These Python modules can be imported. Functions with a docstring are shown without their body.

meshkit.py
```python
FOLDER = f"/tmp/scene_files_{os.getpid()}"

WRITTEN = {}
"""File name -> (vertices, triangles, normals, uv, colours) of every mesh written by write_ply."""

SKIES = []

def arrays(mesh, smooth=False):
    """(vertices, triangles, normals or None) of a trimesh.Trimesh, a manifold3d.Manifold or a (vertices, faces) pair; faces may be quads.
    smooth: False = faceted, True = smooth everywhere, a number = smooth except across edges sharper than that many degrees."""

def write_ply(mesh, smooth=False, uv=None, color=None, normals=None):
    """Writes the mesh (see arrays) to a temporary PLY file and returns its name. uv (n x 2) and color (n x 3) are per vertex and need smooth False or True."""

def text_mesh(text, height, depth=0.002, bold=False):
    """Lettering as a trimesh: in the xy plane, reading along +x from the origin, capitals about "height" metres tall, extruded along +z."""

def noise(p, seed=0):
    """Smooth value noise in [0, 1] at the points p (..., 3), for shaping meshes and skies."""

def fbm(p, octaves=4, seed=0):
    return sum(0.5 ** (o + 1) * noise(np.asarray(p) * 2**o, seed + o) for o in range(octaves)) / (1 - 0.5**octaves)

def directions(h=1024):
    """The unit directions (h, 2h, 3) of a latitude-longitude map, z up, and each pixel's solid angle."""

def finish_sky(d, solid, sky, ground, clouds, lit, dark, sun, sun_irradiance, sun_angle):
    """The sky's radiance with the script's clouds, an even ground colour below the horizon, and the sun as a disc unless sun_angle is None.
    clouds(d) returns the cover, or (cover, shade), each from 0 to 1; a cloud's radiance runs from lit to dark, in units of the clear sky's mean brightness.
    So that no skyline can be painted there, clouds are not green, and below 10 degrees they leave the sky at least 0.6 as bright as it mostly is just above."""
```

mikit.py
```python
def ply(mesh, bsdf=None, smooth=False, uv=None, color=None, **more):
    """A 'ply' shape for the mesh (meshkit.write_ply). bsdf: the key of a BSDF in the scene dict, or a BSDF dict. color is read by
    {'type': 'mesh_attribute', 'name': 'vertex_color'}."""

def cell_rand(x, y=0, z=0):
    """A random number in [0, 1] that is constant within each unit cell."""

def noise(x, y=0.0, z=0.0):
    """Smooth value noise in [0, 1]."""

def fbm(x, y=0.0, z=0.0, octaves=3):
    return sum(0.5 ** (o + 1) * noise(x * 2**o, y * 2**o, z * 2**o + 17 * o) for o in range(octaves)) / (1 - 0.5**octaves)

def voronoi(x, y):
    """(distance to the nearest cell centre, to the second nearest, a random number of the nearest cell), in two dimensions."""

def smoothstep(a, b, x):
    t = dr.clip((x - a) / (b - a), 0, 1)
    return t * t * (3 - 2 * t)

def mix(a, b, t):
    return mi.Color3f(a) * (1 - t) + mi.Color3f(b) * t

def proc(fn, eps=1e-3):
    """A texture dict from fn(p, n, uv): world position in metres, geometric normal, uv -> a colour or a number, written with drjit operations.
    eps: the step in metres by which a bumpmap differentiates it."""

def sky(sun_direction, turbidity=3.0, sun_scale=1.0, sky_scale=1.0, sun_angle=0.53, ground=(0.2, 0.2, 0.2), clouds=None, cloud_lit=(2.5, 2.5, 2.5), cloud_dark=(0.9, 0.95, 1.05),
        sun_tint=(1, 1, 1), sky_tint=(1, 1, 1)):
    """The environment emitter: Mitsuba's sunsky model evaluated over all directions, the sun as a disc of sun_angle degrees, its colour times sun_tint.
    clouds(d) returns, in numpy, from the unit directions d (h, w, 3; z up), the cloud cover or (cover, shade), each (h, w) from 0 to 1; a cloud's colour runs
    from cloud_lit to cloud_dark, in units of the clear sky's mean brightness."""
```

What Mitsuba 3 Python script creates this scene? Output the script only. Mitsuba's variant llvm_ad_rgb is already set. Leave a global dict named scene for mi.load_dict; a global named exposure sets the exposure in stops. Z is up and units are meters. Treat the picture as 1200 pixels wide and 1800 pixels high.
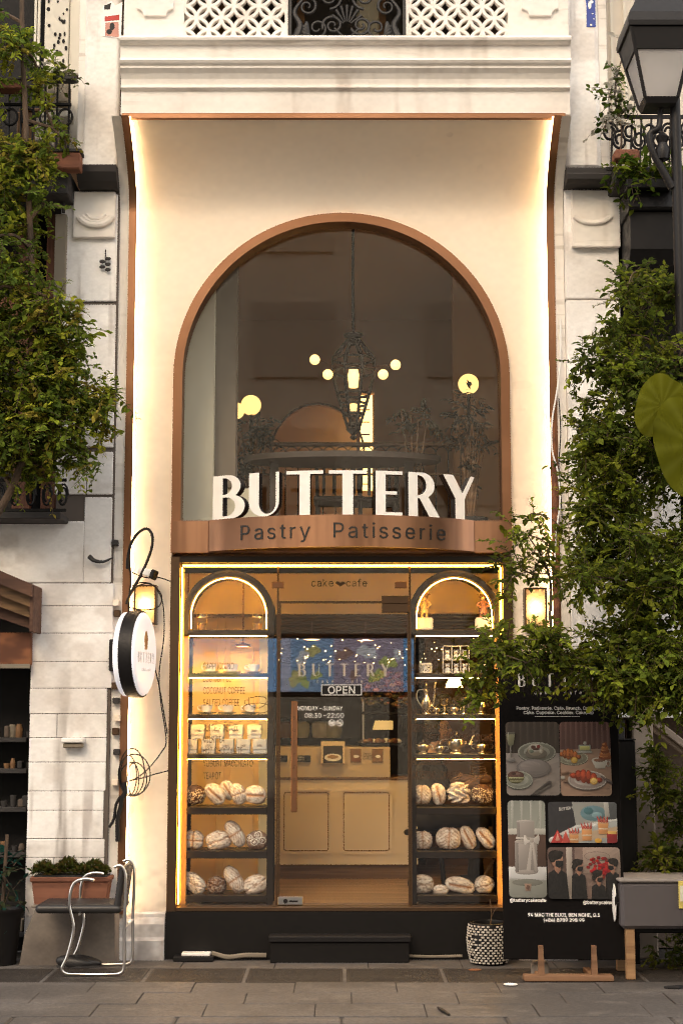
import math, random
import numpy as np, trimesh, mitsuba as mi, drjit as dr, mikit, meshkit
import manifold3d as m3d
from shapely.geometry import Polygon, Point, LineString, box as sbox
from shapely import affinity
from shapely.ops import unary_union

# ---------------------------------------------------------------- camera, sky, exposure
T = mi.ScalarTransform4f
FOC, DIST, EYE = 2800.0, 11.2, 1.62
PITCH = math.atan(365 / FOC)
CP, SP = math.cos(PITCH), math.sin(PITCH)
scene, labels = {}, {}
scene['camera'] = {'type': 'perspective', 'fov': math.degrees(2 * math.atan(600 / FOC)), 'fov_axis': 'x', 'near_clip': 0.1, 'far_clip': 400.0,
                   'to_world': T().look_at(origin=[0, -DIST, EYE], target=[0, -DIST + CP, EYE + SP], up=[0, 0, 1])}
scene['sky'] = mikit.sky([-0.25, -0.75, 0.62], turbidity=3, sun_scale=0.3, sky_scale=1.75, sun_angle=25, clouds=lambda d: 1.0,
                         cloud_lit=(2.42, 2.34, 2.27), sun_tint=(1, 0.95, 0.88))
exposure = 2.38


def U(px, py, y=0.0):
    """x and z of the point at depth y that the photograph shows at (px, py)."""
    a, b = (px - 600) / FOC, (900 - py) / FOC
    t = (y + DIST) / (CP - b * SP)
    return t * a, EYE + t * (SP + b * CP)


# ---------------------------------------------------------------- helpers
rng = np.random.default_rng(7)
random.seed(7)
_taken = set()


def key_of(name, parent=None):
    base = f'{parent}__{name}' if parent else name
    k, n = base, 0
    while k in _taken:
        n += 1
        k = f'{base}_{n:03d}'
    _taken.add(k)
    return k


def tag(key, label=None, cat=None, group=None, kind=None):
    d = labels.setdefault(key, {})
    for a, b in (('label', label), ('category', cat), ('group', group), ('kind', kind)):
        if b:
            d[a] = b
    return key


def thing(name, label, cat, group=None):
    return tag(key_of(name), label, cat, group)


_plies = {}


def obj(name, mesh, mat, parent=None, smooth=False, glow=None, color=None, label=None, to=None, **kw):
    """One entry of the scene."""
    key = key_of(name, parent)
    if isinstance(mesh, MB):
        mesh = mesh.mesh()
    if isinstance(mesh, dict):
        d = dict(mesh)
    else:
        d = mikit.ply(mesh, mat, smooth, color=color, **kw)
    if glow is not None:
        d['emitter'] = {'type': 'area', 'radiance': {'type': 'rgb', 'value': list(map(float, glow))}}
    if to is not None:
        d['to_world'] = to
    scene[key] = d
    if label:
        tag(key, label)
    return key


def _cube24():
    v = []
    for sx in (-1, 1):
        for sy in (-1, 1):
            for sz in (-1, 1):
                for ax in range(3):
                    v.append((sx, sy, sz, ax))
    p = np.array([[s[i] * (1 if i == s[3] else 0.8) for i in range(3)] for s in v])
    h = trimesh.convex.convex_hull(p)
    idx = [int(np.argmin(np.linalg.norm(p - q, axis=1))) for q in h.vertices]
    return v, np.array(idx)[h.faces]


_CV, _CF = _cube24()


class MB:
    """Collects pieces into one mesh."""

    def __init__(self):
        self.v, self.f, self.n = [], [], 0

    def raw(self, v, f):
        self.v.append(np.asarray(v, float))
        self.f.append(np.asarray(f, int) + self.n)
        self.n += len(v)
        return self

    def add(self, m, M=None):
        if isinstance(m, MB):
            m = m.mesh()
        v = np.asarray(m.vertices)
        if M is not None:
            v = v @ np.asarray(M)[:3, :3].T + np.asarray(M)[:3, 3]
        return self.raw(v, m.faces)

    def box(self, x0, x1, y0, y1, z0, z1, c=0.0):
        lo, hi = np.minimum([x0, y0, z0], [x1, y1, z1]), np.maximum([x0, y0, z0], [x1, y1, z1])
        c = min(c, 0.4 * float((hi - lo).min()))
        if c <= 0:
            v = np.array([[(lo, hi)[i][0], (lo, hi)[j][1], (lo, hi)[k][2]] for i in (0, 1) for j in (0, 1) for k in (0, 1)])
            f = [[0, 1, 3], [0, 3, 2], [4, 6, 7], [4, 7, 5], [0, 4, 5], [0, 5, 1], [2, 3, 7], [2, 7, 6], [0, 2, 6], [0, 6, 4], [1, 5, 7], [1, 7, 3]]
            return self.raw(v, f)
        m, h = (lo + hi) / 2, (hi - lo) / 2
        v = np.array([[m[i] + s[i] * (h[i] - (0 if i == s[3] else c)) for i in range(3)] for s in _CV])
        return self.raw(v, _CF)

    def obox(self, a, b, w, h, c=0.0):
        """A bar from a to b, w across (horizontal) and h high."""
        a, b = np.asarray(a, float), np.asarray(b, float)
        L = np.linalg.norm(b - a)
        t = (b - a) / L
        s = np.cross(t, [0, 0, 1.0])
        s = np.array([1.0, 0, 0]) if np.linalg.norm(s) < 1e-6 else s / np.linalg.norm(s)
        u = np.cross(s, t)
        q = MB().box(0, L, -w / 2, w / 2, -h / 2, h / 2, c).mesh()
        M = np.eye(4)
        M[:3, 0], M[:3, 1], M[:3, 2], M[:3, 3] = t, s, u, a
        return self.add(trimesh.Trimesh(q.vertices, q.faces[:, ::-1] if np.linalg.det(M[:3, :3]) < 0 else q.faces, process=False), M)

    def tube(self, pts, r, n=6, cap=True):
        p = np.asarray(pts, float)
        r = np.asarray(r, float)
        r = np.full(len(p), float(r)) if r.ndim == 0 else np.interp(np.linspace(0, 1, len(p)), np.linspace(0, 1, len(r)), r)
        t = np.gradient(p, axis=0)
        t /= np.linalg.norm(t, axis=1, keepdims=True) + 1e-12
        a = np.zeros_like(p)
        ref = np.array([0, 0, 1.0]) if abs(t[0][2]) < 0.9 else np.array([1.0, 0, 0])
        for i in range(len(p)):
            ref = ref - t[i] * (ref @ t[i])
            ref /= np.linalg.norm(ref) + 1e-12
            a[i] = ref
        b = np.cross(t, a)
        g = np.arange(n) * 2 * np.pi / n
        v = p[:, None] + r[:, None, None] * (np.cos(g)[None, :, None] * a[:, None] + np.sin(g)[None, :, None] * b[:, None])
        i, j = np.meshgrid(np.arange(len(p) - 1), np.arange(n), indexing='ij')
        q = np.stack([i * n + j, i * n + (j + 1) % n, (i + 1) * n + (j + 1) % n, (i + 1) * n + j], -1).reshape(-1, 4)
        f = [q[:, [0, 1, 2]], q[:, [0, 2, 3]]]
        v = v.reshape(-1, 3)
        if cap:
            e = (len(p) - 1) * n
            f.append(np.array([[0, k + 1, k] for k in range(1, n - 1)]))
            f.append(np.array([[e, e + k, e + k + 1] for k in range(1, n - 1)]))
        return self.raw(v, np.vstack(f))

    def cyl(self, a, b, r, n=16):
        return self.tube([a, b], r, n)

    def ball(self, c, r, n=2):
        m = trimesh.creation.icosphere(subdivisions=n)
        return self.raw(m.vertices * np.broadcast_to(np.asarray(r, float), (3,)) + np.asarray(c, float), m.faces)

    def lathe(self, prof, c=(0, 0, 0), n=24):
        """prof: (radius, height) from the bottom to the top."""
        p = np.asarray(prof, float)
        g = np.arange(n) * 2 * np.pi / n
        v = np.stack([p[:, None, 0] * np.cos(g), p[:, None, 0] * np.sin(g), np.repeat(p[:, 1:2], n, 1)], -1).reshape(-1, 3) + np.asarray(c, float)
        i, j = np.meshgrid(np.arange(len(p) - 1), np.arange(n), indexing='ij')
        q = np.stack([i * n + j, i * n + (j + 1) % n, (i + 1) * n + (j + 1) % n, (i + 1) * n + j], -1).reshape(-1, 4)
        return self.raw(v, np.vstack([q[:, [0, 1, 2]], q[:, [0, 2, 3]]]))

    def prism(self, poly, y0, y1):
        """poly in x and z, from the front y0 to the back y1."""
        for g in getattr(poly, 'geoms', [poly]):
            if g.is_empty or g.geom_type != 'Polygon' or g.area < 1e-9:
                continue
            m = trimesh.creation.extrude_polygon(g, y1 - y0, engine='earcut')
            v = np.asarray(m.vertices)
            self.raw(np.stack([v[:, 0], y1 - v[:, 2], v[:, 1]], 1), m.faces)
        return self

    def plan(self, poly, z0, z1):
        """poly in x and y, from z0 to z1."""
        for g in getattr(poly, 'geoms', [poly]):
            if g.is_empty or g.geom_type != 'Polygon':
                continue
            m = trimesh.creation.extrude_polygon(g, z1 - z0, engine='earcut')
            v = np.asarray(m.vertices)
            self.raw(np.stack([v[:, 0], v[:, 1], v[:, 2] + z0], 1), m.faces)
        return self

    def sidex(self, poly, x0, x1):
        """poly in y and z, swept along x."""
        for g in getattr(poly, 'geoms', [poly]):
            m = trimesh.creation.extrude_polygon(g, x1 - x0, engine='earcut')
            v = np.asarray(m.vertices)
            self.raw(np.stack([v[:, 2] + x0, v[:, 0], v[:, 1]], 1), m.faces)
        return self

    def turn(self, M):
        M = np.asarray(M, float)
        self.v = [v @ M[:3, :3].T + M[:3, 3] for v in self.v]
        return self

    def mesh(self):
        return trimesh.Trimesh(np.vstack(self.v), np.vstack(self.f), process=False)


def rot(axis, deg, at=(0, 0, 0)):
    return trimesh.transformations.rotation_matrix(math.radians(deg), axis, at)


def shift(x, y, z):
    M = np.eye(4)
    M[:3, 3] = x, y, z
    return M


def words(s, h, x, y, z, depth=0.003, sx=1.0, align='left', bold=False, space=0.0):
    """Lettering upright in the plane y, front face towards the street."""
    if space:
        parts, at = [], 0.0
        for ch in s:
            if ch == ' ':
                at += h * 0.45 * sx + space
                continue
            m = meshkit.text_mesh(ch, h, depth, bold)
            v = np.asarray(m.vertices)
            wide = v[:, 0].max() - v[:, 0].min()
            q = m.copy()
            q.vertices = (v - [v[:, 0].min(), 0, 0]) * [sx, 1, 1] + [at, 0, 0]
            parts.append(q)
            at += wide * sx + space
        m = trimesh.util.concatenate(parts)
    else:
        m = meshkit.text_mesh(s, h, depth, bold)
        m.vertices = np.asarray(m.vertices) * [sx, 1, 1]
    v = np.asarray(m.vertices)
    off = {'left': v[:, 0].min(), 'center': (v[:, 0].min() + v[:, 0].max()) / 2, 'right': v[:, 0].max()}[align]
    return MB().raw(np.stack([v[:, 0] - off + x, y - v[:, 2], v[:, 1] + z], 1), m.faces)


def ell(cx, cy, rx, ry, n=40):
    return affinity.scale(Point(cx, cy).buffer(1.0, quad_segs=n // 4), rx, ry)


def dshape(x0, x1, y0, y1, r):
    q = ell(x1 - r, (y0 + y1) / 2, r, (y1 - y0) / 2)
    return unary_union([sbox(x0, y0, max(x1 - r, x0 + .001), y1), q]).intersection(sbox(x0, y0, x1, y1))


def capital(ch):
    """A contrasted capital without serifs, one unit high."""
    if ch == 'B':
        return unary_union([dshape(0, .64, .48, 1, .3), dshape(0, .74, 0, .54, .32)]) - dshape(.22, .45, .55, .945, .2) - dshape(.22, .53, .055, .495, .22)
    if ch == 'U':
        return unary_union([sbox(0, .33, .68, 1), ell(.34, .33, .34, .33)]) - unary_union([sbox(.22, .3, .615, 1.1), ell(.417, .3, .198, .25)])
    if ch == 'T':
        return unary_union([sbox(0, .93, .8, 1), sbox(.29, 0, .51, .95)])
    if ch == 'E':
        return unary_union([sbox(0, 0, .21, 1), sbox(0, .93, .58, 1), sbox(0, .475, .46, .54), sbox(0, 0, .58, .065)])
    if ch == 'R':
        return (unary_union([dshape(0, .62, .42, 1, .3), sbox(0, 0, .21, .6)]) - dshape(.21, .43, .48, .945, .2) - sbox(.21, -1, .8, .42)).union(Polygon([(.24, .46), (.46, .46), (.74, 0), (.5, 0)]))
    if ch == 'Y':
        return unary_union([Polygon([(0, 1), (.23, 1), (.5, .5), (.5, 0), (.29, 0), (.29, .46)]), Polygon([(.66, 1), (.74, 1), (.5, .47), (.42, .52)])])


CAPW = dict(B=.74, U=.68, T=.8, E=.58, R=.74, Y=.74)


def capitals(s, h, x, y, z, gap, depth=0.003, thin=1.0):
    b, at = MB(), 0.0
    for ch in s:
        b.prism(affinity.translate(affinity.scale(capital(ch), h * thin, h, origin=(0, 0)), x + at, z), y - depth, y)
        at += CAPW[ch] * h * thin + gap
    return b


def curve(pts, n=24):
    """A smooth polyline (Catmull-Rom) through the points."""
    p = np.asarray(pts, float)
    p = np.vstack([2 * p[0] - p[1], p, 2 * p[-1] - p[-2]])
    out = []
    for i in range(1, len(p) - 2):
        t = np.linspace(0, 1, max(2, n // (len(p) - 3)), endpoint=False)[:, None]
        a, b, c, d = p[i - 1], p[i], p[i + 1], p[i + 2]
        out.append(0.5 * (2 * b + (c - a) * t + (2 * a - 5 * b + 4 * c - d) * t**2 + (3 * b - 3 * c + d - a) * t**3))
    return np.vstack(out + [p[-2:-1]])


# ---------------------------------------------------------------- materials
fbm, vnoise, sstep, mix = mikit.fbm, mikit.noise, mikit.smoothstep, mikit.mix


def paint(name, color, rough=0.6, metal=0.0, spec=0.5, coat=0.0, **kw):
    base = color if isinstance(color, dict) else {'type': 'rgb', 'value': list(color)}
    d = {'type': 'principled', 'base_color': base, 'roughness': rough, 'metallic': metal, 'specular': spec, **kw}
    if coat:
        d['clearcoat'] = coat
    scene[name] = {'type': 'twosided', 'bsdf': d}
    return name


def white_stucco(p, n, uv):
    a = fbm(p.x * 1.3, p.y * 1.3, p.z * 1.1, 3)
    streak = fbm(p.x * 9, p.y * 9, p.z * 0.7, 3)
    fine = fbm(p.x * 30, p.y * 30, p.z * 30, 2)
    c = mix((.79, .75, .70), (.69, .64, .585), sstep(.4, .75, a))
    c = mix(c, (.50, .44, .385), sstep(.54, .8, streak) * sstep(.36, .62, a) * .85)
    c = mix(c, (.42, .37, .32), sstep(.60, .75, fbm(p.x * 2.5, p.y * 3, p.z * 22, 3)) * sstep(.45, .7, fbm(p.x * 1.7 + 8, 0, p.z * 3, 2)) * .6)
    return c * (0.94 + .12 * fine)


def old_stucco(p, n, uv):
    a = fbm(p.x * 2.1, p.y * 2.1, p.z * 1.7, 3)
    streak = fbm(p.x * 16, p.y * 16, p.z * 0.9, 3)
    fine = fbm(p.x * 45, p.y * 45, p.z * 45, 2)
    c = mix((.85, .83, .81), (.70, .665, .635), sstep(.42, .75, a))
    c = mix(c, (.40, .355, .33), sstep(.56, .8, streak) * .8 * sstep(.3, .6, fbm(p.x * 3 + 4, 0, p.z * 1.3, 2)))
    run = dr.exp(-dr.square((p.x + 1.90 + .03 * fbm(p.z * 3, 1, 0, 2)) / .06)) * sstep(2.6, .9, p.z) * sstep(.22, .55, fbm(p.x * 14, p.z * 1.6, 3, 3))
    c = mix(c, (.27, .235, .21), run * .95)
    grime = sstep(.50, .72, fbm(p.x * 5 + 2, p.y * 5, p.z * 4, 4))
    c = mix(c, (.55, .50, .46), grime * .55)
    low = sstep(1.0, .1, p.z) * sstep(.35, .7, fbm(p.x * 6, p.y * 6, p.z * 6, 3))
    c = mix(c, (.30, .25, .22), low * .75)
    return c * (0.9 + .2 * fine)


def cream_wall(p, n, uv):
    a = fbm(p.x * .9, p.y * 2, p.z * .8, 3)
    fine = fbm(p.x * 25, p.y * 25, p.z * 25, 2)
    c = mix((.85, .745, .62), (.79, .675, .545), sstep(.35, .7, a))
    spots = sstep(.80, .86, vnoise(p.x * 13, p.y * 13, p.z * 11)) * sstep(.55, .7, a)
    low = sstep(1.0, .25, p.z) * sstep(.45, .7, fbm(p.x * 7, p.y * 7, p.z * 7, 3))
    c = mix(c, (.42, .34, .28), spots * .35 + low * .6)
    return c * (.965 + .07 * fine)


def stone_slab(p, n, uv):
    a = fbm(p.x * 2.2, p.y * 2.2, 0, 4)
    r = mikit.cell_rand(dr.floor(p.x / .62 + 57.3), dr.floor(p.y / .385 + 31.2), 0)
    fine = fbm(p.x * 70, p.y * 70, p.z * 5, 2)
    c = mix((.092, .082, .076), (.062, .055, .051), sstep(.3, .7, a) * .7 + r * .3)
    c = mix(c, (.12, .105, .093), sstep(.66, .8, fbm(p.x * 5 + 9, p.y * 8, 3, 3)) * .5)
    return c * (.8 + .4 * fine)


def wood_fn(c0, c1, ax='x', s=1.0):
    def fn(p, n, uv):
        u, v, w = (p.x, p.y, p.z) if ax == 'x' else (p.z, p.y, p.x)
        g = fbm(u * 1.2 * s, v * 26 * s, w * 26 * s, 3)
        h = fbm(u * 4 * s, v * 90 * s, w * 90 * s, 2)
        return mix(c0, c1, sstep(.3, .7, g)) * (.8 + .4 * h)
    return mikit.proc(fn)


def copper_fn(p, n, uv):
    g = fbm(p.x * 1.6, p.y * 6, p.z * 1.5, 2)
    return mix((.29, .145, .08), (.215, .105, .056), sstep(.3, .7, g))


def rust_fn(p, n, uv):
    g = fbm(p.x * 7, p.y * 7, p.z * 12, 3)
    return mix((.11, .04, .02), (.22, .085, .036), sstep(.35, .65, g))


paint('stucco', mikit.proc(white_stucco), .85, spec=.3)
paint('pier_stucco', mikit.proc(old_stucco), .88, spec=.3)
paint('cream', mikit.proc(cream_wall), .8, spec=.3)
paint('slab', mikit.proc(stone_slab), .62, spec=.45)
paint('joint', (.036, .032, .029), .9)
paint('copper', mikit.proc(copper_fn), .38, .9)
paint('copper_polish', (.58, .36, .22), .16, .95)
paint('bronze', (.10, .06, .035), .35, .7)
paint('dark_bronze', (.02, .013, .009), .35, .4)
paint('black_paint', (.007, .006, .006), .45, spec=.25)
paint('black_metal', (.012, .011, .012), .45, .2, spec=.3)
paint('iron', (.018, .017, .018), .5, .3)
paint('sooty_grey', (.035, .032, .032), .85)
paint('dark_void', (.012, .011, .011), .9)
paint('white_print', (.82, .80, .78), .5)
paint('white_plain', (.80, .78, .75), .55)
paint('white_gloss', (.82, .81, .80), .25, coat=.5)
paint('brown_print', (.10, .05, .02), .5)
paint('grey_print', (.5, .49, .48), .5)
paint('led_core', (.8, .7, .5), .5)
paint('oak', wood_fn((.34, .20, .10), (.22, .12, .055)), .5)
paint('board_wood', wood_fn((.18, .095, .038), (.11, .055, .02)), .5)
paint('floor_wood', wood_fn((.22, .13, .065), (.15, .085, .04)), .4)
paint('terracotta', wood_fn((.21, .085, .05), (.15, .058, .034), s=.5), .85)
paint('rust', mikit.proc(rust_fn), .8)
paint('glow_tinted_wall', (.78, .57, .30), .75)  # cream deepened to mustard, the amber LED glow put into the colour
paint('shop_dark', (.022, .014, .009), .6)
paint('shop_brown', (.19, .10, .045), .65)
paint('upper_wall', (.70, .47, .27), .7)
paint('sage', (.62, .60, .47), .8)
paint('counter_cream', (.64, .52, .36), .45)
paint('stone_counter', (.50, .39, .24), .25)
paint('silver', (.75, .66, .50), .16, 1.0)  # silver tinted warm, the gold lamp light put into its colour
paint('chrome', (.78, .76, .73), .14, 1.0)
paint('porcelain', (.80, .77, .72), .2, coat=.6)
paint('leather', (.02, .019, .02), .42)
paint('concrete', mikit.proc(lambda p, n, uv: mix((.20, .17, .145), (.12, .10, .087), sstep(.3, .7, fbm(p.x * 4, p.y * 4, p.z * 4, 4))) * (.85 + .3 * fbm(p.x * 50, p.y * 50, p.z * 50, 2))), .9)
paint('vcolor', {'type': 'mesh_attribute', 'name': 'vertex_color'}, .75, spec=.3)
paint('vcolor_print', {'type': 'mesh_attribute', 'name': 'vertex_color'}, .38, spec=.4)
scene['leaf'] = {'type': 'principledthin', 'base_color': {'type': 'mesh_attribute', 'name': 'vertex_color'}, 'roughness': .5, 'spec_trans': 0.0, 'diff_trans': .9}
scene['sconce_glass'] = {'type': 'principledthin', 'base_color': {'type': 'rgb', 'value': [.95, .82, .58]}, 'roughness': .35, 'spec_trans': 0.0, 'diff_trans': 1.4}
scene['glass'] = {'type': 'thindielectric', 'int_ior': 1.5}
scene['clear_glass'] = {'type': 'thindielectric', 'int_ior': 1.4}
scene['frosted'] = {'type': 'twosided', 'bsdf': {'type': 'principled', 'base_color': {'type': 'rgb', 'value': [.75, .73, .72]}, 'roughness': .3, 'specular': .5}}
LED = np.array([1.0, .60, .18])
AMBER = np.array([1.0, .46, .045])
# ================================================================ the ground
def slab_grid():
    base = MB().box(-40, 40, -2.62, 0.69, -.5, -.012)
    pav = obj('pavement', base, 'joint')
    tag(pav, kind='structure')
    rows = [(-2.15, -1.77), (-1.763, -1.385), (-1.378, -1.012), (-.448, .0)]
    r = np.random.default_rng(3)
    for k, (y0, y1) in enumerate(rows):
        off = r.uniform(0, .6)
        w = .62
        x = -3.3 + off
        while x < 3.3:
            h = r.uniform(-.003, .002)
            obj('slab', MB().box(x + .002, x + w - .002, y0, y1 + .002, -.05, h, .003), 'slab', pav)
            x += w
    # outer slabs beyond what the frame shows
    side = MB()
    for s in (-1, 1):
        side.box(s * 3.75, s * 40, -2.15, 0.0, -.05, -.002)
    k = obj('outer_paving', side, 'slab', pav)
    # kerb stones
    x = -3.6
    while x < 3.6:
        obj('kerb_stone', MB().box(x + .003, x + .897, -2.36, -2.157, -.4, r.uniform(-.004, .001), .012), 'slab', pav)
        x += .9
    # drain covers
    x = -3.115
    while x < 3.0:
        w = .60
        g = obj('drain_cover', MB().box(x, x + w, -1.005, -.992, -.05, -.001).box(x, x + w, -.468, -.455, -.05, -.001)
                .box(x, x + .012, -.991, -.469, -.05, -.001).box(x + w - .012, x + w, -.991, -.469, -.05, -.001), 'drain_iron', pav)
        b = MB()
        for yy in np.arange(-.978, -.48, .0465):
            b.box(x + .0125, x + w - .0125, yy, yy + .030, -.04, -.002)
        b.box(x + .0125, x + w - .0125, -.99, -.47, -.049, -.045)
        obj('bars', b, 'drain_iron', g)
        tag(g + '__bars', kind='stuff')
        obj('gap_stone', MB().box(x + w + .002, x + w + .028, -1.005, -.455, -.05, -.001, .002), 'slab', pav)
        x += w + .03
    road = obj('road', MB().box(-60, 60, -24.5, -2.362, -.5, -.11), 'asphalt')
    tag(road, kind='structure')


paint('asphalt', (.05, .048, .046), .85)
paint('drain_iron', (.045, .038, .034), .55, .3)
slab_grid()

# ================================================================ the bakery building
BLD = thing('bakery_building', 'cream three storey bakery front with tall arched copper window, glowing edges and white mouldings', 'building')
ZC0, ZC1, YC = 5.262, 5.79, -.5            # the cove: where it leaves the wall and where it ends


def cove_y(z):
    return np.where(z > ZC0, YC * np.clip((z - ZC0) / (ZC1 - ZC0), 0, 1) ** 1.9, 0.0)


AR, AZ = 1.199, 4.057                      # the arch
arch_out = unary_union([sbox(-AR, .0, AR, AZ), Point(0, AZ).buffer(AR, quad_segs=40)])
arch_in = unary_union([sbox(-1.134, .0, 1.134, AZ), Point(0, AZ).buffer(1.134, quad_segs=40)])
obj('wall', MB().prism(sbox(-1.6, 0.0, 1.6, ZC0) - arch_out, 0.0, .12), 'cream', BLD)
# cove as a solid with a curved front
zz = np.linspace(ZC0, ZC1, 22)
prof = [(float(cove_y(z)), z) for z in zz] + [(.12, ZC1), (.12, ZC0)]
m = MB().sidex(Polygon(prof), -1.6, 1.6).mesh()
obj('cove', m, 'cream', BLD, smooth=25)
# copper edge strips that follow the cove, and the light strips behind them
zs = np.concatenate([np.linspace(.30, ZC0, 8), zz[1:]])
for s in (-1, 1):
    yy = cove_y(zs)
    poly = Polygon(list(zip(yy - .075, zs)) + list(zip((yy + .02)[::-1], zs[::-1])))
    a, b = sorted((s * 1.478, s * 1.532))
    obj('edge_strip', MB().sidex(poly, a, b), 'copper', BLD)
    pts = np.stack([np.full(len(zs), s * 1.4725), yy - .052, zs], 1)
    obj('light_strip', MB().tube(pts[:], .004, 6), 'led_core', BLD, glow=np.array([1.0, .70, .37]) * 7)
obj('lip_strip', MB().box(-1.535, 1.565, -.53, -.495, 5.785, 5.825, .003), 'copper', BLD)
# side returns of the building beyond the strips
for s in (-1, 1):
    a, b = sorted((s * 1.533, s * 1.60))
    poly = Polygon([(-.06, 0.0), (-.06, 4.9)] + [(float(cove_y(z)) - .06, z) for z in zz] + [(-.3, 5.785), (.0, 5.785), (0, 0)])
    obj('side_band', MB().sidex(poly, a, b), 'stucco', BLD)
# base mouldings of the wall to the left and right of the window
for s in (-1, 1):
    a, b = sorted((s * 1.205, s * 1.60))
    pr = Polygon([(0, 0), (-.115, 0), (-.115, .13), (-.075, .15), (-.075, .235), (-.055, .26), (-.03, .275), (-.03, .30), (0, .31)])
    obj('wall_base', MB().sidex(pr, a, b), 'pier_stucco', BLD)
# entablature above the cove (profile y, z)
E0 = 5.825
ent = [(0, E0), (-.50, E0), (-.50, 5.995), (-.515, 6.0), (-.53, 6.01), (-.53, 6.018), (-.515, 6.028), (-.515, 6.045), (-.522, 6.075), (-.545, 6.11),
       (-.575, 6.135), (-.575, 6.15), (-.595, 6.165), (-.605, 6.18), (-.595, 6.197), (-.575, 6.205), (-.575, 6.30), (-.60, 6.305), (-.625, 6.318), (-.63, 6.335), (-.62, 6.352), (-.60, 6.36), (0, 6.36)]
obj('entablature', MB().sidex(Polygon(ent), -1.545, 1.60), 'stucco', BLD)
# parapet: two plain panels with a raised plaque, two pierced screens, a grille in the middle
PZ0, PZ1, PY = 6.36, 7.5, -.5


def plaque(xc, hw, z0, z1, n=.05):
    p = sbox(xc - hw, z0, xc + hw, z1)
    for sx in (-1, 1):
        for z in (z0, z1):
            p = p - Point(xc + sx * hw, z).buffer(n)
    return p


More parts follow.
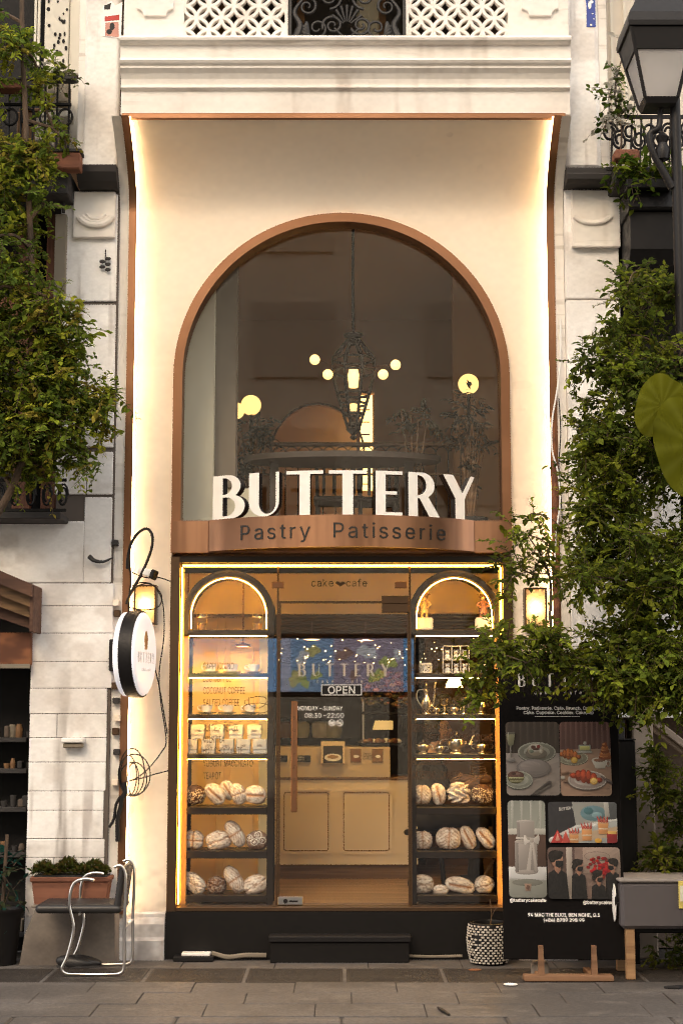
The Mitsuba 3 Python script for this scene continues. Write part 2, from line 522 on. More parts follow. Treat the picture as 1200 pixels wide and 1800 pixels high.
for x0, x1, xc in ((-1.535, -1.118, -1.315), (1.20, 1.60, 1.40)):
    k = obj('parapet_panel', MB().box(x0, x1, PY, -.1, PZ0, PZ1), 'stucco', BLD)
    obj('plaque', MB().prism(plaque(xc, .128, 6.545, 7.3), PY - .025, PY), 'stucco', k)
for x0, x1, xin0, xin1 in ((-1.118, -.378, -1.112, -.40), (.455, 1.20, .475, 1.176)):
    fr = sbox(x0, PZ0, x1, PZ1) - sbox(xin0, PZ0 + .006, xin1, PZ1 - .05)
    k = obj('pierced_screen', MB().prism(fr, PY, PY + .06), 'stucco', BLD)
    s = (xin1 - xin0) / 4.05
    rings = []
    for i in range(-1, 6):
        for j in range(-1, 8):
            for o in (0, .5):
                c = Point(xin0 + (i + o) * s, PZ0 + .006 + (j + o) * s)
                rings.append(c.buffer(s * .5 + .010, quad_segs=14) - c.buffer(s * .5 - .012, quad_segs=14))
    # ring centres lie half a cell apart, so that four petals meet at every node
    lat = unary_union(rings).intersection(sbox(xin0 - .003, PZ0 + .003, xin1 + .003, PZ1 - .045))
    obj('lattice', MB().prism(lat, PY + .008, PY + .05), 'stucco', k)
gr = obj('balcony_grille', MB().box(-.378, .455, PY - .01, PY + .02, PZ0, PZ0 + .025).box(-.378, .455, PY - .01, PY + .02, PZ1 - .04, PZ1).box(-.372, -.352, PY - .008, PY + .015, PZ0, PZ1).box(.432, .452, PY - .008, PY + .015, PZ0, PZ1), 'iron', BLD)


def spiral(cx, cz, r0, turns, a0, sgn=1, n=26):
    t = np.linspace(0, 1, n)
    r = r0 * (1 - .82 * t)
    a = math.radians(a0) + sgn * t * turns * 2 * math.pi
    return np.stack([cx + r * np.cos(a), np.full(n, PY), cz + r * np.sin(a)], 1)


for s in (-1, 1):
    xm = .038
    for (dx, dz, r0, tn, a0, sg) in ((.10, .12, .075, 1.6, 200, s), (.21, .10, .085, 1.5, 20 if s > 0 else 160, -s), (.28, .26, .07, 1.4, 90, s), (.12, .33, .09, 1.6, 270, -s), (.26, .45, .08, 1.5, 180, s), (.31, .07, .05, 1.3, 0 if s > 0 else 180, s)):
        obj('scroll', MB().tube(spiral(xm + s * dx, PZ0 + dz, r0, tn, a0, sg), np.linspace(.012, .008, 26), 6), 'iron', gr)
    obj('scroll', MB().tube(curve([(xm + s * .36, PY, PZ0 + .03), (xm + s * .33, PY, PZ0 + .12), (xm + s * .37, PY, PZ0 + .22), (xm + s * .30, PY, PZ0 + .33)]), np.linspace(.03, .010, 25), 6), 'iron', gr)
    for q in range(5):
        a = math.radians(20 + 22 * q)
        obj('leaf_ornament', MB().ball((xm + s * (.335 - .06 * math.cos(a)), PY, PZ0 + .05 + .09 * math.sin(a)), (.04, .012, .018), 1).turn(rot([0, 1, 0], -s * (30 + 15 * q), (xm + s * .33, PY, PZ0 + .09))), 'iron', gr)
for q in range(7):
    a = math.radians(30 + 20 * q)
    obj('ray', MB().tube([(.038 + .03 * math.cos(a), PY, PZ0 + .12 + .03 * math.sin(a)), (.038 + .12 * math.cos(a), PY, PZ0 + .12 + .15 * math.sin(a))], [.006, .014], 6), 'iron', gr)
obj('scroll', MB().tube(curve([(.038 - .09, PY, PZ0 + .10), (.038, PY, PZ0 + .03), (.038 + .09, PY, PZ0 + .10)]), .009, 6), 'iron', gr)
# balcony behind the parapet: floor, back wall with a dark French window
obj('balcony_floor', MB().box(-1.535, 1.60, -.1, 1.4, 6.2, 6.355), 'stucco', BLD)
obj('added_balcony_ceiling', MB().box(-1.9, 1.9, -.52, 1.2, 7.51, 7.7), 'stucco', BLD)  # unseen slab, added to keep sky light off the balcony
for s in (-1, 1):
    a, b = sorted((s * 1.6, s * 1.9))
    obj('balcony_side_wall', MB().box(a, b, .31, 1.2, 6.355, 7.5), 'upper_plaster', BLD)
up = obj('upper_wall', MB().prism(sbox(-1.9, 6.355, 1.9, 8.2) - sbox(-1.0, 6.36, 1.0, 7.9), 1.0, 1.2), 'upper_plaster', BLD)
paint('upper_plaster', (.10, .075, .058), .85)  # plaster darkened, standing in for the shade inside the balcony
obj('curtain', MB().tube([(.22, 1.12, 6.4), (.22, 1.12, 8)], .10, 8), 'sage', BLD)
obj('upper_window', MB().box(-1.0, 1.0, 1.14, 1.18, 6.36, 7.9), 'smoked_pane', BLD)
paint('smoked_pane', (.03, .028, .026), .12)
for xx in (-.97, -.33, .33, .97):
    obj('window_post', MB().box(xx - .03, xx + .03, 1.08, 1.14, 6.36, 7.9), 'board_wood', BLD)
# plinth and step
obj('plinth', MB().prism(sbox(-1.20, 0, 1.20, .318), -.07, .30), 'black_paint', BLD)
# ---------------------------------------------------------------- the tall window and shopfront frame
win = obj('arched_window', MB().prism((arch_out - arch_in) - sbox(-2, -1, 2, 3.0), -.06, .11), 'copper', BLD, smooth=20)
obj('pane', MB().prism(arch_in - sbox(-2, -1, 2, 2.87), .06, .066), 'glass', win)
scene[win + '__pane'] = mikit.ply((np.array([[x, .06, z] for x, z in list((arch_in - sbox(-2, -1, 2, 2.87)).exterior.coords)[:-1]] + [[0, .06, AZ - .2]]), np.array([[i, (i + 1) % (len(arch_in.difference(sbox(-2, -1, 2, 2.87)).exterior.coords) - 1), len(arch_in.difference(sbox(-2, -1, 2, 2.87)).exterior.coords) - 1] for i in range(len(arch_in.difference(sbox(-2, -1, 2, 2.87)).exterior.coords) - 1)])), 'glass')
front = key_of('shopfront', BLD)
obj('jamb', MB().box(-1.199, -1.134, -.05, .11, .27, 2.76, .004), 'bronze', front)
obj('jamb', MB().box(1.134, 1.199, -.05, .11, .27, 2.76, .004), 'bronze', front)
obj('head_bar', MB().box(-1.134, 1.134, -.04, .10, 2.715, 2.76), 'dark_bronze', front)
obj('sill_bar', MB().box(-1.134, 1.134, -.055, .10, .318, .345, .003), 'bronze', front)
obj('light_strip', MB().cyl((-1.12, .0, 2.698), (1.12, .0, 2.698), .006, 6), 'led_core', front, glow=AMBER * 6)
for s in (-1, 1):
    obj('light_strip', MB().cyl((s * 1.122, .0, .36), (s * 1.122, .0, 2.685), .006, 6), 'led_core', front, glow=AMBER * 6)


def sheet(x0, x1, z0, z1, y):
    return (np.array([[x0, y, z0], [x1, y, z0], [x1, y, z1], [x0, y, z1]], float), np.array([[0, 1, 2], [0, 2, 3]]))


obj('pane', sheet(-1.132, -.452, .345, 2.715, .055), 'glass', front)
obj('pane', sheet(.478, 1.132, .345, 2.715, .055), 'glass', front)
obj('transom_pane', sheet(-.449, .475, 2.452, 2.715, .055), 'glass', front)
for xx, zz_ in ((-.45, 2.565), (.42, 2.565)):
    obj('patch_fitting', MB().box(xx - .042, xx + .042, .035, .075, zz_ - .022, zz_ + .022, .003), 'copper', front)
obj('mullion', MB().box(-.455, -.443, .045, .075, .345, 2.715), 'bronze', front)
obj('mullion', MB().box(.478, .49, .045, .075, .345, 2.715), 'bronze', front)
door = obj('door', MB().box(-.443, .478, .04, .075, 2.436, 2.450).box(-.440, -.428, .045, .07, .35, 2.436).box(.463, .475, .045, .07, .35, 2.436), 'bronze', BLD)
obj('pane', sheet(-.428, .463, .348, 2.436, .057), 'glass', door)
obj('hinge', MB().box(.285, .475, .03, .085, 2.37, 2.432, .003).box(.285, .475, .028, .083, 2.432, 2.487, .003), 'bronze', door)
hx, hz = U(517, 1330, -.02)
obj('handle', MB().box(-.348, -.306, -.05, -.025, .985, 1.745, .004).cyl((-.327, -.03, 1.1), (-.327, .057, 1.1), .008).cyl((-.327, -.03, 1.65), (-.327, .057, 1.65), .008), 'copper', door)
obj('lock', MB().box(-.44, -.265, .02, .09, .352, .405, .004), 'chrome', door)
obj('lock_bolt', MB().cyl((-.385, .018, .378), (-.385, .03, .378), .016).box(-.36, -.30, .014, .022, .372, .384), 'black_metal', door)
# ================================================================ inside the bakery
def room(name, m, mat):
    return obj(name, m, mat, BLD)


FL = .335
room('interior_floor', MB().box(-1.85, 1.85, .30, 7.0, .1, FL), 'floor_wood')
room('side_wall', MB().box(-2.0, -1.85, .12, 7.0, .1, 6.2), 'shop_brown')
room('side_wall', MB().box(1.85, 2.0, .12, 7.0, .1, 6.2), 'shop_brown')
room('back_wall', MB().box(-1.85, 1.85, 6.6, 6.8, .1, 2.72), 'shop_brown')
room('mezzanine_floor', MB().box(-1.85, 1.85, .14, 2.2, 2.76, 2.93).box(-1.85, 1.85, 2.2, 7.0, 2.70, 2.90), 'shop_brown')
room('inner_front_wall', MB().prism(sbox(-1.85, .1, 1.85, 6.2) - arch_out, .122, .14), 'glow_tinted_wall')
room('bulkhead', MB().box(-1.85, 1.85, .62, .70, 2.40, 2.70), 'glow_tinted_wall')
ceil = room('ceiling', MB().box(-1.85, 1.85, .70, 6.6, 2.44, 2.50), 'board_wood')
for i in range(13):
    y = .72 + .45 * i
    obj('beam', MB().box(-1.85, 1.85, y, y + .12, 2.385, 2.44, .004), 'board_wood', ceil)
# cream partition behind the left display, amber glow in its colour, with pilaster edges
room('partition', MB().box(-1.75, -.60, .92, 1.02, FL, 2.40).box(-1.75, -1.70, .14, .92, FL, 2.40), 'glow_tinted_wall')
room('partition_pilaster', MB().box(-.94, -.88, .895, .92, FL, 2.40, .004), 'glow_tinted_wall')
room('partition_pilaster', MB().box(-.62, -.52, .86, 1.04, FL, 2.40, .006), 'sage')
room('partition_panel', MB().box(-.84, -.66, .908, .92, .6, 2.2, .006), 'glow_tinted_wall')
# dark cabinet wall behind the counter
bw = room('counter_wall', MB().box(-1.6, .75, 3.75, 3.95, FL, 2.0), 'shop_dark')
room('counter_wall_top', MB().box(-1.85, 1.85, 5.2, 5.3, 2.0, 2.44), 'board_wood')
obj('shelf', MB().box(-1.3, .2, 3.55, 3.75, 1.42, 1.45), 'black_paint', bw)
# brown back of the right half
room('rear_wall', MB().box(.75, 1.85, 3.2, 3.3, FL, 2.44), 'shop_brown')
for x in (.85, 1.15, 1.45, 1.75):
    room('rear_wall_batten', MB().box(x, x + .05, 3.17, 3.2, FL, 2.44), 'board_wood')

# ---------------------------------------------------------------- the counter
ct = thing('counter', 'long cream shop counter with framed panels and a pale stone top band', 'counter')
obj('body', MB().box(-1.6, .62, 2.0, 2.7, .45, 1.13), 'counter_cream', ct)
obj('plinth', MB().box(-1.6, .60, 2.03, 2.7, FL, .45), 'board_wood', ct)
obj('ledge', MB().box(-1.6, .63, 1.985, 2.7, 1.13, 1.15, .004), 'board_wood', ct)
obj('stone_band', MB().box(-1.6, .40, 1.995, 2.7, 1.15, 1.395, .004), 'stone_counter', ct)
for xa, xb in ((-1.05, -.56), (-.50, -.075), (-.015, .42)):
    p = sbox(xa, .53, xb, 1.06).buffer(-.05).buffer(.05)
    obj('panel_moulding', MB().prism(p - p.buffer(-.018), 1.988, 2.0), 'counter_cream', ct)
    obj('panel_bead', MB().prism(p.buffer(-.03) - p.buffer(-.036), 1.994, 2.0), 'shop_brown', ct)
for px, w in ((492, .10), (533, .10)):
    x, z = U(px, 1334, 1.97)
    t = thing('price_sign', 'small black price sign hanging on the counter front, %s' % ('left of the door handle' if px < 500 else 'right of the door handle'), 'sign')
    obj('board', MB().box(x - .06, x + .06, 1.97, 1.99, z - .026, z + .026, .003), 'black_paint', t)
    obj('lettering', MB().add(words('Cakes', .014, x - .045, 1.969, z + .005, .002)).add(words('& bakes', .011, x - .045, 1.969, z - .013, .002)), 'grey_print', t)
x, z = U(585, 1322, 1.95)
t = thing('menu_card', 'cream framed card with a cake picture standing on the counter', 'card')
obj('frame', MB().box(x - .098, x + .098, 1.94, 1.955, z - .095, z + .085, .004), 'counter_cream', t)
obj('picture', MB().box(x - .080, x + .080, 1.937, 1.94, z - .09, z + .05), 'shop_dark', t)
obj('cake', MB().prism(ell(x, z - .045, .07, .03), 1.934, 1.937), 'porcelain', t)
obj('filling', MB().prism(ell(x, z - .04, .045, .015), 1.932, 1.934), 'oak', t)
for i, (px, c) in enumerate(((625, 'rust'), (663, 'oak'))):
    x, z = U(px, 1329, 1.99)
    t = thing('pastry_picture', 'small %s on the stone band of the counter' % ('reddish pastry picture beside the menu card' if i == 0 else 'brown pastry picture nearest the door hinge side'), 'picture')
    obj('print', MB().box(x - .045, x + .045, 1.984, 1.994, z - .055, z + .055), 'shop_brown', t)
    obj('pastry', MB().prism(ell(x, z - .03, .035, .016), 1.981, 1.984), c, t)
    obj('cream_layer', MB().prism(ell(x + .004, z - .005, .022, .012), 1.979, 1.984), 'porcelain', t)
x, z = U(638, 1331, 1.99)
tag(obj('counter_caption', MB().add(words('CAKES', .013, x, 1.993, z + .02, .003)).add(words('SWEETS', .013, x, 1.993, z, .003)).add(words('COFFEE', .013, x, 1.993, z - .02, .003)), 'brown_print'), 'tiny brown three line caption on the stone band of the counter', 'lettering')
# jars on the back shelf and cups
for i, px in enumerate((500, 528, 563, 585)):
    x, z = U(px, 1295, 3.6)
    t = thing('coffee_jar', ['far left pale round jar on the shelf behind the counter', 'dim round jar on the shelf behind the door handle', 'pale cup shaped jar above the menu card', 'round jar just right of the brightest jar above the menu card'][i], 'jar')
    obj('body', MB().lathe([(.0, 0), (.07, 0), (.085, .06), (.08, .13), (.05, .15), (0, .155)], (x, 3.62, 1.452), 14), ['shop_brown', 'sage', 'porcelain', 'sage'][i], t, smooth=40)
    obj('lid', MB().lathe([(.055, .15), (.055, .165), (.02, .175), (.0, .19)], (x, 3.62, 1.452), 14), 'black_metal', t)
# black display stand with lit box and pastries
x0, z0 = U(632, 1312, 2.25)
ds = thing('pastry_stand', 'black tray stand on the counter with a pole and small pastries', 'stand')
obj('tray', MB().box(x0 + .0, x0 + .36, 2.15, 2.45, 1.40, 1.425, .006), 'black_paint', ds)
obj('pole', MB().lathe([(.05, 0), (.05, .01), (.012, .03), (.012, .34), (.02, .36), (.0, .40)], (x0 + .03, 2.3, 1.425), 10), 'silver', ds)
obj('upper_tray', MB().box(x0 + .02, x0 + .44, 2.2, 2.5, 1.66, 1.685, .006), 'black_paint', ds)
obj('support', MB().obox((x0 + .13, 2.35, 1.66), (x0 + .06, 2.35, 1.43), .03, .03), 'black_paint', ds)
obj('support', MB().obox((x0 + .36, 2.35, 1.66), (x0 + .43, 2.35, 1.43), .03, .03), 'black_paint', ds)
tag(obj('lit_display_box', MB().box(x0 + .12, x0 + .30, 2.9, 2.95, 1.53, 1.61, .004), 'led_core', glow=LED * .13), 'glowing amber display box behind the black tray stand', 'display box')
for i in range(9):
    c = (x0 + .05 + .034 * i, 2.2 + .02 * (i % 3), 1.44)
    tag(obj('pastry', MB().ball(c, (.03, .03, .02 + .006 * (i % 2)), 2), ['oak', 'rust', 'porcelain'][i % 3], smooth=True), f'little {["brown", "reddish", "pale"][i % 3]} glazed pastry on the counter stand tray, {["leftmost", "second", "third", "fourth", "fifth", "sixth", "seventh", "eighth", "rightmost"][i]} of nine', 'pastry', 'pastries on the tray stand')
fl = thing('flower_bouquet', 'dried autumn bouquet of orange and brown flowers on the black stand', 'flowers')
obj('vase', MB().lathe([(.05, 0), (.07, .05), (.05, .1), (.06, .12)], (x0 + .24, 2.35, 1.686), 14), 'shop_dark', fl, smooth=40)
v_, f_, c_ = [], [], []
r2 = np.random.default_rng(11)
for i in range(260):
    a, h = r2.uniform(0, 6.28), r2.uniform(0, 1)
    R = .20 * math.sqrt(r2.uniform(0, 1)) * (.5 + .6 * math.sin(math.pi * min(1, h + .2)))
    c = np.array([x0 + .24 + 1.05 * R * math.cos(a), 2.35 + .7 * R * math.sin(a), 1.72 + .30 * h])
    m = trimesh.creation.icosphere(subdivisions=1)
    s = r2.uniform(.012, .032)
    v_.append(m.vertices * [s, s, s * .6] + c)
    f_.append(m.faces + 42 * i)
    col = np.array([(.30, .11, .05), (.18, .13, .05), (.42, .20, .11), (.10, .09, .04), (.35, .24, .12)][r2.integers(5)])
    c_.append(np.tile(col * r2.uniform(.6, 1.2), (42, 1)))
obj('blooms', (np.vstack(v_), np.vstack(f_)), 'vcolor', fl, smooth=True, color=np.vstack(c_))
tag(fl + '__blooms', kind='stuff')
b = MB()
for i in range(14):
    a = r2.uniform(-1, 1)
    b.tube(curve([(x0 + .24, 2.35, 1.74), (x0 + .24 + .16 * a, 2.33, 1.92), (x0 + .24 + .30 * a, 2.32, 1.98 + .1 * r2.uniform(-1, 1))], 8), [.004] * 9, 4)
obj('stems', b, 'board_wood', fl)
tag(fl + '__stems', kind='stuff')

# ---------------------------------------------------------------- ceiling lamps, fairy lights, pendant
for i, (px, py) in enumerate(((548, 1123), (642, 1124), (330, 1134), (427, 1135))):
    y = [4.0, 4.0, .80, .80][i]
    x, _ = U(px, py, y)
    zc = 2.385 if i < 2 else 2.38
    if i < 2:
        y = 1.4  # ceiling spots brought forward on added rods to light the counter front
        x, zc = U(px, py, y)
        t = thing('moved_spotlight', ['left flat round ceiling spotlight moved forward on an added rod, seen through the door', 'right flat round ceiling spotlight moved forward on an added rod, seen through the door'][i], 'spotlight')
        obj('lens', MB().lathe([(.0, 0), (.06, 0), (.06, .005)], (x, y, zc - .004), 16), 'led_core', t, glow=LED * 32)
        obj('housing', MB().lathe([(.061, -.004), (.068, -.004), (.068, .012), (.01, .022), (.006, .03)], (x, y, zc - .004), 16), 'copper', t)
        obj('rod', MB().cyl((x, y, zc + .025), (x, y, 2.385), .005, 6), 'copper', t)
        continue
    if i > 1:
        y = .62  # ceiling spots set before the partition on added rods to light it
        x, zc = U(px, py, y)
        t = thing('moved_spotlight', ['flat round ceiling spotlight moved onto an added rod at the left of the left display', 'flat round ceiling spotlight moved onto an added rod at the right of the left display'][i - 2], 'spotlight')
        obj('lens', MB().lathe([(.0, 0), (.045, 0), (.045, .005)], (x, y, zc - .004), 16), 'led_core', t, glow=LED * 42)
        obj('housing', MB().lathe([(.046, -.004), (.052, -.004), (.052, .012), (.01, .022), (.006, .03)], (x, y, zc - .004), 16), 'copper', t)
        obj('rod', MB().cyl((x, y, zc + .025), (x, y, 2.70), .005, 6), 'copper', t)
        continue
r3 = np.random.default_rng(5)
bul, wire = MB(), MB()
for k in range(11):
    yk = r3.uniform(1.2, 4.2)
    n = 8
    xs = np.linspace(-.62, 1.35, n) + r3.uniform(-.1, .1, n)
    zk = 2.36 - r3.uniform(.0, .13) - .05 * (k % 4)
    pts = [(x, yk + r3.uniform(-.06, .06), zk - .05 * abs(math.sin(i * 1.9 + k))) for i, x in enumerate(xs)]
    wire.tube(pts, .0012, 3)
    for q in pts:
        bul.ball(q, .0042, 1)
fs = thing('fairy_light_string', 'fine string of tiny warm fairy lights under the wooden ceiling', 'string lights')
obj('wire', wire, 'shop_dark', fs)
obj('bulbs', bul, 'led_core', fs, glow=LED * 4)
tag(fs + '__wire', kind='stuff')
tag(fs + '__bulbs', kind='stuff')
x, z = U(798, 1201, 2.4)
t = thing('pendant_lamp', 'small bell shaped glowing pendant lamp behind the right display', 'lamp')
obj('shade', MB().lathe([(.075, 0), (.07, .03), (.05, .07), (.02, .085)], (x, 2.4, z - .04), 18), 'led_core', t, glow=LED * 1.5, smooth=True)
obj('cord', MB().cyl((x, 2.4, z + .04), (x, 2.4, 2.40), .005), 'black_paint', t)

paint('lit_bronze', (.50, .27, .10), .5, .3)  # lighter bronze for the outer posts, strip glow put into the colour
# ---------------------------------------------------------------- the two display shelves
SHELF = [(2.252, .040), (1.945, .030), (1.657, .032), (1.379, .034), (1.012, .052), (.710, .052), (.408, .050)]


def display(xc, side):
    t = thing('display_shelf', f'tall arch topped dark bronze display shelf with lit ledges {side} of the glass door', 'display shelf')
    ring = (Point(xc, 2.353).buffer(.324, quad_segs=24) - Point(xc, 2.353).buffer(.280, quad_segs=24)).intersection(sbox(xc - 1, 2.353, xc + 1, 3))
    arch = ring.union(sbox(xc - .324, 2.21, xc - .280, 2.3535)).union(sbox(xc + .280, 2.21, xc + .324, 2.3535))
    obj('arch', MB().prism(arch, .12, .46), 'dark_bronze', t, smooth=20)
    for s in (-1, 1):
        a, b = sorted((xc + s * .280, xc + s * .324))
        obj('post', MB().box(a, b, .13, .17, FL, 2.209, .003), 'lit_bronze' if s * xc > 0 else 'dark_bronze', t)
        obj('post', MB().box(a, b, .42, .46, FL, 2.209, .003), 'dark_bronze', t)
    g = np.radians(np.linspace(0, 180, 28))
    pts = [(xc + .268, .14, 2.26)] + [(xc + .268 * math.cos(a), .14, 2.353 + .268 * math.sin(a)) for a in g] + [(xc - .268, .14, 2.26)]
    obj('arch_light', MB().tube(pts, .0042, 6), 'led_core', t, glow=AMBER * 15)
    for i, (z, h) in enumerate(SHELF):
        k = obj('shelf', MB().box(xc - .280, xc + .280, .125, .46, z - h, z, .003), 'dark_bronze', t)
        if i < 4:
            obj('light_strip', MB().box(xc - .275, xc + .275, .128, .138, z - h - .0055, z - h - .001), 'led_core', k, glow=np.array([1, .55, .11]) * 16)
    return t


display(-.802, 'left')
display(.804, 'right')


# ---------------------------------------------------------------- breads
def bread(px, py, rx, ry, tilt, kind, label, seed, y=.25):
    """A loaf whose outline is rx by ry pixels large at (px, py)."""
    r = np.random.default_rng(seed)
    x, z = U(px, py, y)
    k = 245.0
    a, b = rx / k, ry / k
    m = trimesh.creation.icosphere(subdivisions=4)
    p = np.asarray(m.vertices).copy()
    p = np.sign(p) * np.abs(p) ** .92
    u, w, v = p[:, 0].copy(), p[:, 1].copy(), p[:, 2].copy()
    n1 = meshkit.fbm(p * 2.2 + seed * 7, 3, seed) - .5
    n2 = meshkit.fbm(p * 7 + seed * 3, 3, seed + 5)
    flour = np.array([.72, .69, .62]) * r.uniform(.85, 1.08)
    crust = np.array([.25, .11, .042]) * r.uniform(.7, 1.25)
    dark = np.array([.075, .035, .018])
    d, cut = np.ones(len(p)), np.zeros(len(p))
    f = np.clip((n2 - .34) * 4.2, 0, 1)
    if kind == 'slash':
        cut = np.exp(-((v - .10 * np.sin(2 * u)) / .17) ** 2) * (np.abs(u) < .8)
        f = np.clip(f + .5, 0, 1) * (1 - cut)
    elif kind == 'cross':
        q = np.minimum(np.abs(u), np.abs(v))
        cut = np.exp(-(q / .09) ** 2)
        ch = np.abs(((np.abs(u) + np.abs(v)) * 4) % 1 - .5) < .13
        f = np.clip(f + .55, 0, 1) * (1 - cut) * np.where(ch & (q > .22), .55, 1)
    elif kind == 'leaf':
        cut = np.exp(-(u / .07) ** 2)
        ch = np.abs(((v + .8 * np.abs(u)) * 3.2) % 1 - .5) < .15
        f = np.clip(f + .5, 0, 1) * (1 - cut) * np.where(ch & (np.abs(u) > .1) & (np.abs(u) < .8), .5, 1)
        cut = np.maximum(cut, .5 * (ch & (np.abs(u) > .1) & (np.abs(u) < .8)))
    elif kind == 'seed':
        f = (meshkit.noise(p * 17 + seed, seed) > .63) * 1.0 * (v < .6)
        crust = dark
        flour = np.array([.72, .62, .44])
    elif kind == 'dark':
        f = np.clip((n2 - .5) * 3.5, 0, .6)
        cut = np.exp(-((u * .5 + v + .1) / .1) ** 2) + np.exp(-((u - .4 * v - .3) / .1) ** 2)
        crust = dark * 1.6
        flour = flour * .75
    elif kind == 'swirl':
        crust = dark * 1.8
        dist = np.min([np.abs(np.hypot(u - cx, v - cy) % .2 - .1) + np.where(np.hypot(u - cx, v - cy) > .42, 1, 0) for cx, cy in ((-.2, -.1), (.5, .05), (.1, .6), (-.7, .3))], axis=0)
        f = np.where(dist < .035, 1.0, 0.15 * f)
    elif kind == 'braid':
        d = 1 + .13 * np.sin(7 * u + 3 * np.sin(5 * v)) * np.cos(5 * v)
        cut = np.clip(-(d - 1) * 6, 0, 1)
        f = np.clip(f + .5, 0, 1) * (1 - .6 * cut)
    else:
        f = np.clip(f + .35, 0, 1)
        cut = np.exp(-((v - .3 * u + .05 * np.sin(6 * u)) / .06) ** 2)
        f = f * (1 - .7 * cut)
    d = d * (1 + .16 * n1 + .04 * (n2 - .5)) - .10 * np.clip(cut, 0, 1)
    q = p * d[:, None]
    q[:, 2] = np.where(q[:, 2] < -.8, -.8 + .4 * (q[:, 2] + .8), q[:, 2])
    patch = np.clip((meshkit.fbm(p * 1.7 + seed * 5, 3, seed + 9) - .42) * 5, 0, 1)
    if kind in ('slash', 'cross', 'leaf', 'plain', 'braid'):
        f = f * (.72 + .28 * patch) * np.clip(1.45 - .75 * np.hypot(u, v) ** 4, .2, 1)
    bottom = np.clip((-v - .55) * 3, 0, 1) * .6
    f = np.clip(f, 0, 1) * (1 - bottom)
    col = crust * (1 - f[:, None]) + flour * f[:, None]
    col = col * (.7 + .6 * n2[:, None])
    q = q * [a, min(a, b) * .85, b]
    R = rot([0, 1, 0], tilt)[:3, :3]
    q = q @ R.T + [x, y, z]
    tag(obj('bread_loaf', (q, np.asarray(m.faces)), 'vcolor', smooth=True, color=np.clip(col, 0.01, .9)), label, 'bread')


L = 'left shelf'
bread(343, 1398, 18, 18, 0, 'seed', 'dark round seeded loaf at the left end of the left shelf top bread row', 1)
bread(378, 1396, 21, 15, 48, 'slash', 'floury oval loaf with one brown slash leaning right beside the seeded loaf', 2)
bread(401, 1389, 18, 13, 62, 'slash', 'floury loaf set behind, third in the top bread row of the left shelf', 3, .30)
bread(418, 1396, 19, 14, 70, 'leaf', 'upright floury loaf, fourth in the top bread row of the left shelf', 4, .24)
bread(449, 1398, 19, 17, 10, 'slash', 'round floury loaf at the right end of the left shelf top bread row', 5)
bread(340, 1477, 18, 17, 5, 'cross', 'white floured loaf scored with a cross in the left shelf', 6)
bread(384, 1478, 23, 17, -8, 'plain', 'wide pinkish brown loaf right of the cross scored loaf', 7)
bread(413, 1466, 25, 14, 58, 'leaf', 'long leaf scored loaf leaning on the wide pinkish loaf', 8, .23)
bread(452, 1478, 19, 17, 0, 'swirl', 'dark loaf with white ring patterns in the middle bread row of the left shelf', 9)
bread(340, 1553, 23, 16, 35, 'plain', 'smooth pale tilted loaf at the left end of the lowest row of the left shelf', 10)
bread(381, 1557, 17, 16, 0, 'dark', 'small dark brown round loaf in the lowest row of the left shelf', 11)
bread(411, 1547, 25, 14, 58, 'leaf', 'grey leaf scored loaf leaning in the lowest row of the left shelf', 12, .23)
bread(449, 1556, 22, 17, -18, 'plain', 'broad floury loaf at the right end of the lowest row of the left shelf', 13)
bread(740, 1398, 18, 18, 4, 'leaf', 'round leaf scored loaf at the left end of the right shelf top bread row', 14)
bread(770, 1396, 19, 13, 80, 'slash', 'narrow upright floury loaf, second in the top bread row of the right shelf', 15)
bread(806, 1395, 20, 20, 0, 'braid', 'knobbly braided pale loaf in the top bread row of the right shelf', 16)
bread(848, 1397, 20, 18, 5, 'seed', 'golden and dark seeded loaf at the right end of the right shelf top row', 17)
bread(742, 1478, 18, 17, 0, 'leaf', 'round striped floury loaf at the left end of the middle row of the right shelf', 18)
bread(788, 1475, 22, 20, 4, 'leaf', 'large white ribbed loaf in the middle row of the right shelf', 19)
bread(822, 1473, 21, 13, 68, 'slash', 'tilted floury loaf with brown side right of the large ribbed loaf', 20)
bread(853, 1474, 21, 13, 52, 'slash', 'tilted loaf at the right end of the middle row of the right shelf', 21)
bread(743, 1555, 19, 17, 0, 'plain', 'pale crackled loaf at the left end of the lowest row of the right shelf', 22)
bread(774, 1565, 14, 9, 0, 'plain', 'small flat bread roll in the lowest row of the right shelf', 23)
bread(808, 1557, 26, 14, 14, 'slash', 'long tilted loaf right of the small flat roll', 24)
bread(851, 1556, 17, 16, 0, 'plain', 'round golden loaf at the right end of the lowest row of the right shelf', 25)
for i in range(2):
    a, b_ = U(842 + 3 * i, 1552, .33), U(866 + 3 * i, 1512, .33)
    tag(obj('bread_stick', MB().tube([(a[0], .33, a[1]), ((a[0] + b_[0]) / 2 + .003, .34, (a[1] + b_[1]) / 2), (b_[0], .35, b_[1])], [.006, .007, .005], 8), 'oak', smooth=60),
        ['left of two thin bread sticks leaning behind the lowest right loaves', 'right of two thin bread sticks leaning behind the lowest right loaves'][i], 'bread stick')


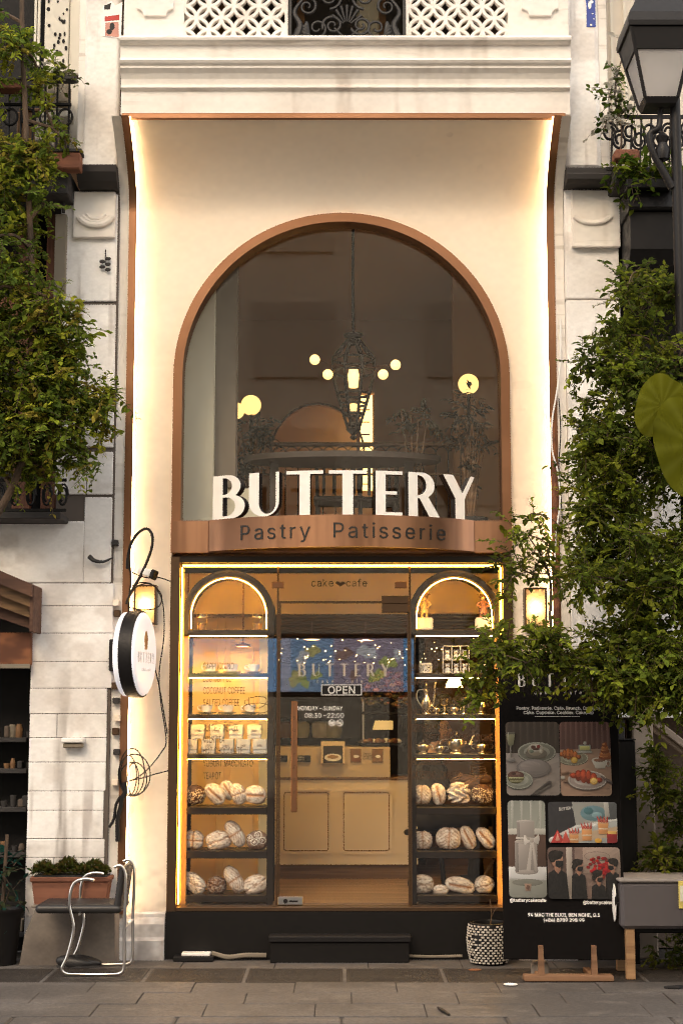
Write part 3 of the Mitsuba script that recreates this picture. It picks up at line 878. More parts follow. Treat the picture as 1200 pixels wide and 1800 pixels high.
# ---------------------------------------------------------------- things on the upper ledges
def cup(px, shelf, label, y=.26, s=1.0, flip=1):
    x, _ = U(px, 1200, y)
    z = SHELF[shelf][0] + .001
    t = thing('coffee_cup', label, 'cup')
    obj('saucer', MB().lathe([(0, 0), (.03 * s, 0), (.055 * s, .008), (.068 * s, .014), (.055 * s, .011), (0, .006)], (x, y, z), 20), 'porcelain', t, smooth=60)
    obj('bowl', MB().lathe([(.0, .012), (.022 * s, .012), (.036 * s, .03), (.042 * s, .066), (.039 * s, .066), (.032 * s, .03), (0, .02)], (x, y, z), 20), 'porcelain', t, smooth=60)
    obj('handle', MB().tube(curve([(x - flip * .038 * s, y, z + .058), (x - flip * .062 * s, y, z + .054), (x - flip * .06 * s, y, z + .034), (x - flip * .036 * s, y, z + .03)], 12), .004, 6), 'porcelain', t)


for i, px in enumerate((370, 408, 446)):
    cup(px, 1, ['white cup and saucer at the left end of the second ledge of the left shelf', 'white cup and saucer in the middle of the second ledge of the left shelf', 'white cup and saucer at the right end of the second ledge of the left shelf'][i])
for i, px in enumerate((364, 401, 440)):
    cup(px, 2, ['white cup on the third left ledge behind the lettering, leftmost', 'white cup on the third left ledge, middle of three', 'white cup on the third left ledge, rightmost'][i])
cup(848, 1, 'white cup and saucer right of the bear case')
x, _ = U(748, 1180, .25)
t = thing('striped_mug', 'striped pale mug left of the bear case', 'mug')
obj('body', MB().lathe([(0, 0), (.045, 0), (.046, .075), (.041, .075), (.04, .01)], (x, .25, 1.946), 20), 'porcelain', t, smooth=50)
for i in range(6):
    a = math.radians(-150 + 24 * i)
    obj('stripe', MB().box(x + .0465 * math.cos(a) - .003, x + .0465 * math.cos(a) + .003, .25 + .0465 * math.sin(a) - .002, .25 + .0465 * math.sin(a) + .002, 1.955, 2.012), 'sage', t)
for i, px in enumerate((355, 453)):
    x, _ = U(px, 1095, .24)
    z = 2.253
    t = thing('takeaway_cup', ['clear lidded drink cup on the top ledge, left end', 'clear lidded drink cup on the top ledge, right end'][i], 'cup')
    obj('beaker', MB().lathe([(.026, 0), (.038, .095)], (x, .24, z), 18), 'clear_glass', t, smooth=True)
    obj('lid', MB().lathe([(.040, .095), (.040, .10), (.037, .118), (.024, .132), (0, .135)], (x, .24, z), 18), 'clear_glass', t, smooth=True)
    obj('rim', MB().lathe([(.038, .093), (.0415, .093), (.0415, .099), (.038, .099)], (x, .24, z), 18), 'silver', t)
    for sg in (-1, 1):
        obj('glint_line', MB().tube([(x + sg * .026, .235, z + .001), (x + sg * .038, .235, z + .094), (x + sg * .036, .235, z + .116), (x + sg * .02, .235, z + .132)], .0028, 5), 'glint_gold', t)  # thin tubes stand in for lamp light refracted along the cup edges
    obj('drink', MB().lathe([(0, .002), (.025, .002), (.031, .05), (0, .05)], (x, .24, z), 18), 'oak', t)
for row, (pxs, zb) in enumerate((((335, 367, 399, 428, 457), 1.380), ((348, 382, 415, 447), 1.4835))):
    for i, px in enumerate(pxs):
        x, _ = U(px, 1310, .24)
        nth = ['leftmost', 'second', 'third', 'fourth', 'rightmost'][i if row == 0 or i < 3 else 4]
        t = thing('gift_box', f'silver grey gift box, {nth} of the {"lower" if row == 0 else "upper"} row on the fourth left ledge', 'box')
        obj('lid', MB().box(x - .0495, x + .0495, .19, .29, zb + .028, zb + .101, .002), 'box_grey', t)
        obj('base', MB().box(x - .0475, x + .0475, .193, .288, zb, zb + .026, .002), 'box_grey', t)
        obj('emblem', MB().add(words('cake', .012, x, .189, zb + .055, .0012, align='center')).prism(Polygon([(x - .02, zb + .05), (x + .02, zb + .05), (x + .02, zb + .048), (x - .02, zb + .048)]), .1888, .19), 'brown_print', t)
paint('glint_gold', (.80, .55, .20), .3, .6)
paint('box_grey', (.42, .43, .43), .45)


def figurine(px, py, label, dress, hat, y=.25):
    x, _ = U(px, py, y)
    p = thing('white_pedestal', f'white square pedestal under the {label.split(" on ")[0]}', 'pedestal')
    obj('block', MB().box(x - .058, x + .058, y - .05, y + .05, 2.253, 2.345, .008), 'white_plain', p)
    z = 2.346
    t = thing('figurine', label, 'figurine')
    for s in (-1, 1):
        obj('leg', MB().tube([(x + s * .016, y, z), (x + s * .014, y, z + .055)], [.011, .010], 8), dress, t)
    obj('dress', MB().lathe([(0, .03), (.03, .03), (.033, .04), (.022, .075), (.020, .10), (.026, .115), (.008, .125)], (x, y, z), 14), dress, t, smooth=50)
    for s in (-1, 1):
        obj('arm', MB().tube(curve([(x + s * .024, y, z + .112), (x + s * .042, y - .005, z + .09), (x + s * .022, y - .03, z + .075)], 8), [.009] * 9, 7), dress, t)
    obj('head', MB().ball((x, y, z + .148), (.022, .021, .025), 3), 'doll_skin', t, smooth=True)
    obj('hair', MB().lathe([(.024, -.012), (.027, .008), (.02, .024), (0, .032)], (x, y + .004, z + .15), 14), 'board_wood', t, smooth=True)
    obj('hat', MB().lathe([(.042, 0), (.04, .006), (.022, .008), (.018, .03), (0, .034)], (x, y, z + .166), 14), hat, t, smooth=40)
    obj('eye', MB().ball((x - .008, y - .020, z + .150), .003, 1), 'black_paint', t)
    obj('eye', MB().ball((x + .008, y - .020, z + .150), .003, 1), 'black_paint', t)


paint('doll_skin', (.62, .40, .26), .5)
paint('doll_gold', (.50, .36, .19), .5, .2)
paint('doll_red', (.24, .11, .09), .6)
figurine(746, 1090, 'golden figurine with puffed sleeves on the left pedestal of the right shelf', 'doll_gold', 'rust')
figurine(849, 1090, 'figurine in a red patterned robe on the pedestal beside the leaves', 'doll_red', 'doll_gold')
# acrylic case with six little bears
x, _ = U(801, 1162, .25)
t = thing('acrylic_case', 'clear acrylic case holding six small bears', 'case')
for dx in (-.092, -.031, .031, .092):
    obj('divider', MB().box(x + dx - .002, x + dx + .002, .20, .31, 1.946, 2.142), 'porcelain', t)
for zz_ in (1.946, 2.042, 2.140):
    obj('plate', MB().box(x - .0898, x - .0332, .20, .31, zz_, zz_ + .003).box(x - .0288, x + .0288, .20, .31, zz_, zz_ + .003).box(x + .0332, x + .0898, .20, .31, zz_, zz_ + .003), 'porcelain', t)
for i in range(6):
    c, zb = x + (-.061, 0, .061)[i % 3], 1.9495 + .0955 * (i // 3)
    b = thing('toy_bear', f'tiny cream toy bear in the {["lower", "upper"][i // 3]} {["left", "middle", "right"][i % 3]} cell of the acrylic case', 'toy bear')
    obj('torso', MB().ball((c, .245, zb + .022), (.019, .017, .022), 2), 'porcelain', b, smooth=True)
    h = obj('head', MB().ball((c, .242, zb + .052), (.017, .016, .016), 2), 'porcelain', b, smooth=True)
    for s in (-1, 1):
        obj('ear', MB().ball((c + s * .013, .243, zb + .066), .006, 1), 'porcelain', h, smooth=True)
        obj('leg', MB().ball((c + s * .013, .230, zb + .007), (.008, .012, .007), 1), 'porcelain', b, smooth=True)
    obj('muzzle', MB().ball((c, .227, zb + .048), (.007, .005, .005), 1), 'oak', h, smooth=True)


# silver ware
def silver_pot(px, z, label, s=1.0, tall=False, spout=1, name='teapot', y=.27):
    x, _ = U(px, 1250, y)
    t = thing(name, label, name.replace('_', ' '))
    if tall:
        body = [(0, 0), (.036, 0), (.034, .008), (.014, .02), (.030, .045), (.040, .075), (.034, .105), (.018, .14), (.016, .165), (.024, .185)]
        lid = [(.025, .185), (.020, .2), (.008, .215), (.006, .232), (.009, .24), (0, .255)]
    else:
        body = [(0, 0), (.05, 0), (.045, .01), (.03, .018), (.058, .04), (.072, .07), (.066, .10), (.045, .112)]
        lid = [(.046, .112), (.036, .124), (.012, .134), (.006, .142), (.011, .152), (0, .162)]
    obj('body', MB().lathe(np.array(body) * s, (x, y, z), 24), 'silver', t, smooth=50)
    obj('lid', MB().lathe(np.array(lid) * s, (x, y, z), 24), 'silver', t, smooth=50)
    h = .19 if tall else .10
    w = .02 if tall else .066
    if spout:
        obj('spout', MB().tube(curve([(x + spout * w * s * 1.4, y, z + .06 * s), (x + spout * (w + .035) * s, y, z + .08 * s), (x + spout * (w + .05) * s, y, z + h * 1.2 * s), (x + spout * (w + .062) * s, y, z + h * 1.3 * s)], 12), np.linspace(.012, .006, 13) * s, 8), 'silver', t, smooth=60)
    obj('handle', MB().tube(curve([(x - (spout or 1) * w * s, y, z + h * s), (x - (spout or 1) * (w + .045) * s, y, z + h * .95 * s), (x - (spout or 1) * (w + .05) * s, y, z + h * .6 * s), (x - (spout or 1) * w * 1.3 * s, y, z + .045 * s)], 14), .005 * s, 6), 'silver', t)
    if not spout:
        obj('handle', MB().tube(curve([(x - w * s, y, z + h * s), (x - (w + .04) * s, y, z + h * .95 * s), (x - (w + .04) * s, y, z + h * .6 * s), (x - w * .9 * s, y, z + .045 * s)], 12).dot(np.diag([-1, 1, 1])) + [2 * x, 0, 0], .005 * s, 6), 'silver', t)


def goblet(px, label, h=.11, y=.26):
    x, _ = U(px, 1250, y)
    tag(obj('goblet', MB().lathe(np.array([(0, 0), (.03, 0), (.028, .05), (.006, .12), (.006, .5), (.026, .62), (.032, 1), (.028, 1), (.02, .64), (0, .6)]) * [1, h], (x, y, 1.658), 20), 'silver', smooth=50), label, 'goblet')


silver_pot(749, 1.658, 'tall slender silver ewer on the third ledge of the right shelf', .92, True, 1, 'ewer')
silver_pot(846, 1.658, 'round silver pot partly behind the leaves on the third right ledge', .8, False, 0, 'sugar_pot')
silver_pot(767, 1.658, 'tiny silver pot right of the tall ewer', .40, False, 0, 'sugar_pot')
silver_pot(798, 1.658, 'small silver jug between the two goblets', .46, False, 1, 'milk_jug')
goblet(781, 'left silver goblet on the third right ledge')
goblet(815, 'right silver goblet on the third right ledge', .12)
silver_pot(743, 1.380, 'lidded silver bowl left of the big teapot', .62, False, 0, 'sugar_pot')
silver_pot(772, 1.380, 'little silver jug between lidded bowl and big teapot', .50, False, -1, 'milk_jug')
silver_pot(802, 1.380, 'big wide silver teapot in the middle of the fourth right ledge', 1.0, False, 1, 'teapot')
silver_pot(847, 1.380, 'lidded silver bowl right of the big teapot', .66, False, 0, 'sugar_pot')
for i, px in enumerate((778, 812)):
    x, _ = U(px, 1235, .40)
    tag(obj('serving_plate', MB().lathe([(0, 0), (.06, .002), (.075, .008), (.06, .006), (0, .004)], n=28).turn(shift(x, .405, 1.735) @ rot([1, 0, 0], 80)), 'black_metal', smooth=50),
        ['dark round plate propped behind the left goblet', 'dark round plate propped behind the right goblet'][i], 'plate')
tag(obj('paper_bag', MB().box(-1.09, -.985, .18, .30, FL, .352, .003), 'counter_cream'), 'flat folded paper under the lowest left shelf', 'paper')
xal0, xal1 = U(476, 800, 5.0)[0], U(640, 800, 5.0)[0]
zal, zat = U(600, 800, 5.0)[1], U(600, 710, 5.0)[1]
# ================================================================ the upper room behind the tall window
room('upper_back_wall', MB().prism(sbox(-1.85, 2.90, 1.85, 6.2) - unary_union([sbox(xal0, 2.9, xal1, zal), ell((xal0 + xal1) / 2, zal, (xal1 - xal0) / 2, zat - zal), sbox(U(632, 800, 5)[0], 2.9, U(658, 800, 5)[0], U(600, 690, 5)[1])]), 5.0, 5.12), 'upper_wall')
room('upper_ceiling', MB().box(-1.85, 1.85, .14, 7.0, 5.75, 5.9), 'upper_wall')
room('alcove_wall', MB().box(-1.2, 1.0, 5.8, 5.9, 2.90, 5.6), 'alcove')
room('alcove_ceiling', MB().box(-1.2, 1.0, 5.12, 5.9, 5.6, 5.7), 'alcove')
paint('alcove', (.62, .42, .25), .7)
for xa in (-.55, -.2):
    room('alcove_panel', MB().prism(sbox(xa, 3.0, xa + .28, 3.7) - sbox(xa + .02, 3.02, xa + .26, 3.68), 5.78, 5.80), 'shop_brown')
x0, z1 = U(633, 688, 5.3)
x1, z0 = U(655, 862, 5.3)
lw = thing('lit_window', 'narrow tall glowing window at the back of the upper room', 'window')
obj('pane', MB().box(x0, x1, 5.30, 5.32, z0, z1), 'led_core', lw, glow=LED * .7)
for i in range(8):
    zz_ = z0 + (z1 - z0) * (i + .5) / 8
    obj('bar', MB().box(x0 - .002, x1 - .03, 5.29, 5.30, zz_ - .006, zz_ + .006), 'board_wood', lw)
obj('frame', MB().box(x0 - .04, x0 - .003, 5.28, 5.33, z0, z1 + .05).box(x1 + .003, x1 + .04, 5.28, 5.33, z0, z1 + .05), 'shop_brown', lw)
obj('surround', MB().box(x0 - .04, x1 + .04, 5.28, 5.33, z1 + .001, z1 + .06), 'shop_brown', lw)
room('upper_pier', MB().box(-1.5, -.955, .50, .62, 2.93, 5.75), 'sage')
room('upper_pier_base', MB().box(-1.5, -.945, .485, .498, 2.93, 3.10, .004), 'sage')
room('upper_column', MB().box(-.975, -.80, .66, .90, 3.35, 5.75), 'column_grey')
room('upper_column_base', MB().box(-.97, -.62, .68, .88, 2.93, 3.349), 'sage')
paint('column_grey', (.20, .17, .13), .8)
room('upper_right_wall', MB().box(1.02, 1.5, 3.0, 3.2, 2.90, 5.75), 'upper_wall')

for rr in (.0,):
    t_ = np.radians(np.linspace(0, 180, 30))
    obj('alcove_arch_trim', MB().tube(np.stack([(xal0 + xal1) / 2 + ((xal1 - xal0) / 2 + rr) * np.cos(t_), np.full(30, 4.99), zal + (zat - zal + rr) * np.sin(t_)], 1), .012, 5), 'board_wood', BLD)
# railing with a row of small arches
rl = thing('mezzanine_railing', 'dark railing with a frieze of small arches in the upper room', 'railing')
zt = U(600, 781, 2.0)[1]
zb = U(600, 800, 2.0)[1]
obj('top_rail', MB().box(-.72, 1.0, 1.98, 2.03, zt - .016, zt + .016, .004), 'board_wood', rl)
obj('lower_rail', MB().box(-.72, 1.0, 1.99, 2.02, zb - .17, zb - .155), 'board_wood', rl)
w = .105
for i in range(16):
    c = -.68 + w * (i + .5)
    a = np.radians(np.linspace(180, 0, 11))
    obj('arch', MB().tube([(c + w / 2 * math.cos(t_), 2.005, zt - .075 + .055 * math.sin(t_)) for t_ in a], .0045, 4), 'iron', rl)
    obj('baluster', MB().cyl((c + w / 2, 2.005, 2.92), (c + w / 2, 2.005, zt - .075), .005, 5), 'iron', rl)
# table
tb = thing('round_table', 'long oval dark table behind the tall window of the upper room', 'table')
zt = U(600, 803, 1.0)[1]
obj('table_top', MB().plan(ell(.01, 1.0, .76, .30), zt - .045, zt), 'table_dark', tb, smooth=30)
paint('table_dark', (.05, .038, .03), .5)
for xx in (-.52, .52):
    obj('leg', MB().box(xx - .035, xx + .035, .97, 1.03, 2.93, zt - .046, .004), 'table_dark', tb)
# chairs behind the table
for i, (xx, yy) in enumerate(((-.02, 1.5), (.26, 1.55))):
    c = thing('slat_chair', ['slatted dark chair left of the lit window behind the oval table', 'slatted dark chair in front of the lit window'][i], 'chair')
    obj('seat', MB().box(xx - .2, xx + .2, yy - .2, yy + .2, 3.34, 3.38, .01), 'table_dark', c)
    for sx in (-1, 1):
        for sy in (-1, 1):
            obj('leg', MB().cyl((xx + sx * .17, yy + sy * .17, 2.93), (xx + sx * .17, yy + sy * .17, 3.35), .016, 8), 'table_dark', c)
        obj('back_post', MB().cyl((xx + sx * .17, yy - .17, 3.37), (xx + sx * .18, yy - .2, 3.66), .014, 8), 'table_dark', c)
    obj('back_rail', MB().box(xx - .19, xx + .19, yy - .21, yy - .185, 3.63, 3.67, .006), 'table_dark', c)
    for q in range(4):
        obj('slat', MB().box(xx - .12 + .08 * q - .012, xx - .12 + .08 * q + .012, yy - .202, yy - .19, 3.39, 3.63), 'table_dark', c)

# ---------------------------------------------------------------- lantern chandelier with globe arms
ch = thing('lantern_chandelier', 'hexagonal wire lantern chandelier hanging in the tall window', 'chandelier')
cx, _ = U(621, 660, 1.0)
zs_ = {p: U(621, p, 1.0)[1] for p in (445, 585, 600, 632, 640, 752, 772, 560)}
YL = 1.0


def hexring(z, r, rad=.0105, a0=0):
    a = np.radians(np.arange(9) * 45 + a0 + 22.5)
    return MB().tube(np.stack([cx + r * np.cos(a), YL + r * np.sin(a), np.full(9, z)], 1), rad, 5)


zA, zB, zC, zD = U(621, 587, 1.0)[1], U(621, 632, 1.0)[1], U(621, 650, 1.0)[1], U(621, 755, 1.0)[1]
obj('cap', MB().lathe([(.0, .06), (.05, .06), (.075, .045), (.075, .03), (.045, .02), (.05, 0), (.06, -.01), (.0, -.01)], (cx, YL, zA - .05), 16), 'lantern_metal', ch, smooth=40)
paint('lantern_metal', (.018, .013, .010), .5, .3)
for z_, r_ in ((zA - .07, .06), (zB, .172), (zC - .02, .178), (zD + .28, .132), (zD + .20, .107), (zD + .12, .083), (zD + .04, .058)):
    obj('hoop', hexring(z_, r_), 'lantern_metal', ch)
for k in range(8):
    a = math.radians(22.5 + 45 * k)
    c_, s_ = math.cos(a), math.sin(a)
    obj('rib', MB().tube([(cx + r_ * c_, YL + r_ * s_, z_) for r_, z_ in ((.05, zA - .05), (.11, zA - .13), (.174, zB), (.180, zC - .02), (.132, zD + .28), (.045, zD))],   .0105, 5), 'lantern_metal', ch)
obj('finial', MB().lathe([(0, -.085), (.02, -.075), (.03, -.06), (.014, -.045), (.04, -.02), (.06, .0), (.04, .012), (0, .012)], (cx, YL, zD), 14), 'lantern_metal', ch, smooth=50)
obj('inner_lamp', MB().lathe([(0, 0), (.035, .0), (.045, .10), (.03, .16), (0, .17)], (cx, YL, zC - .14), 14), 'led_core', ch, glow=LED * .55, smooth=40)
obj('inner_lamp', MB().lathe([(0, 0), (.025, .0), (.03, .06), (0, .07)], (cx, YL, zD + .14), 12), 'led_core', ch, glow=LED * .4, smooth=40)
obj('chain', MB().tube([(cx, YL, zA), (cx - .004, YL, zA + .35), (cx, YL, 5.75)], .011, 6), 'lantern_metal', ch)
for px, py, s in ((553, 632, -1), (576, 658, -1), (673, 658, 1), (695, 641, 1)):
    x, z = U(px, py, YL - .12)
    arm = obj('arm', MB().tube([(cx + s * .12, YL - .06, zC), (x - s * .03, YL - .12, z + (.0 if abs(px - 621) > 60 else .02))], .005, 5), 'copper', ch)
    obj('globe', MB().ball((x, YL - .12, z), .040, 3), 'led_core', arm, glow=LED * .5, smooth=True)
for i, (px, py, r, y, lab) in enumerate(((441, 712, .088, 2.4, 'large glowing globe lamp left of the chandelier above the plant'), (415, 722, .075, 2.9, 'glowing globe lamp half hidden behind the left plant'), (407, 676, .05, 3.3, 'small glowing globe at the edge of the grey column'), (823, 675, .086, 1.85, 'glowing globe lamp behind the dried plant on the right'))):
    x, z = U(px, py, y)
    t = thing('globe_lamp', lab, 'lamp')
    obj('globe', MB().ball((x, y, z), r, 3), 'led_core', t, glow=LED * .36, smooth=True)
    obj('stem', MB().cyl((x, y, 2.9), (x, y, z - r * .97), .012, 8), 'lantern_metal', t)


# ---------------------------------------------------------------- leaves
def leaf_mesh(base, direc, up, L, W, col):
    """Folded leaves, four triangles each."""
    n = len(base)
    d = direc / np.linalg.norm(direc, axis=1, keepdims=True)
    s = np.cross(d, up)
    s /= np.linalg.norm(s, axis=1, keepdims=True) + 1e-9
    u = np.cross(s, d)
    L, W = L[:, None], W[:, None]
    v = np.stack([base, base + d * L * .4 + s * W * .5 + u * W * .16, base + d * L * .75 + s * W * .36 + u * W * .06 - u * L * .05, base + d * L - u * L * .16,
                  base + d * L * .75 - s * W * .36 + u * W * .06 - u * L * .05, base + d * L * .4 - s * W * .5 + u * W * .16, base + d * L * .5], 1)
    f = np.array([[0, 1, 6], [1, 2, 6], [2, 3, 6], [3, 4, 6], [4, 5, 6], [5, 0, 6]])
    faces = (np.arange(n)[:, None, None] * 7 + f[None]).reshape(-1, 3)
    return v.reshape(-1, 3), faces, np.repeat(col, 7, 0)


def unit(v):
    return v / (np.linalg.norm(v, axis=-1, keepdims=True) + 1e-9)


def plant_leaves(r, centres, radii, twigs, per, L, W, cols, droop=.25, flat=1.0):
    """Twigs with paired leaves that fill clumps; returns leaf arrays and twig polylines."""
    B, Dd, Uu, Ls, Ws, C, tw = [], [], [], [], [], [], []
    cols = np.asarray(cols, float)
    for c, R in zip(centres, radii):
        c, R = np.asarray(c, float), np.broadcast_to(np.asarray(R, float), (3,))
        tone = r.uniform(.75, 1.2)
        nt = max(2, int(round(twigs * (R.prod() ** (1 / 3)) ** 2 / .04)))
        for _ in range(nt):
            q = unit(r.normal(size=3)) * r.uniform(.25, 1) ** .5
            p0 = c + q * R * .8
            dr_ = unit(q * R / R.max() + r.normal(size=3) * .55 + [0, 0, .1])
            dr_[1] *= flat
            dr_ = unit(dr_)
            ln = r.uniform(.08, .20)
            t = np.linspace(0, 1, per)
            pts = p0 + dr_ * ln * t[:, None] - np.array([0, 0, droop * ln]) * (t[:, None] ** 2)
            tw.append(pts[[0, per // 2, -1]])
            col = cols[r.integers(len(cols))] * tone
            side = unit(np.cross(dr_, [0, 0, 1.0]) + r.normal(size=3) * .3)
            for s in (-1, 1):
                B.append(pts)
                Dd.append(unit(dr_ * .55 + s * side * .8 + r.normal(size=(per, 3)) * .25 - [0, 0, .15]))
                Uu.append(unit(np.array([0, 0, 1.0]) + r.normal(size=(per, 3)) * .45))
                k = np.exp(r.normal(0, .30, per))
                Ls.append(L * k)
                Ws.append(W * k)
                C.append(col * r.uniform(.65, 1.3, (per, 1)))
    return leaf_mesh(np.vstack(B), np.vstack(Dd), np.vstack(Uu), np.concatenate(Ls), np.concatenate(Ws), np.clip(np.vstack(C), 0.004, .6)), tw


DIM = [(.035, .04, .02), (.05, .05, .025), (.03, .028, .018)]
r4 = np.random.default_rng(21)


def indoor_plant(label, spots, y, pot_x, name='potted_plant', cols=DIM, L=.055, W=.026, tw=16):
    t = thing(name, label, 'plant')
    cs = [(U(px, py, y)[0], y + r4.uniform(-.1, .1), U(px, py, y)[1]) for px, py, _ in spots]
    (v, f, c), twg = plant_leaves(r4, cs, [(R / 220, .12, R / 220) for *_, R in spots], tw, 6, L, W, cols)
    obj('foliage', (v, f), 'leaf', t, color=c)
    tag(t + '__foliage', kind='stuff')
    b = MB()
    for c in cs:
        b.tube(curve([(pot_x, y, 3.0), ((pot_x + c[0]) / 2, y, (3.0 + c[2]) / 2 + .1), c], 8), np.linspace(.012, .005, 9), 5)
    obj('stems', b, 'board_wood', t)
    obj('pot', MB().lathe([(0, 0), (.10, 0), (.13, .2), (.12, .2), (.11, .18)], (pot_x, y, 2.93), 16), 'sooty_grey', t)


indoor_plant('dark leafy plant below the large globe lamp in the upper room', [(440, 745, 22), (455, 735, 18), (425, 760, 22), (450, 775, 20), (470, 765, 14), (430, 790, 25), (440, 815, 22), (425, 830, 20), (452, 750, 15)], 1.35, -.72)
indoor_plant('dark drooping dried plant at the right edge of the tall window', [(805, 745, 20), (820, 735, 22), (840, 740, 18), (825, 760, 20), (845, 770, 15), (800, 735, 12), (835, 700, 14), (815, 720, 18), (820, 790, 18), (830, 820, 16), (850, 790, 10), (835, 845, 14)], .75, .98, cols=[(.025, .022, .014), (.04, .03, .02)], L=.06, W=.018)
indoor_plant('thin sprigs in a slender vase right of the chandelier', [(735, 735, 12), (722, 728, 8), (750, 742, 9), (705, 722, 6), (708, 748, 7)], 1.05, .56, 'vase_plant', [(.06, .055, .035)], tw=4)
# ================================================================ the neighbours
def xr(px, py=900, y=-.1):
    return U(px, py, y)[0]


def zr(py, y=-.1):
    return U(600, py, y)[1]


LB = thing('left_neighbour_building', 'white plastered old building left of the bakery with a block jointed pier and balcony', 'building')
yp = -.10
# smooth pier above, joints built as gaps between the blocks
js = [zr(p, yp) for p in (1687, 1541, 1508, 1475, 1425, 1391, 1340, 1297, 1255, 1210, 1163, 1113, 1065, 1025)]
js[0] = 0.0
pl, pr_ = -2.155, -1.622
obj('pier_core', MB().box(pl + .012, -1.601, yp + .014, .5, 0, js[-1]), 'joint_dark', LB)
obj('pier_core', MB().box(-2.01, -1.601, yp + .014, .5, js[-1] + .001, zr(338)), 'joint_dark', LB)
obj('pier_core', MB().box(xr(160, 200), -1.601, yp + .014, .5, zr(338) + .001, 7.6), 'joint_dark', LB)
paint('joint_dark', (.11, .09, .078), .95)
r5 = np.random.default_rng(9)
for i in range(len(js) - 1):
    a, b = js[i] + .0015, js[i + 1] - .002
    dx = r5.uniform(-.002, .002)
    x1 = pr_ + (.03 if i >= 9 else 0) - (.012 if i in (3, 4) else 0)
    if i in (1, 7):
        xm = pl + .19
        obj('block', MB().box(pl + dx, xm - .002, yp + dx,   .3, a, b, .003), 'pier_stucco', LB)
        obj('block', MB().box(xm + .002, x1, yp + dx * .5,   .3, a, b, .003), 'pier_stucco', LB)
    else:
        obj('block', MB().box(pl + dx, x1, yp + dx,   .3, a, b, .003), 'pier_stucco', LB)
zA_ = js[-1]
xm = xr(147, 950)
for (xa, xb, pa, pb) in ((-2.6, xm, 1025, 915), (xm, -1.612, 1025, 873), (-2.02, xr(150), 870, 793), (xr(150) + .003, -1.612, 870, 793), (-2.02, -1.612, 787, 534), (-2.02, -1.612, 530, 340)):
    obj('wall_panel', MB().box(xa + .002, xb, yp, .35, zr(pa) + .004, zr(pb) - .004, .005), 'pier_stucco', LB)
obj('wall_panel', MB().box(-6, -2.602, yp, .35, zr(1020), zr(915), .005), 'pier_stucco', LB)
# pilaster, its stained cap and the console below
obj('pilaster', MB().box(xr(152, 200), -1.612, -.22, .3, zr(306), 7.6, .012), 'pier_stucco', LB)
obj('pilaster_edge', MB().box(xr(139, 200), xr(152, 200) - .002, -.17, .3, zr(306), 7.6, .006), 'stucco', LB)
cap = [(.2, zr(337)), (-.19, zr(337)), (-.26, zr(330)), (-.31, zr(318)), (-.32, zr(308)), (-.30, zr(305)), (.2, zr(303))]
obj('stained_cap', MB().sidex(Polygon(cap), xr(134, 320, -.3), -1.60), 'sooty_grey', LB)
obj('console_back', MB().box(xr(130, 380), -1.625, -.14, -.102, zr(420), zr(339), .006), 'stucco', LB)
g = np.radians(np.linspace(200, 340, 15))
xc_ = xr(170, 390)
for k_, (rr, q) in enumerate(((.13, .022), (.10, .016), (.07, .012))):
    obj('console_swag', MB().tube([(xc_ + rr * math.cos(t_), -.15, zr(382) + .03 + rr * .8 * math.sin(t_)) for t_ in g], q, 8), 'stucco', LB)
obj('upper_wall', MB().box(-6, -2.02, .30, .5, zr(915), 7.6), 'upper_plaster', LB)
# spotted pale screen, door opening and clutter of the first floor balcony
sc_ = obj('pale_shutter', MB().box(xr(80, 60, .2), xr(122, 60, .2), .16, .20, zr(130, .2), 7.6, .004), 'sage_pale', LB)
obj('pale_shutter', MB().box(xr(122, 60, .2) + .004, xr(141, 60, .2), .18, .22, zr(130, .2), 7.6, .004), 'sage_pale', LB)
paint('sage_pale', (.62, .59, .52), .8)
for i in range(26):
    px, py = r5.uniform(83, 119), r5.uniform(0, 118)
    x, z = U(px, py, .155)
    obj('spot_print', MB().prism(ell(x, z, r5.uniform(.006, .014), r5.uniform(.008, .02), 12), .155, .16), 'dark_void', sc_)
obj('dark_opening', MB().box(-6, xr(80, 60, .2) - .003, .22, .26, zr(300, .2), 7.6), 'dark_void', LB)
for px in (60, 66):
    obj('window_bar', MB().box(xr(px, 60, .15), xr(px + 4, 60, .15), .14, .17, zr(115, .15), 7.6), 'sage_pale', LB)
obj('grey_post', MB().box(xr(104, 250, .1), xr(118, 250, .1), .08, .14, zr(270, .1), zr(135, .1), .004), 'column_grey', LB)
obj('pale_jamb', MB().box(xr(118, 250, .1), xr(137, 250, .1), .10, .2, zr(280, .1), zr(138, .1), .004), 'sage_pale', LB)
# balcony of the upper floor
bf = obj('balcony_slab', MB().box(-6, xr(132, 300), -.35, .3, zr(345, -.3), zr(300, -.3), .01), 'sooty_grey', LB)
rail = thing('balcony_railing', 'dark iron railing of the upper left balcony behind the leaves', 'railing')
for z_ in (zr(140, -.3), zr(185, -.3), zr(272, -.3)):
    obj('rail', MB().cyl((-3.2, -.32, z_), (xr(126, 200, -.3), -.32, z_), .014, 6), 'black_metal', rail)
for i in range(16):
    x = xr(122, 200, -.3) - i * .085
    obj('bar', MB().cyl((x, -.32, zr(298, -.3)), (x, -.32, zr(140, -.3)), .008, 5), 'black_metal', rail)
for i in range(4):
    x = xr(20, 200, -.3) + i * .13
    obj('ring', MB().tube([(x + .05 * math.cos(t_), -.33, zr(208, -.3) + .06 * math.sin(t_)) for t_ in np.radians(np.arange(0, 361, 24))], .009, 5), 'black_metal', rail)
x0, x1 = xr(92, 280, -.4), xr(143, 280, -.4)
t = thing('window_box', 'terracotta planter box at the corner of the upper left balcony', 'planter')
obj('box', MB().box(x0, x1, -.46, -.34, zr(300, -.4), zr(272, -.4), .006), 'terracotta', t)
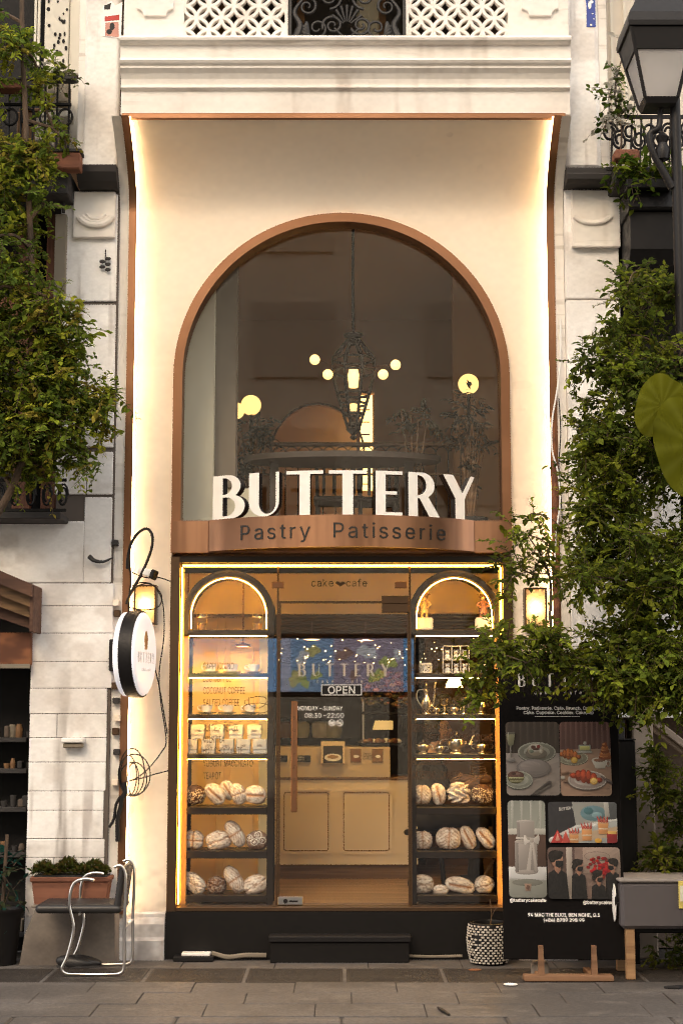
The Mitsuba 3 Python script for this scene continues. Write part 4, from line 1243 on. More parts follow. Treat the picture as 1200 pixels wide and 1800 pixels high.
obj('rim', MB().box(x0 - .01, x1 + .01, -.47, -.33, zr(272, -.4) + .001, zr(266, -.4), .004), 'sooty_grey', t)
x0, x1 = xr(-30, 150, -.4), xr(42, 150, -.4)
t = thing('window_box', 'terracotta planter box hanging at the left edge of the upper railing', 'planter')
obj('box', MB().box(x0, x1, -.46, -.34, zr(160, -.4), zr(146, -.4), .006), 'terracotta', t)
obj('rim', MB().box(x0 - .01, x1 + .01, -.47, -.33, zr(146, -.4) + .001, zr(142, -.4), .004), 'sooty_grey', t)
for i, (px, py, w, h, m_) in enumerate(((55, 225, .09, .12, 'shop_brown'), (78, 230, .06, .10, 'sage_pale'), (98, 205, .12, .03, 'sage_pale'), (110, 165, .05, .09, 'column_grey'), (92, 165, .05, .11, 'column_grey'))):
    x, z = U(px, py, -.1)
    tag(obj('balcony_crate', MB().box(x - w, x + w, -.18, -.02, z - h, z + h * .8, .008).box(x - w * .8, x + w * .8, -.19, -.01, z + h * .8 + .001, z + h, .004), m_),
        ['brown sack shaped crate behind the upper left railing', 'pale crate right of the brown one behind the upper left railing', 'flat pale tray on the upper left balcony', 'grey crate at the jamb of the upper left balcony', 'slim grey crate below the spotted shutter'][i], 'crate')
# brown window of the middle floor with its frame posts
obj('window_back', MB().box(-6, -2.02, .24, .28, zr(900, .2), zr(345, .2)), 'dark_void', LB)
for a, b in ((28, 60), (78, 104)):
    obj('shutter_post', MB().box(xr(a, 600, .1), xr(b, 600, .1), .10, .16, zr(895, .1), zr(352, .1), .006), 'rust_wood', LB)
paint('rust_wood', wood_fn((.17, .065, .035), (.10, .04, .022), 'z'), .75)
obj('shutter_rail', MB().box(-6, xr(104, 600, .1), .11, .15, zr(560, .1), zr(520, .1), .004), 'rust_wood', LB)
obj('head_board', MB().box(-6, xr(107, 360, .1), .05, .16, zr(374, .1), zr(352, .1), .005), 'sooty_grey', LB)
obj('grey_shutter_edge', MB().box(xr(97, 500), xr(117, 500), -.16, -.11, zr(526), zr(380), .004), 'column_grey', LB)
obj('downpipe', MB().cyl((xr(112, 500), -.18, zr(380)), (xr(112, 500), -.18, zr(290)), .012, 8), 'sooty_grey', LB)
sl = obj('lower_slab', MB().box(-6, xr(120, 910), -.40, .3, zr(915, -.3), zr(903, -.3), .006), 'sooty_grey', LB)
r2_ = thing('balcony_railing', 'black scrolled iron railing of the lower left balcony', 'railing')
for z_ in (zr(845, -.3), zr(898, -.3)):
    obj('rail', MB().box(-3.2, xr(118, 870, -.3), -.34, -.32, z_ - .01, z_ + .01), 'black_metal', r2_)
for i in range(9):
    x = xr(112, 870, -.3) - i * .11
    obj('scroll', MB().tube([(x + .035 * math.cos(t_) * (1 - k_ * .02), -.33, zr(872, -.3) + .085 * math.sin(t_) * (1 - k_ * .02)) for k_, t_ in enumerate(np.radians(np.arange(0, 640, 24)))], .008, 5), 'black_metal', r2_)
# awning and shop window at the far left
paint('awning_brown', wood_fn((.10, .045, .025), (.06, .025, .014)), .7)
aw = thing('shop_awning', 'rusty brown slanted awning over the left edge shop window', 'awning')
for i in range(4):
    za, zb_ = zr(1003 + 20 * i, -.4), zr(1028 + 19 * i, -.4)
    obj('slat', MB().prism(Polygon([(-4.5, za + .55), (xr(0, 1003, -.4), za), (xr(59, 1003, -.4), zb_), (xr(59, 1003, -.4), zb_ - .085), (xr(0, 1003, -.4), za - .09), (-4.5, za + .45)]), -.45 + .06 * i, -.40 + .06 * i), 'awning_brown' if i in (0, 3) else 'board_wood', aw)  # middle slats in a brighter wood, standing in for amber glow
obj('side_board', MB().box(xr(59, 1003, -.4) - .02, xr(59, 1003, -.4) + .005, -.40, -.1, zr(1112, -.3), zr(1030, -.3), .003), 'awning_brown', aw)
obj('header_beam', MB().box(-6, xr(57, 1140), -.16, .2, zr(1170), zr(1113), .006), 'rust', LB)
obj('header_light_strip_cover', MB().box(-6, xr(57, 1140), -.18, -.161, zr(1176), zr(1168), .003), 'column_grey', LB)
obj('shop_recess', MB().box(-6, xr(60, 1400), .34, .4, 0, zr(1012)), 'dark_void', LB)
obj('shop_jamb', MB().box(xr(47, 1400), pl + .004, -.08, .34, 0, zr(1176)), 'dark_void', LB)
for i, py in enumerate((1297, 1352, 1420, 1500, 1640)):
    sh = obj('window_shelf', MB().box(-3.2, xr(48, py, .1), .06, .32, zr(py + 8, .06), zr(py, .06), .003), 'sooty_grey', LB)
    for j in range(4):
        x = xr(6 + 13 * j, py, .1) + r5.uniform(-.02, .02)
        w, h = r5.uniform(.015, .03), r5.uniform(.05, .12)
        z = zr(py, .06)
        kind = r5.integers(3)
        t = tag(obj(['storage_basket', 'stone_jar', 'flower_pot'][kind], [MB().box(x - w, x + w, .1, .2, z + .001, z + h * .7, .006), MB().lathe([(0, .001), (w, .001), (w * 1.2, h * .5), (w * .7, h), (0, h)], (x, .15, z), 12), MB().lathe([(0, .001), (w * .8, .001), (w * 1.1, h * .7), (0, h * .7)], (x, .15, z), 12)][kind],
                    ['shop_brown', 'sooty_grey', 'upper_plaster', 'column_grey'][r5.integers(4)]),
                f'{["small basket", "dull stone jar", "small flower pot"][kind]} on shelf {["one", "two", "three", "four", "five"][i]} from the top of the left edge shop window, {["leftmost", "second", "third", "rightmost"][j]}', ['basket', 'jar', 'pot'][kind])
# small things on the left pier
x, z = U(129, 1306, -.14)
t = thing('wall_light', 'small white flat wall light on the block pier above a dark stain', 'wall light')
obj('cover', MB().box(x - .075, x + .075, -.20, -.102, z - .0, z + .035, .008), 'white_plain', t)
obj('base', MB().box(x - .065, x + .065, -.18, -.102, z - .035, z - .002, .006), 'column_grey', t)
st = MB()
x, z = U(175, 985, -.12)
tag(obj('iron_hook', MB().tube(curve([(x + .09, -.11, z + .02), (x + .03, -.14, z - .012), (x - .03, -.15, z - .006), (x - .07, -.14, z + .025)]), np.linspace(.006, .018, 25), 7), 'iron'), 'dark leaf shaped iron hook on the white pier above the block courses', 'hook')
x, z = U(185, 462, -.12)
t = thing('wall_ornament', 'small dried sprig hanging on the upper white pier', 'sprig')
obj('stem', MB().cyl((x, -.12, z + .10), (x, -.12, z), .004, 5), 'iron', t)
for i in range(5):
    obj('leaf', MB().ball((x + .02 * (-1) ** i, -.125, z - .02 * i + .03), (.022, .008, .014), 1), 'sooty_grey', t)
x, z = U(150, 532, -.12)
tag(obj('wall_wire', MB().tube(curve([(x - .04, -.13, z), (x + .06, -.115, z + .008), (x + .2, -.115, z + .004)]), .004, 5), 'iron'), 'thin wire running along a joint of the upper white pier', 'wire')
# torn poster and blue plate on the pilasters
x, z = U(197, 38, -.235)
t = thing('torn_poster', 'torn red and white poster on the left pilaster', 'poster')
obj('sheet', MB().prism(Polygon([(x - .07, z - .10), (x + .065, z - .12), (x + .07, z + .16), (x + .02, z + .13), (x - .01, z + .17), (x - .07, z + .12)]), -.226, -.222), 'white_print', t)
obj('red_band', MB().prism(Polygon([(x - .055, z + .01), (x + .05, z + .02), (x + .05, z + .06), (x - .055, z + .045)]), -.228, -.2262), 'poster_red', t)
obj('pink_block', MB().prism(Polygon([(x - .05, z - .10), (x + .05, z - .11), (x + .045, z + .005), (x - .05, z)]), -.228, -.2262), 'poster_pink', t)
obj('dark_figure_mark', MB().prism(unary_union([ell(x, z - .03, .018, .028), ell(x - .02, z - .07, .02, .02)]), -.230, -.2281), 'sooty_grey', t)
obj('dark_top', MB().prism(Polygon([(x - .06, z + .10), (x - .02, z + .10), (x - .01, z + .15), (x - .06, z + .13)]), -.228, -.2262), 'sooty_grey', t)
paint('poster_red', (.45, .04, .03), .6)
paint('poster_pink', (.55, .27, .22), .7)
paint('plate_blue', (.03, .06, .30), .5)

RB = thing('right_neighbour_building', 'white plastered old building right of the bakery, half hidden behind the tree', 'building')
obj('pier', MB().box(1.605, xr(1098), yp, .5, zr(1262), zr(527), .006), 'pier_stucco', RB)
obj('pier', MB().box(1.605, xr(1098), yp + .003, .5, zr(524), zr(330), .006), 'pier_stucco', RB)
obj('shaded_pier_foot', MB().box(1.605, xr(1090), yp + .02, .5, 0, zr(1265), .006), 'sooty_grey', RB)  # white pier, its shade put into the dark colour
obj('pilaster', MB().box(1.612, xr(1050, 200), -.22, .3, zr(306), 7.6, .03), 'pier_stucco', RB)
obj('pilaster_edge', MB().box(xr(1050, 200) + .002, xr(1066, 200), -.17, .3, zr(304), 7.6, .006), 'stucco', RB)
cap2 = [(.2, zr(333)), (-.25, zr(333)), (-.30, zr(330)), (-.31, zr(322)), (-.28, zr(318)), (-.28, zr(310)), (-.25, zr(306)), (.2, zr(304))]
obj('stained_cap', MB().sidex(Polygon(cap2), 1.602, xr(1098, 320, -.3)), 'sooty_grey', RB)
obj('console_back', MB().box(xr(1003, 380), xr(1088, 380), -.14, -.102, zr(436), zr(337), .006), 'stucco', RB)
xc_ = xr(1040, 390)
for rr, q in ((.14, .016), (.12, .010)):
    obj('console_swag', MB().tube([(xc_ + rr * math.cos(t_), -.145, zr(382) + .02 + rr * .55 * math.sin(t_)) for t_ in g], q, 8), 'stucco', RB)
obj('console_bead', MB().box(xr(1010, 430), xr(1075, 430), -.15, -.141, zr(437), zr(432), .003), 'stucco', RB)
obj('upper_wall', MB().box(xr(1066, 200) + .003, 6, .10, .4, zr(330), 7.6), 'pale_wall', RB)
paint('pale_wall', (.60, .55, .48), .85)
for px in (1072, 1095):
    obj('wall_batten', MB().box(xr(px, 60, .1), xr(px + 4, 60, .1), .07, .098, zr(300), 7.6), 'sage_pale', RB)
obj('upper_opening', MB().box(xr(1100, 200), 6, .395, .5, zr(555), zr(332)), 'dark_void', RB)
obj('opening_back', MB().box(xr(1098, 200) + .002, 6, .3, .39, zr(700), zr(332)), 'dark_void', RB)
obj('wall_low', MB().box(xr(1098) + .003, 6, .05, .5, zr(1262), zr(700)), 'pier_stucco', RB)
# upper right balcony: iron scrolls, slab, black box
obj('balcony_slab', MB().box(xr(1066, 320), 6, -.42, .1, zr(333, -.3), zr(302, -.3), .01), 'sooty_grey', RB)
rr_ = thing('balcony_railing', 'black scrolled iron railing of the upper right balcony', 'railing')
for z_ in (zr(205, -.35), zr(296, -.35)):
    obj('rail', MB().box(xr(1064, 250, -.35), 3.2, -.36, -.34, z_ - .012, z_ + .012), 'black_metal', rr_)
for i in range(10):
    x, z = U(1072 + 17 * i, 232 + 14 * (i % 2), -.35)
    a = np.radians(np.arange(0, 560, 22))
    obj('scroll', MB().tube(np.stack([x + .055 * (1 - .0011 * np.degrees(a)) * np.cos(a + i), np.full(len(a), -.35), z + .075 * (1 - .0011 * np.degrees(a)) * np.sin(a + i)], 1), .010, 5), 'black_metal', rr_)
    obj('bar', MB().cyl((x, -.35, zr(296, -.35)), (x + .02, -.35, zr(205, -.35)), .008, 5), 'black_metal', rr_)
x0, x1 = xr(1078, 280, -.45), xr(1122, 280, -.45)
tag(obj('clay_tray', MB().box(x0, x1, -.5, -.38, zr(282, -.45), zr(268, -.45), .006).box(x0 + .01, x1 - .01, -.49, -.39, zr(268, -.45) + .001, zr(265, -.45), .003), 'terracotta'), 'red clay tray on the upper right railing', 'planter')
bx_ = thing('awning_box', 'large black rolled awning box under the upper right balcony', 'awning')
obj('hood', MB().sidex(Polygon([(-.1, zr(336, -.4)), (-.45, zr(336, -.4)), (-.52, zr(372, -.4)), (-.50, zr(376, -.4)), (-.1, zr(376, -.4))]), xr(1100, 350, -.4), 3.2), 'black_metal', bx_)
obj('valance', MB().sidex(Polygon([(-.1, zr(377, -.4)), (-.46, zr(377, -.4)), (-.44, zr(440, -.4)), (-.36, zr(462, -.4)), (-.1, zr(468, -.4))]), xr(1104, 350, -.4), 3.2), 'black_metal', bx_)
x, z = U(1038, 22, -.226)
t = thing('blue_plate', 'narrow worn blue sticker on the right pilaster', 'sticker')
obj('sheet', MB().prism(Polygon([(x - .032, z - .105), (x + .034, z - .105), (x + .034, z + .12), (x - .036, z + .12), (x - .03, z + .05)]), -.226, -.222), 'plate_blue', t)
obj('worn_patch', MB().prism(unary_union([ell(x - .008, z + .06, .012, .03), ell(x + .006, z + .085, .014, .012), ell(x + .012, z - .005, .006, .005), ell(x, z - .09, .008, .008), ell(x + .02, z - .045, .004, .006)]), -.2275, -.2261), 'white_print', t)
# lower right: recessed wall darkened for its shade, stone pillar, sloping rail, black cabinet
obj('ground_floor_wall', MB().box(xr(1090), 6, .5, .7, 0, zr(1262)), 'shaded_render', RB)
paint('shaded_render', (.16, .12, .095), .9)  # the dark brown carries the shade on the ground floor wall
obj('stone_pillar', MB().box(xr(1116, 1400), xr(1153, 1400), -.05, .2, 0, zr(1262), .01), 'brown_stone', RB)
obj('stone_pillar_cap', MB().box(xr(1108, 1262), xr(1160, 1262), -.08, .2, zr(1262) - .002, zr(1240), .008), 'brown_stone', RB)
paint('brown_stone', (.36, .29, .235), .85)
obj('sloping_rail', MB().obox((xr(1150, 1262), .1, zr(1262)), (xr(1230, 1310), .1, zr(1325)), .08, .05, .006), 'brown_stone', RB)
obj('sloping_rail', MB().obox((xr(1150, 1262), .12, zr(1276)), (xr(1230, 1310), .12, zr(1339)), .06, .03, .004), 'brown_stone', RB)
t = thing('black_cabinet', 'tall black cabinet standing right behind the black sign board', 'cabinet')
obj('body', MB().box(xr(1087, 1500, -.2), xr(1117, 1500, -.2), -.28, .0, .0, zr(1302, -.2), .006), 'black_paint', t)
obj('top_rim', MB().box(xr(1086, 1500, -.2), xr(1118, 1500, -.2), -.285, .0, zr(1302, -.2) + .001, zr(1299, -.2), .003), 'black_metal', t)

# ---------------------------------------------------------------- across the street (seen only as reflections)
OB = thing('opposite_building', 'brown grey row of houses across the street, seen only mirrored in the glass', 'building')
obj('facade', MB().box(-30, 30, -27, -25, -.2, 15.5), 'opposite', OB)
paint('opposite', (.62, .53, .39), .85)
for i in range(12):
    for j in range(4):
        obj('window', MB().box(-22 + 4 * i, -20.2 + 4 * i, -25.02, -24.9, 3.5 + 3 * j, 5.3 + 3 * j), 'opposite_window', OB)
obj('pavement_opposite', MB().box(-60, 60, -25, -22.5, -.3, .0), 'concrete', OB)
paint('opposite_window', (.45, .38, .27), .5)
bbd = thing('lit_billboard', 'long backlit advertising screen across the street, mirrored in the shop glass', 'billboard')
bx0, bz1 = U(318, 1122, 20.0)
bx1, bz0 = U(728, 1216, 20.0)
obj('frame', MB().box(bx0 - .1, bx1 + .1, -20.3, -20.03, bz0 - .1, bz1 + .1, .02), 'black_metal', bbd)
for xx in (bx0 + .4, bx1 - .4):
    obj('post', MB().box(xx - .08, xx + .08, -20.25, -20.1, -.2, bz0 - .1), 'black_metal', bbd)

BW, BH = bx1 - bx0, bz1 - bz0
layers = [((.50, .50, .60), [sbox(0, 0, .32, 1), sbox(.43, 0, .47, 1)], 0), ((.16, .36, .62), [sbox(.32, 0, .43, 1), sbox(.955, 0, 1, 1)], 0), ((.26, .38, .54), [sbox(.47, 0, .655, 1)], 0), ((.40, .32, .38), [sbox(.655, 0, .955, 1)], 0)]


def blob(cx, cz, r, seed):
    t_ = np.linspace(0, 2 * math.pi, 40)[:-1]
    q = 1 + .30 * np.sin(2 * t_ + seed) + .16 * np.sin(5 * t_ + 2 * seed)
    return Polygon(np.stack([cx + r * q * np.cos(t_), cz + r * 4.2 * q * np.sin(t_)], 1)).buffer(0).intersection(sbox(0.003, .01, .997, .99))


for col, spots in (((.60, .52, .20), [(.08, .35, .05), (.19, .25, .055), (.49, .25, .03), (.56, .75, .03)]), ((.72, .70, .68), [(.25, .65, .035), (.045, .75, .03), (.52, .62, .03), (.80, .74, .035), (.93, .7, .02)]), ((.56, .58, .18), [(.53, .18, .022), (.84, .3, .03), (.89, .55, .03), (.58, .3, .02)]), ((.36, .22, .18), [(.74, .3, .02), (.12, .7, .02), (.70, .7, .03)])):
    layers.append((col, [blob(*q, 7 * q[0] + k_) for k_, q in enumerate(spots)], 1 + len(layers)))
for col, shapes, lv in layers:
    m = MB().prism(affinity.affine_transform(unary_union(shapes), [-BW, 0, 0, BH, 0, 0]), -.006, 0)
    m.turn(shift(bx0, -20.02 + .004 * lv, bz0) @ rot([0, 0, 1], 180))
    k = obj('screen_panel', m, 'dark_void', bbd, glow=np.array(col) * .70)
# ================================================================ the sign over the door
SG = thing('shop_sign', 'bowed brushed copper shop sign with large white standing capitals over the door', 'sign')
BR, BC = 1.511, 1.091


def bow(x):
    return BC - np.sqrt(BR ** 2 - np.asarray(x, float) ** 2)


SZ0, SZ1 = 2.788, 3.008
xs = np.linspace(-.93, .93, 41)
fr = list(zip(xs, bow(xs)))
m = MB().plan(Polygon(fr + [(x, y + .012) for x, y in fr[::-1]]), SZ0, SZ1).mesh()
obj('bowed_band', m, 'copper_band', SG, smooth=20)
m = MB().plan(Polygon([(x, y + .014) for x, y in fr] + [(.93, -.02), (-.93, -.02)]), SZ0 + .006, SZ0 + .018).mesh()
obj('soffit', m, 'copper_polish', SG)
obj('top_plate', MB().plan(Polygon([(x, y + .014) for x, y in fr] + [(.93, -.02), (-.93, -.02)]), SZ1 - .014, SZ1 - .004), 'copper_band', SG)
for s in (-1, 1):
    a, b = sorted((s * .932, s * 1.198))
    obj('end_panel', MB().box(a, b, -.09, -.06, SZ0 - .01, SZ1, .004), 'copper_band', SG)
    obj('end_soffit', MB().box(a, b, -.06, .05, SZ0 - .004, SZ0 + .02), 'copper_polish', SG)
obj('backing', MB().box(-1.198, 1.198, -.018, .055, SZ0, SZ1 - .002), 'copper_band', SG)


def band_sheen_fn(p, n, uv):  # light and dark streaks put reflections into the copper colour
    h = fbm(p.x * 4.2 + 5, 0, p.z * .5, 2)
    g = fbm(p.x * 30, 0, p.z * .8, 2)
    return mix((.44, .235, .14), (.235, .12, .07), sstep(.32, .68, h * .75 + g * .25))


paint('copper_band', mikit.proc(band_sheen_fn), .36, .9)


def on_bow(m, xc, out):
    """Turns a mesh built round x = 0 in the plane y = 0 so that it stands on the bow at xc."""
    a = math.degrees(math.atan2(xc, math.sqrt(BR ** 2 - xc ** 2)))
    m.turn(shift(xc, float(bow(xc)) - out, 0) @ rot([0, 0, 1], a))
    return m


caps = [('B', 372, 432, 840, 916), ('U', 437, 491, 835, 914), ('T', 503, 568, 832, 912), ('T', 578, 644, 832, 911), ('E', 660, 707, 834, 913), ('R', 717, 773, 835, 915), ('Y', 777, 836, 843, 918)]
for ch, p0, p1, *_ in caps:
    pc = (p0 + p1) / 2
    yb = float(bow((pc - 600) / 257))
    xc, _ = U(pc, 880, yb)
    wide = U(p1, 880, yb)[0] - U(p0, 880, yb)[0]
    a = math.atan2(xc, math.sqrt(BR ** 2 - xc ** 2))
    view = math.atan2(xc, DIST + yb)
    wide = wide / max(.5, math.cos(a - view))
    h = .305
    g_ = affinity.translate(affinity.scale(capital(ch), wide / CAPW[ch], h, origin=(0, 0)), -wide / 2, SZ1 + .001)
    k = obj('letter', on_bow(MB().prism(g_, .0, .055), xc, -.012), 'letter_side', SG)
    obj('face', on_bow(MB().prism(g_.buffer(.0015), -.004, -.0005), xc, -.012), 'white_plain', k)
paint('letter_side', (.015, .012, .011), .4)
for word_, p0, p1 in (('Pastry', 420, 545), ('Patisserie', 586, 786)):
    ms = []
    for ch in word_:
        t_ = meshkit.text_mesh(ch, .103, .004)
        v = np.asarray(t_.vertices)
        ms.append((t_, v[:, 0].min(), v[:, 0].max()))
    xa, xb = U(p0, 945, -.38)[0], U(p1, 945, -.38)[0]
    tot = sum(b - a for _, a, b in ms)
    gap = (xb - xa - tot) / (len(ms) - 1)
    at = xa
    wk = key_of('word', SG)
    for t_, a, b in ms:
        v = np.asarray(t_.vertices)
        q = MB().raw(np.stack([v[:, 0] - (a + b) / 2, -v[:, 2], v[:, 1] + SZ0 + .062], 1), t_.faces)
        obj('letter', on_bow(q, at + (b - a) / 2, .0015), 'letter_side', wk)
        at += (b - a) + gap

# ---------------------------------------------------------------- lettering on the glass
YG = .048


def window_words(label, rows, mat, name='window_lettering'):
    t = thing(name, label, 'lettering')
    for s, px, py, h, sx, al in rows:
        x, z = U(px, py, YG)
        obj('line', words(s, h, x, YG, z - h / 2, .002, sx, al, bold=h < .03), mat, t)
    return t


paint('letter_brown', (.07, .032, .012), .6)
t = window_words('narrow brown menu lettering down the left display glass', [(s, 357, py, .047, .50, 'left') for s, py in
    (('CAPPUCCINO', 1171), ('EGG COFFEE', 1193), ('COCONUT COFFEE', 1214), ('SALTED COFFEE', 1235), ('FRUIT TEA', 1258), ('JUICE - DETOX', 1280), ('MILK TEA', 1300), ('HOT CHOCOLATE', 1320), ('YOGURT MACCHIATO', 1342), ('TEAPOT', 1364))], 'letter_brown')
x, z = U(452, 1240, YG)
a = np.radians(np.arange(0, 361, 20))
obj('cup_outline', MB().tube(np.stack([x + .10 * np.cos(a), np.full(len(a), YG), z - .02 + .035 * np.sin(a)], 1), .0022, 4)
    .tube(curve([(x - .06, YG, z + .05), (x - .055, YG, z + .005), (x, YG, z - .02), (x + .055, YG, z + .005), (x + .06, YG, z + .05), (x, YG, z + .06), (x - .06, YG, z + .05)], 40), .0022, 4)
    .tube(curve([(x - .058, YG, z + .035), (x - .085, YG, z + .035), (x - .085, YG, z + .01), (x - .05, YG, z + .005)], 12), .0022, 4), 'letter_brown', t)
t = window_words('narrow brown menu lettering down the right display glass', [('BRUNCH', 724, 1174, .045, .5, 'left'), ('BAKERY', 724, 1199, .045, .5, 'left'), ('CROISSANT', 752, 1215, .045, .5, 'left'), ('AU CHOCOLAT', 758, 1232, .045, .5, 'left'), ('PATISSERIE', 724, 1253, .047, .5, 'left'), ('BIRTHDAY CAKE', 724, 1279, .047, .5, 'left'),
    ('CUSTOMIZED CAKE. CUPCAKE.', 744, 1297, .047, .5, 'left'), ('AFTERNOON TEA', 724, 1337, .047, .5, 'left'), ('CATERING | CANAPES', 724, 1362, .047, .5, 'left')], 'letter_brown')
for py, w_ in ((1184, 40), (1262, 45), (1286, 45), (1345, 60), (1370, 78)):
    x, z = U(724, py, YG)
    obj('underline', MB().box(x, x + w_ / 250, YG - .001, YG + .001, z, z + .003), 'letter_brown', t)
x, z = U(840, 1345, YG)
cake = MB()
for dz, r_ in ((-.055, .062), (-.02, .05), (.02, .038), (.045, .038), (-.075, .035)):
    cake.tube(np.stack([x + r_ * np.cos(a), np.full(len(a), YG), z + dz + .010 * np.sin(a)], 1), .002, 4)
cake.cyl((x - .05, YG, z - .02), (x - .05, YG, z - .055), .002, 4).cyl((x + .05, YG, z - .02), (x + .05, YG, z - .055), .002, 4).cyl((x - .038, YG, z + .02), (x - .038, YG, z + .045), .002, 4).cyl((x + .038, YG, z + .02), (x + .038, YG, z + .045), .002, 4).cyl((x, YG, z - .057), (x, YG, z - .075), .003, 4)
obj('cake_outline', cake, 'letter_brown', t)
t = thing('transom_lettering', 'dark lower case words with a small heart on the pane above the door', 'lettering')
x, z = U(547, 1031, YG)
obj('word', words('cake', .052, x, YG, z, .002, .95, 'left', space=.010), 'letter_dark', t)
x2, _ = U(608, 1031, YG)
obj('word', words('cafe', .052, x2, YG, z, .002, .95, 'left', space=.010), 'letter_dark', t)
paint('letter_dark', (.035, .02, .012), .5)
xh, zh = U(598, 1026, YG)
obj('heart', MB().prism(unary_union([ell(xh - .014, zh + .004, .020, .011), ell(xh + .014, zh + .004, .020, .011), Polygon([(xh - .03, zh), (xh + .03, zh), (xh, zh - .022)])]) - ell(xh, zh + .016, .012, .01), YG - .002, YG), 'letter_dark', t)
t = thing('door_lettering', 'pale thin capitals and small words across the glass door', 'lettering')
x, z = U(524, 1189, YG + .004)
obj('word', capitals('BUTTERY', .088, x, YG + .004, z, .042, .002, .86), 'pale_print', t)
x, z = U(556, 1201, YG + .004)
obj('word', words('cake', .024, x, YG + .004, z, .002, 1, 'left', space=.020), 'pale_print', t)
x, z = U(608, 1201, YG + .004)
obj('word', words('cafe', .024, x, YG + .004, z, .002, 1, 'left', space=.020), 'pale_print', t)
paint('pale_print', (.36, .30, .24), .6)
t = thing('opening_hours', 'white opening days and hours with two round icons on the glass door', 'lettering')
x, z = U(602, 1249, YG + .004)
obj('line', words('MONDAY – SUNDAY', .030, x, YG + .004, z, .002, .80, 'right'), 'white_print', t)
x, z = U(604, 1262, YG + .004)
obj('line', words('08:30 –22:00', .032, x, YG + .004, z, .002, .98, 'right'), 'white_print', t)
for i, px in enumerate((583, 597)):
    x, z = U(px, 1271, YG + .004)
    ic = obj('icon_ring', MB().prism(Point(x, z).buffer(.0235) - Point(x, z).buffer(.0195), YG + .002, YG + .004), 'white_print', t)
    bar = LineString([(x - .014, z + .014), (x + .014, z - .014)]).buffer(.0025)
    if i == 0:
        g_ = unary_union([bar, ell(x - .003, z - .002, .011, .006), Point(x + .010, z + .005).buffer(.006), sbox(x - .012, z - .013, x - .008, z), sbox(x + .003, z - .013, x + .007, z)])
    else:
        g_ = unary_union([bar, sbox(x - .013, z - .008, x + .013, z - .003), Polygon([(x + .002, z), (x + .012, z + .012), (x + .013, z)])])
    obj('icon_mark', MB().prism(g_, YG + .002, YG + .004), 'white_print', ic)
t = thing('open_sign', 'small black sign with white border hanging on the door', 'sign')
x, z = U(600, 1213, .03)
obj('board', MB().box(x - .142, x + .142, .03, .038, z - .038, z + .038, .002), 'black_paint', t)
b0, b1 = sbox(x - .142, z - .038, x + .142, z + .038), sbox(x - .136, z - .032, x + .136, z + .032)
obj('border', MB().prism(b0 - b1, .0285, .0299), 'grey_print', t)
obj('word', words('OPEN', .050, x, .0298, z - .025, .002, 1.05, 'center', True), 'grey_print', t)
for i, ch in enumerate('BUTTERY'):
    obj('handle_letter', words(ch, .024, -.327, -.0505, 1.62 - .085 * i, .002, .9, 'center'), 'brown_print', door)

# ================================================================ things on the bakery wall
for i, (px, py) in enumerate(((257, 1064), (939, 1069))):
    x, z = U(px, py, -.03)
    t = thing('wall_lamp', ['glowing rectangular bronze wall lamp left of the shopfront behind the round sign', 'glowing rectangular bronze wall lamp right of the shopfront beside the tree'][i], 'wall lamp')
    w, h = .078, .138
    obj('back_plate', MB().box(x - w, x + w, -.02, -.002, z - h, z + h, .004), 'bronze', t)
    for s in (-1, 1):
        a_, b_ = sorted((x + s * w, x + s * (w - .012)))
        obj('side_rail', MB().box(a_, b_, -.11, -.0205, z - h, z + h, .003), 'bronze', t)
    obj('top_rail', MB().box(x - w + .0125, x + w - .0125, -.11, -.0205, z + h - .012, z + h, .003), 'bronze', t)
    obj('bottom_rail', MB().box(x - w + .0125, x + w - .0125, -.11, -.0205, z - h, z - h + .012, .003), 'bronze', t)
    obj('bulb', MB().ball((x, -.06, z - .0), (.026, .026, .034), 3), 'led_core', t, glow=LED * 13, smooth=True)
    obj('pane', sheet(x - w + .012, x + w - .012, z - h + .012, z + h - .012, -.10), 'sconce_glass', t)
# round hanging sign
xs_, zs2 = U(240, 1150, -.36)
RS = thing('round_hanging_sign', 'round white hanging sign with black rim seen almost edge on, left of the shopfront', 'sign')
nrm = 81


def round_sign(m):
    """Built facing -y round the origin, turned about the vertical to face along the street."""
    return m.turn(shift(xs_, -.36, zs2) @ rot([0, 0, 1], nrm))


def disc(r0, prof):
    b = MB().lathe(prof, n=56)
    return b.turn(rot([1, 0, 0], 90))


R_ = .288
obj('rim', round_sign(disc(R_, [(R_ - .02, -.045), (R_ + .003, -.045), (R_ + .006, -.04), (R_ + .006, .04), (R_ + .003, .045), (R_ - .02, .045)])), 'black_metal', RS, smooth=40)
for s in (1, -1):
    pr = [(0, .068), (R_ - .05, .068), (R_ - .025, .064), (R_ - .01, .055), (R_ - .006, .0455)] if s > 0 else [(0, .092), (R_ - .05, .092), (R_ - .02, .088), (R_ - .004, .078), (R_ - .002, .0455)]
    pr = [(r, s * h_) for r, h_ in pr]
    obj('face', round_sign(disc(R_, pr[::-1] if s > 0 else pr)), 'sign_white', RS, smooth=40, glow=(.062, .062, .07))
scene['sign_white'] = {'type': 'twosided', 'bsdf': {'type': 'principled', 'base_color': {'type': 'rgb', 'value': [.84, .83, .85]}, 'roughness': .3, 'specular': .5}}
q = capitals('BUTTERY', .07, -.20, -.0685, -.06, .022, .0015, .72)
obj('word', round_sign(q), 'grey_print', RS)
obj('word', round_sign(words('cake cafe', .022, 0, -.0685, -.115, .0015, 1, 'center', space=.012)), 'grey_print', RS)
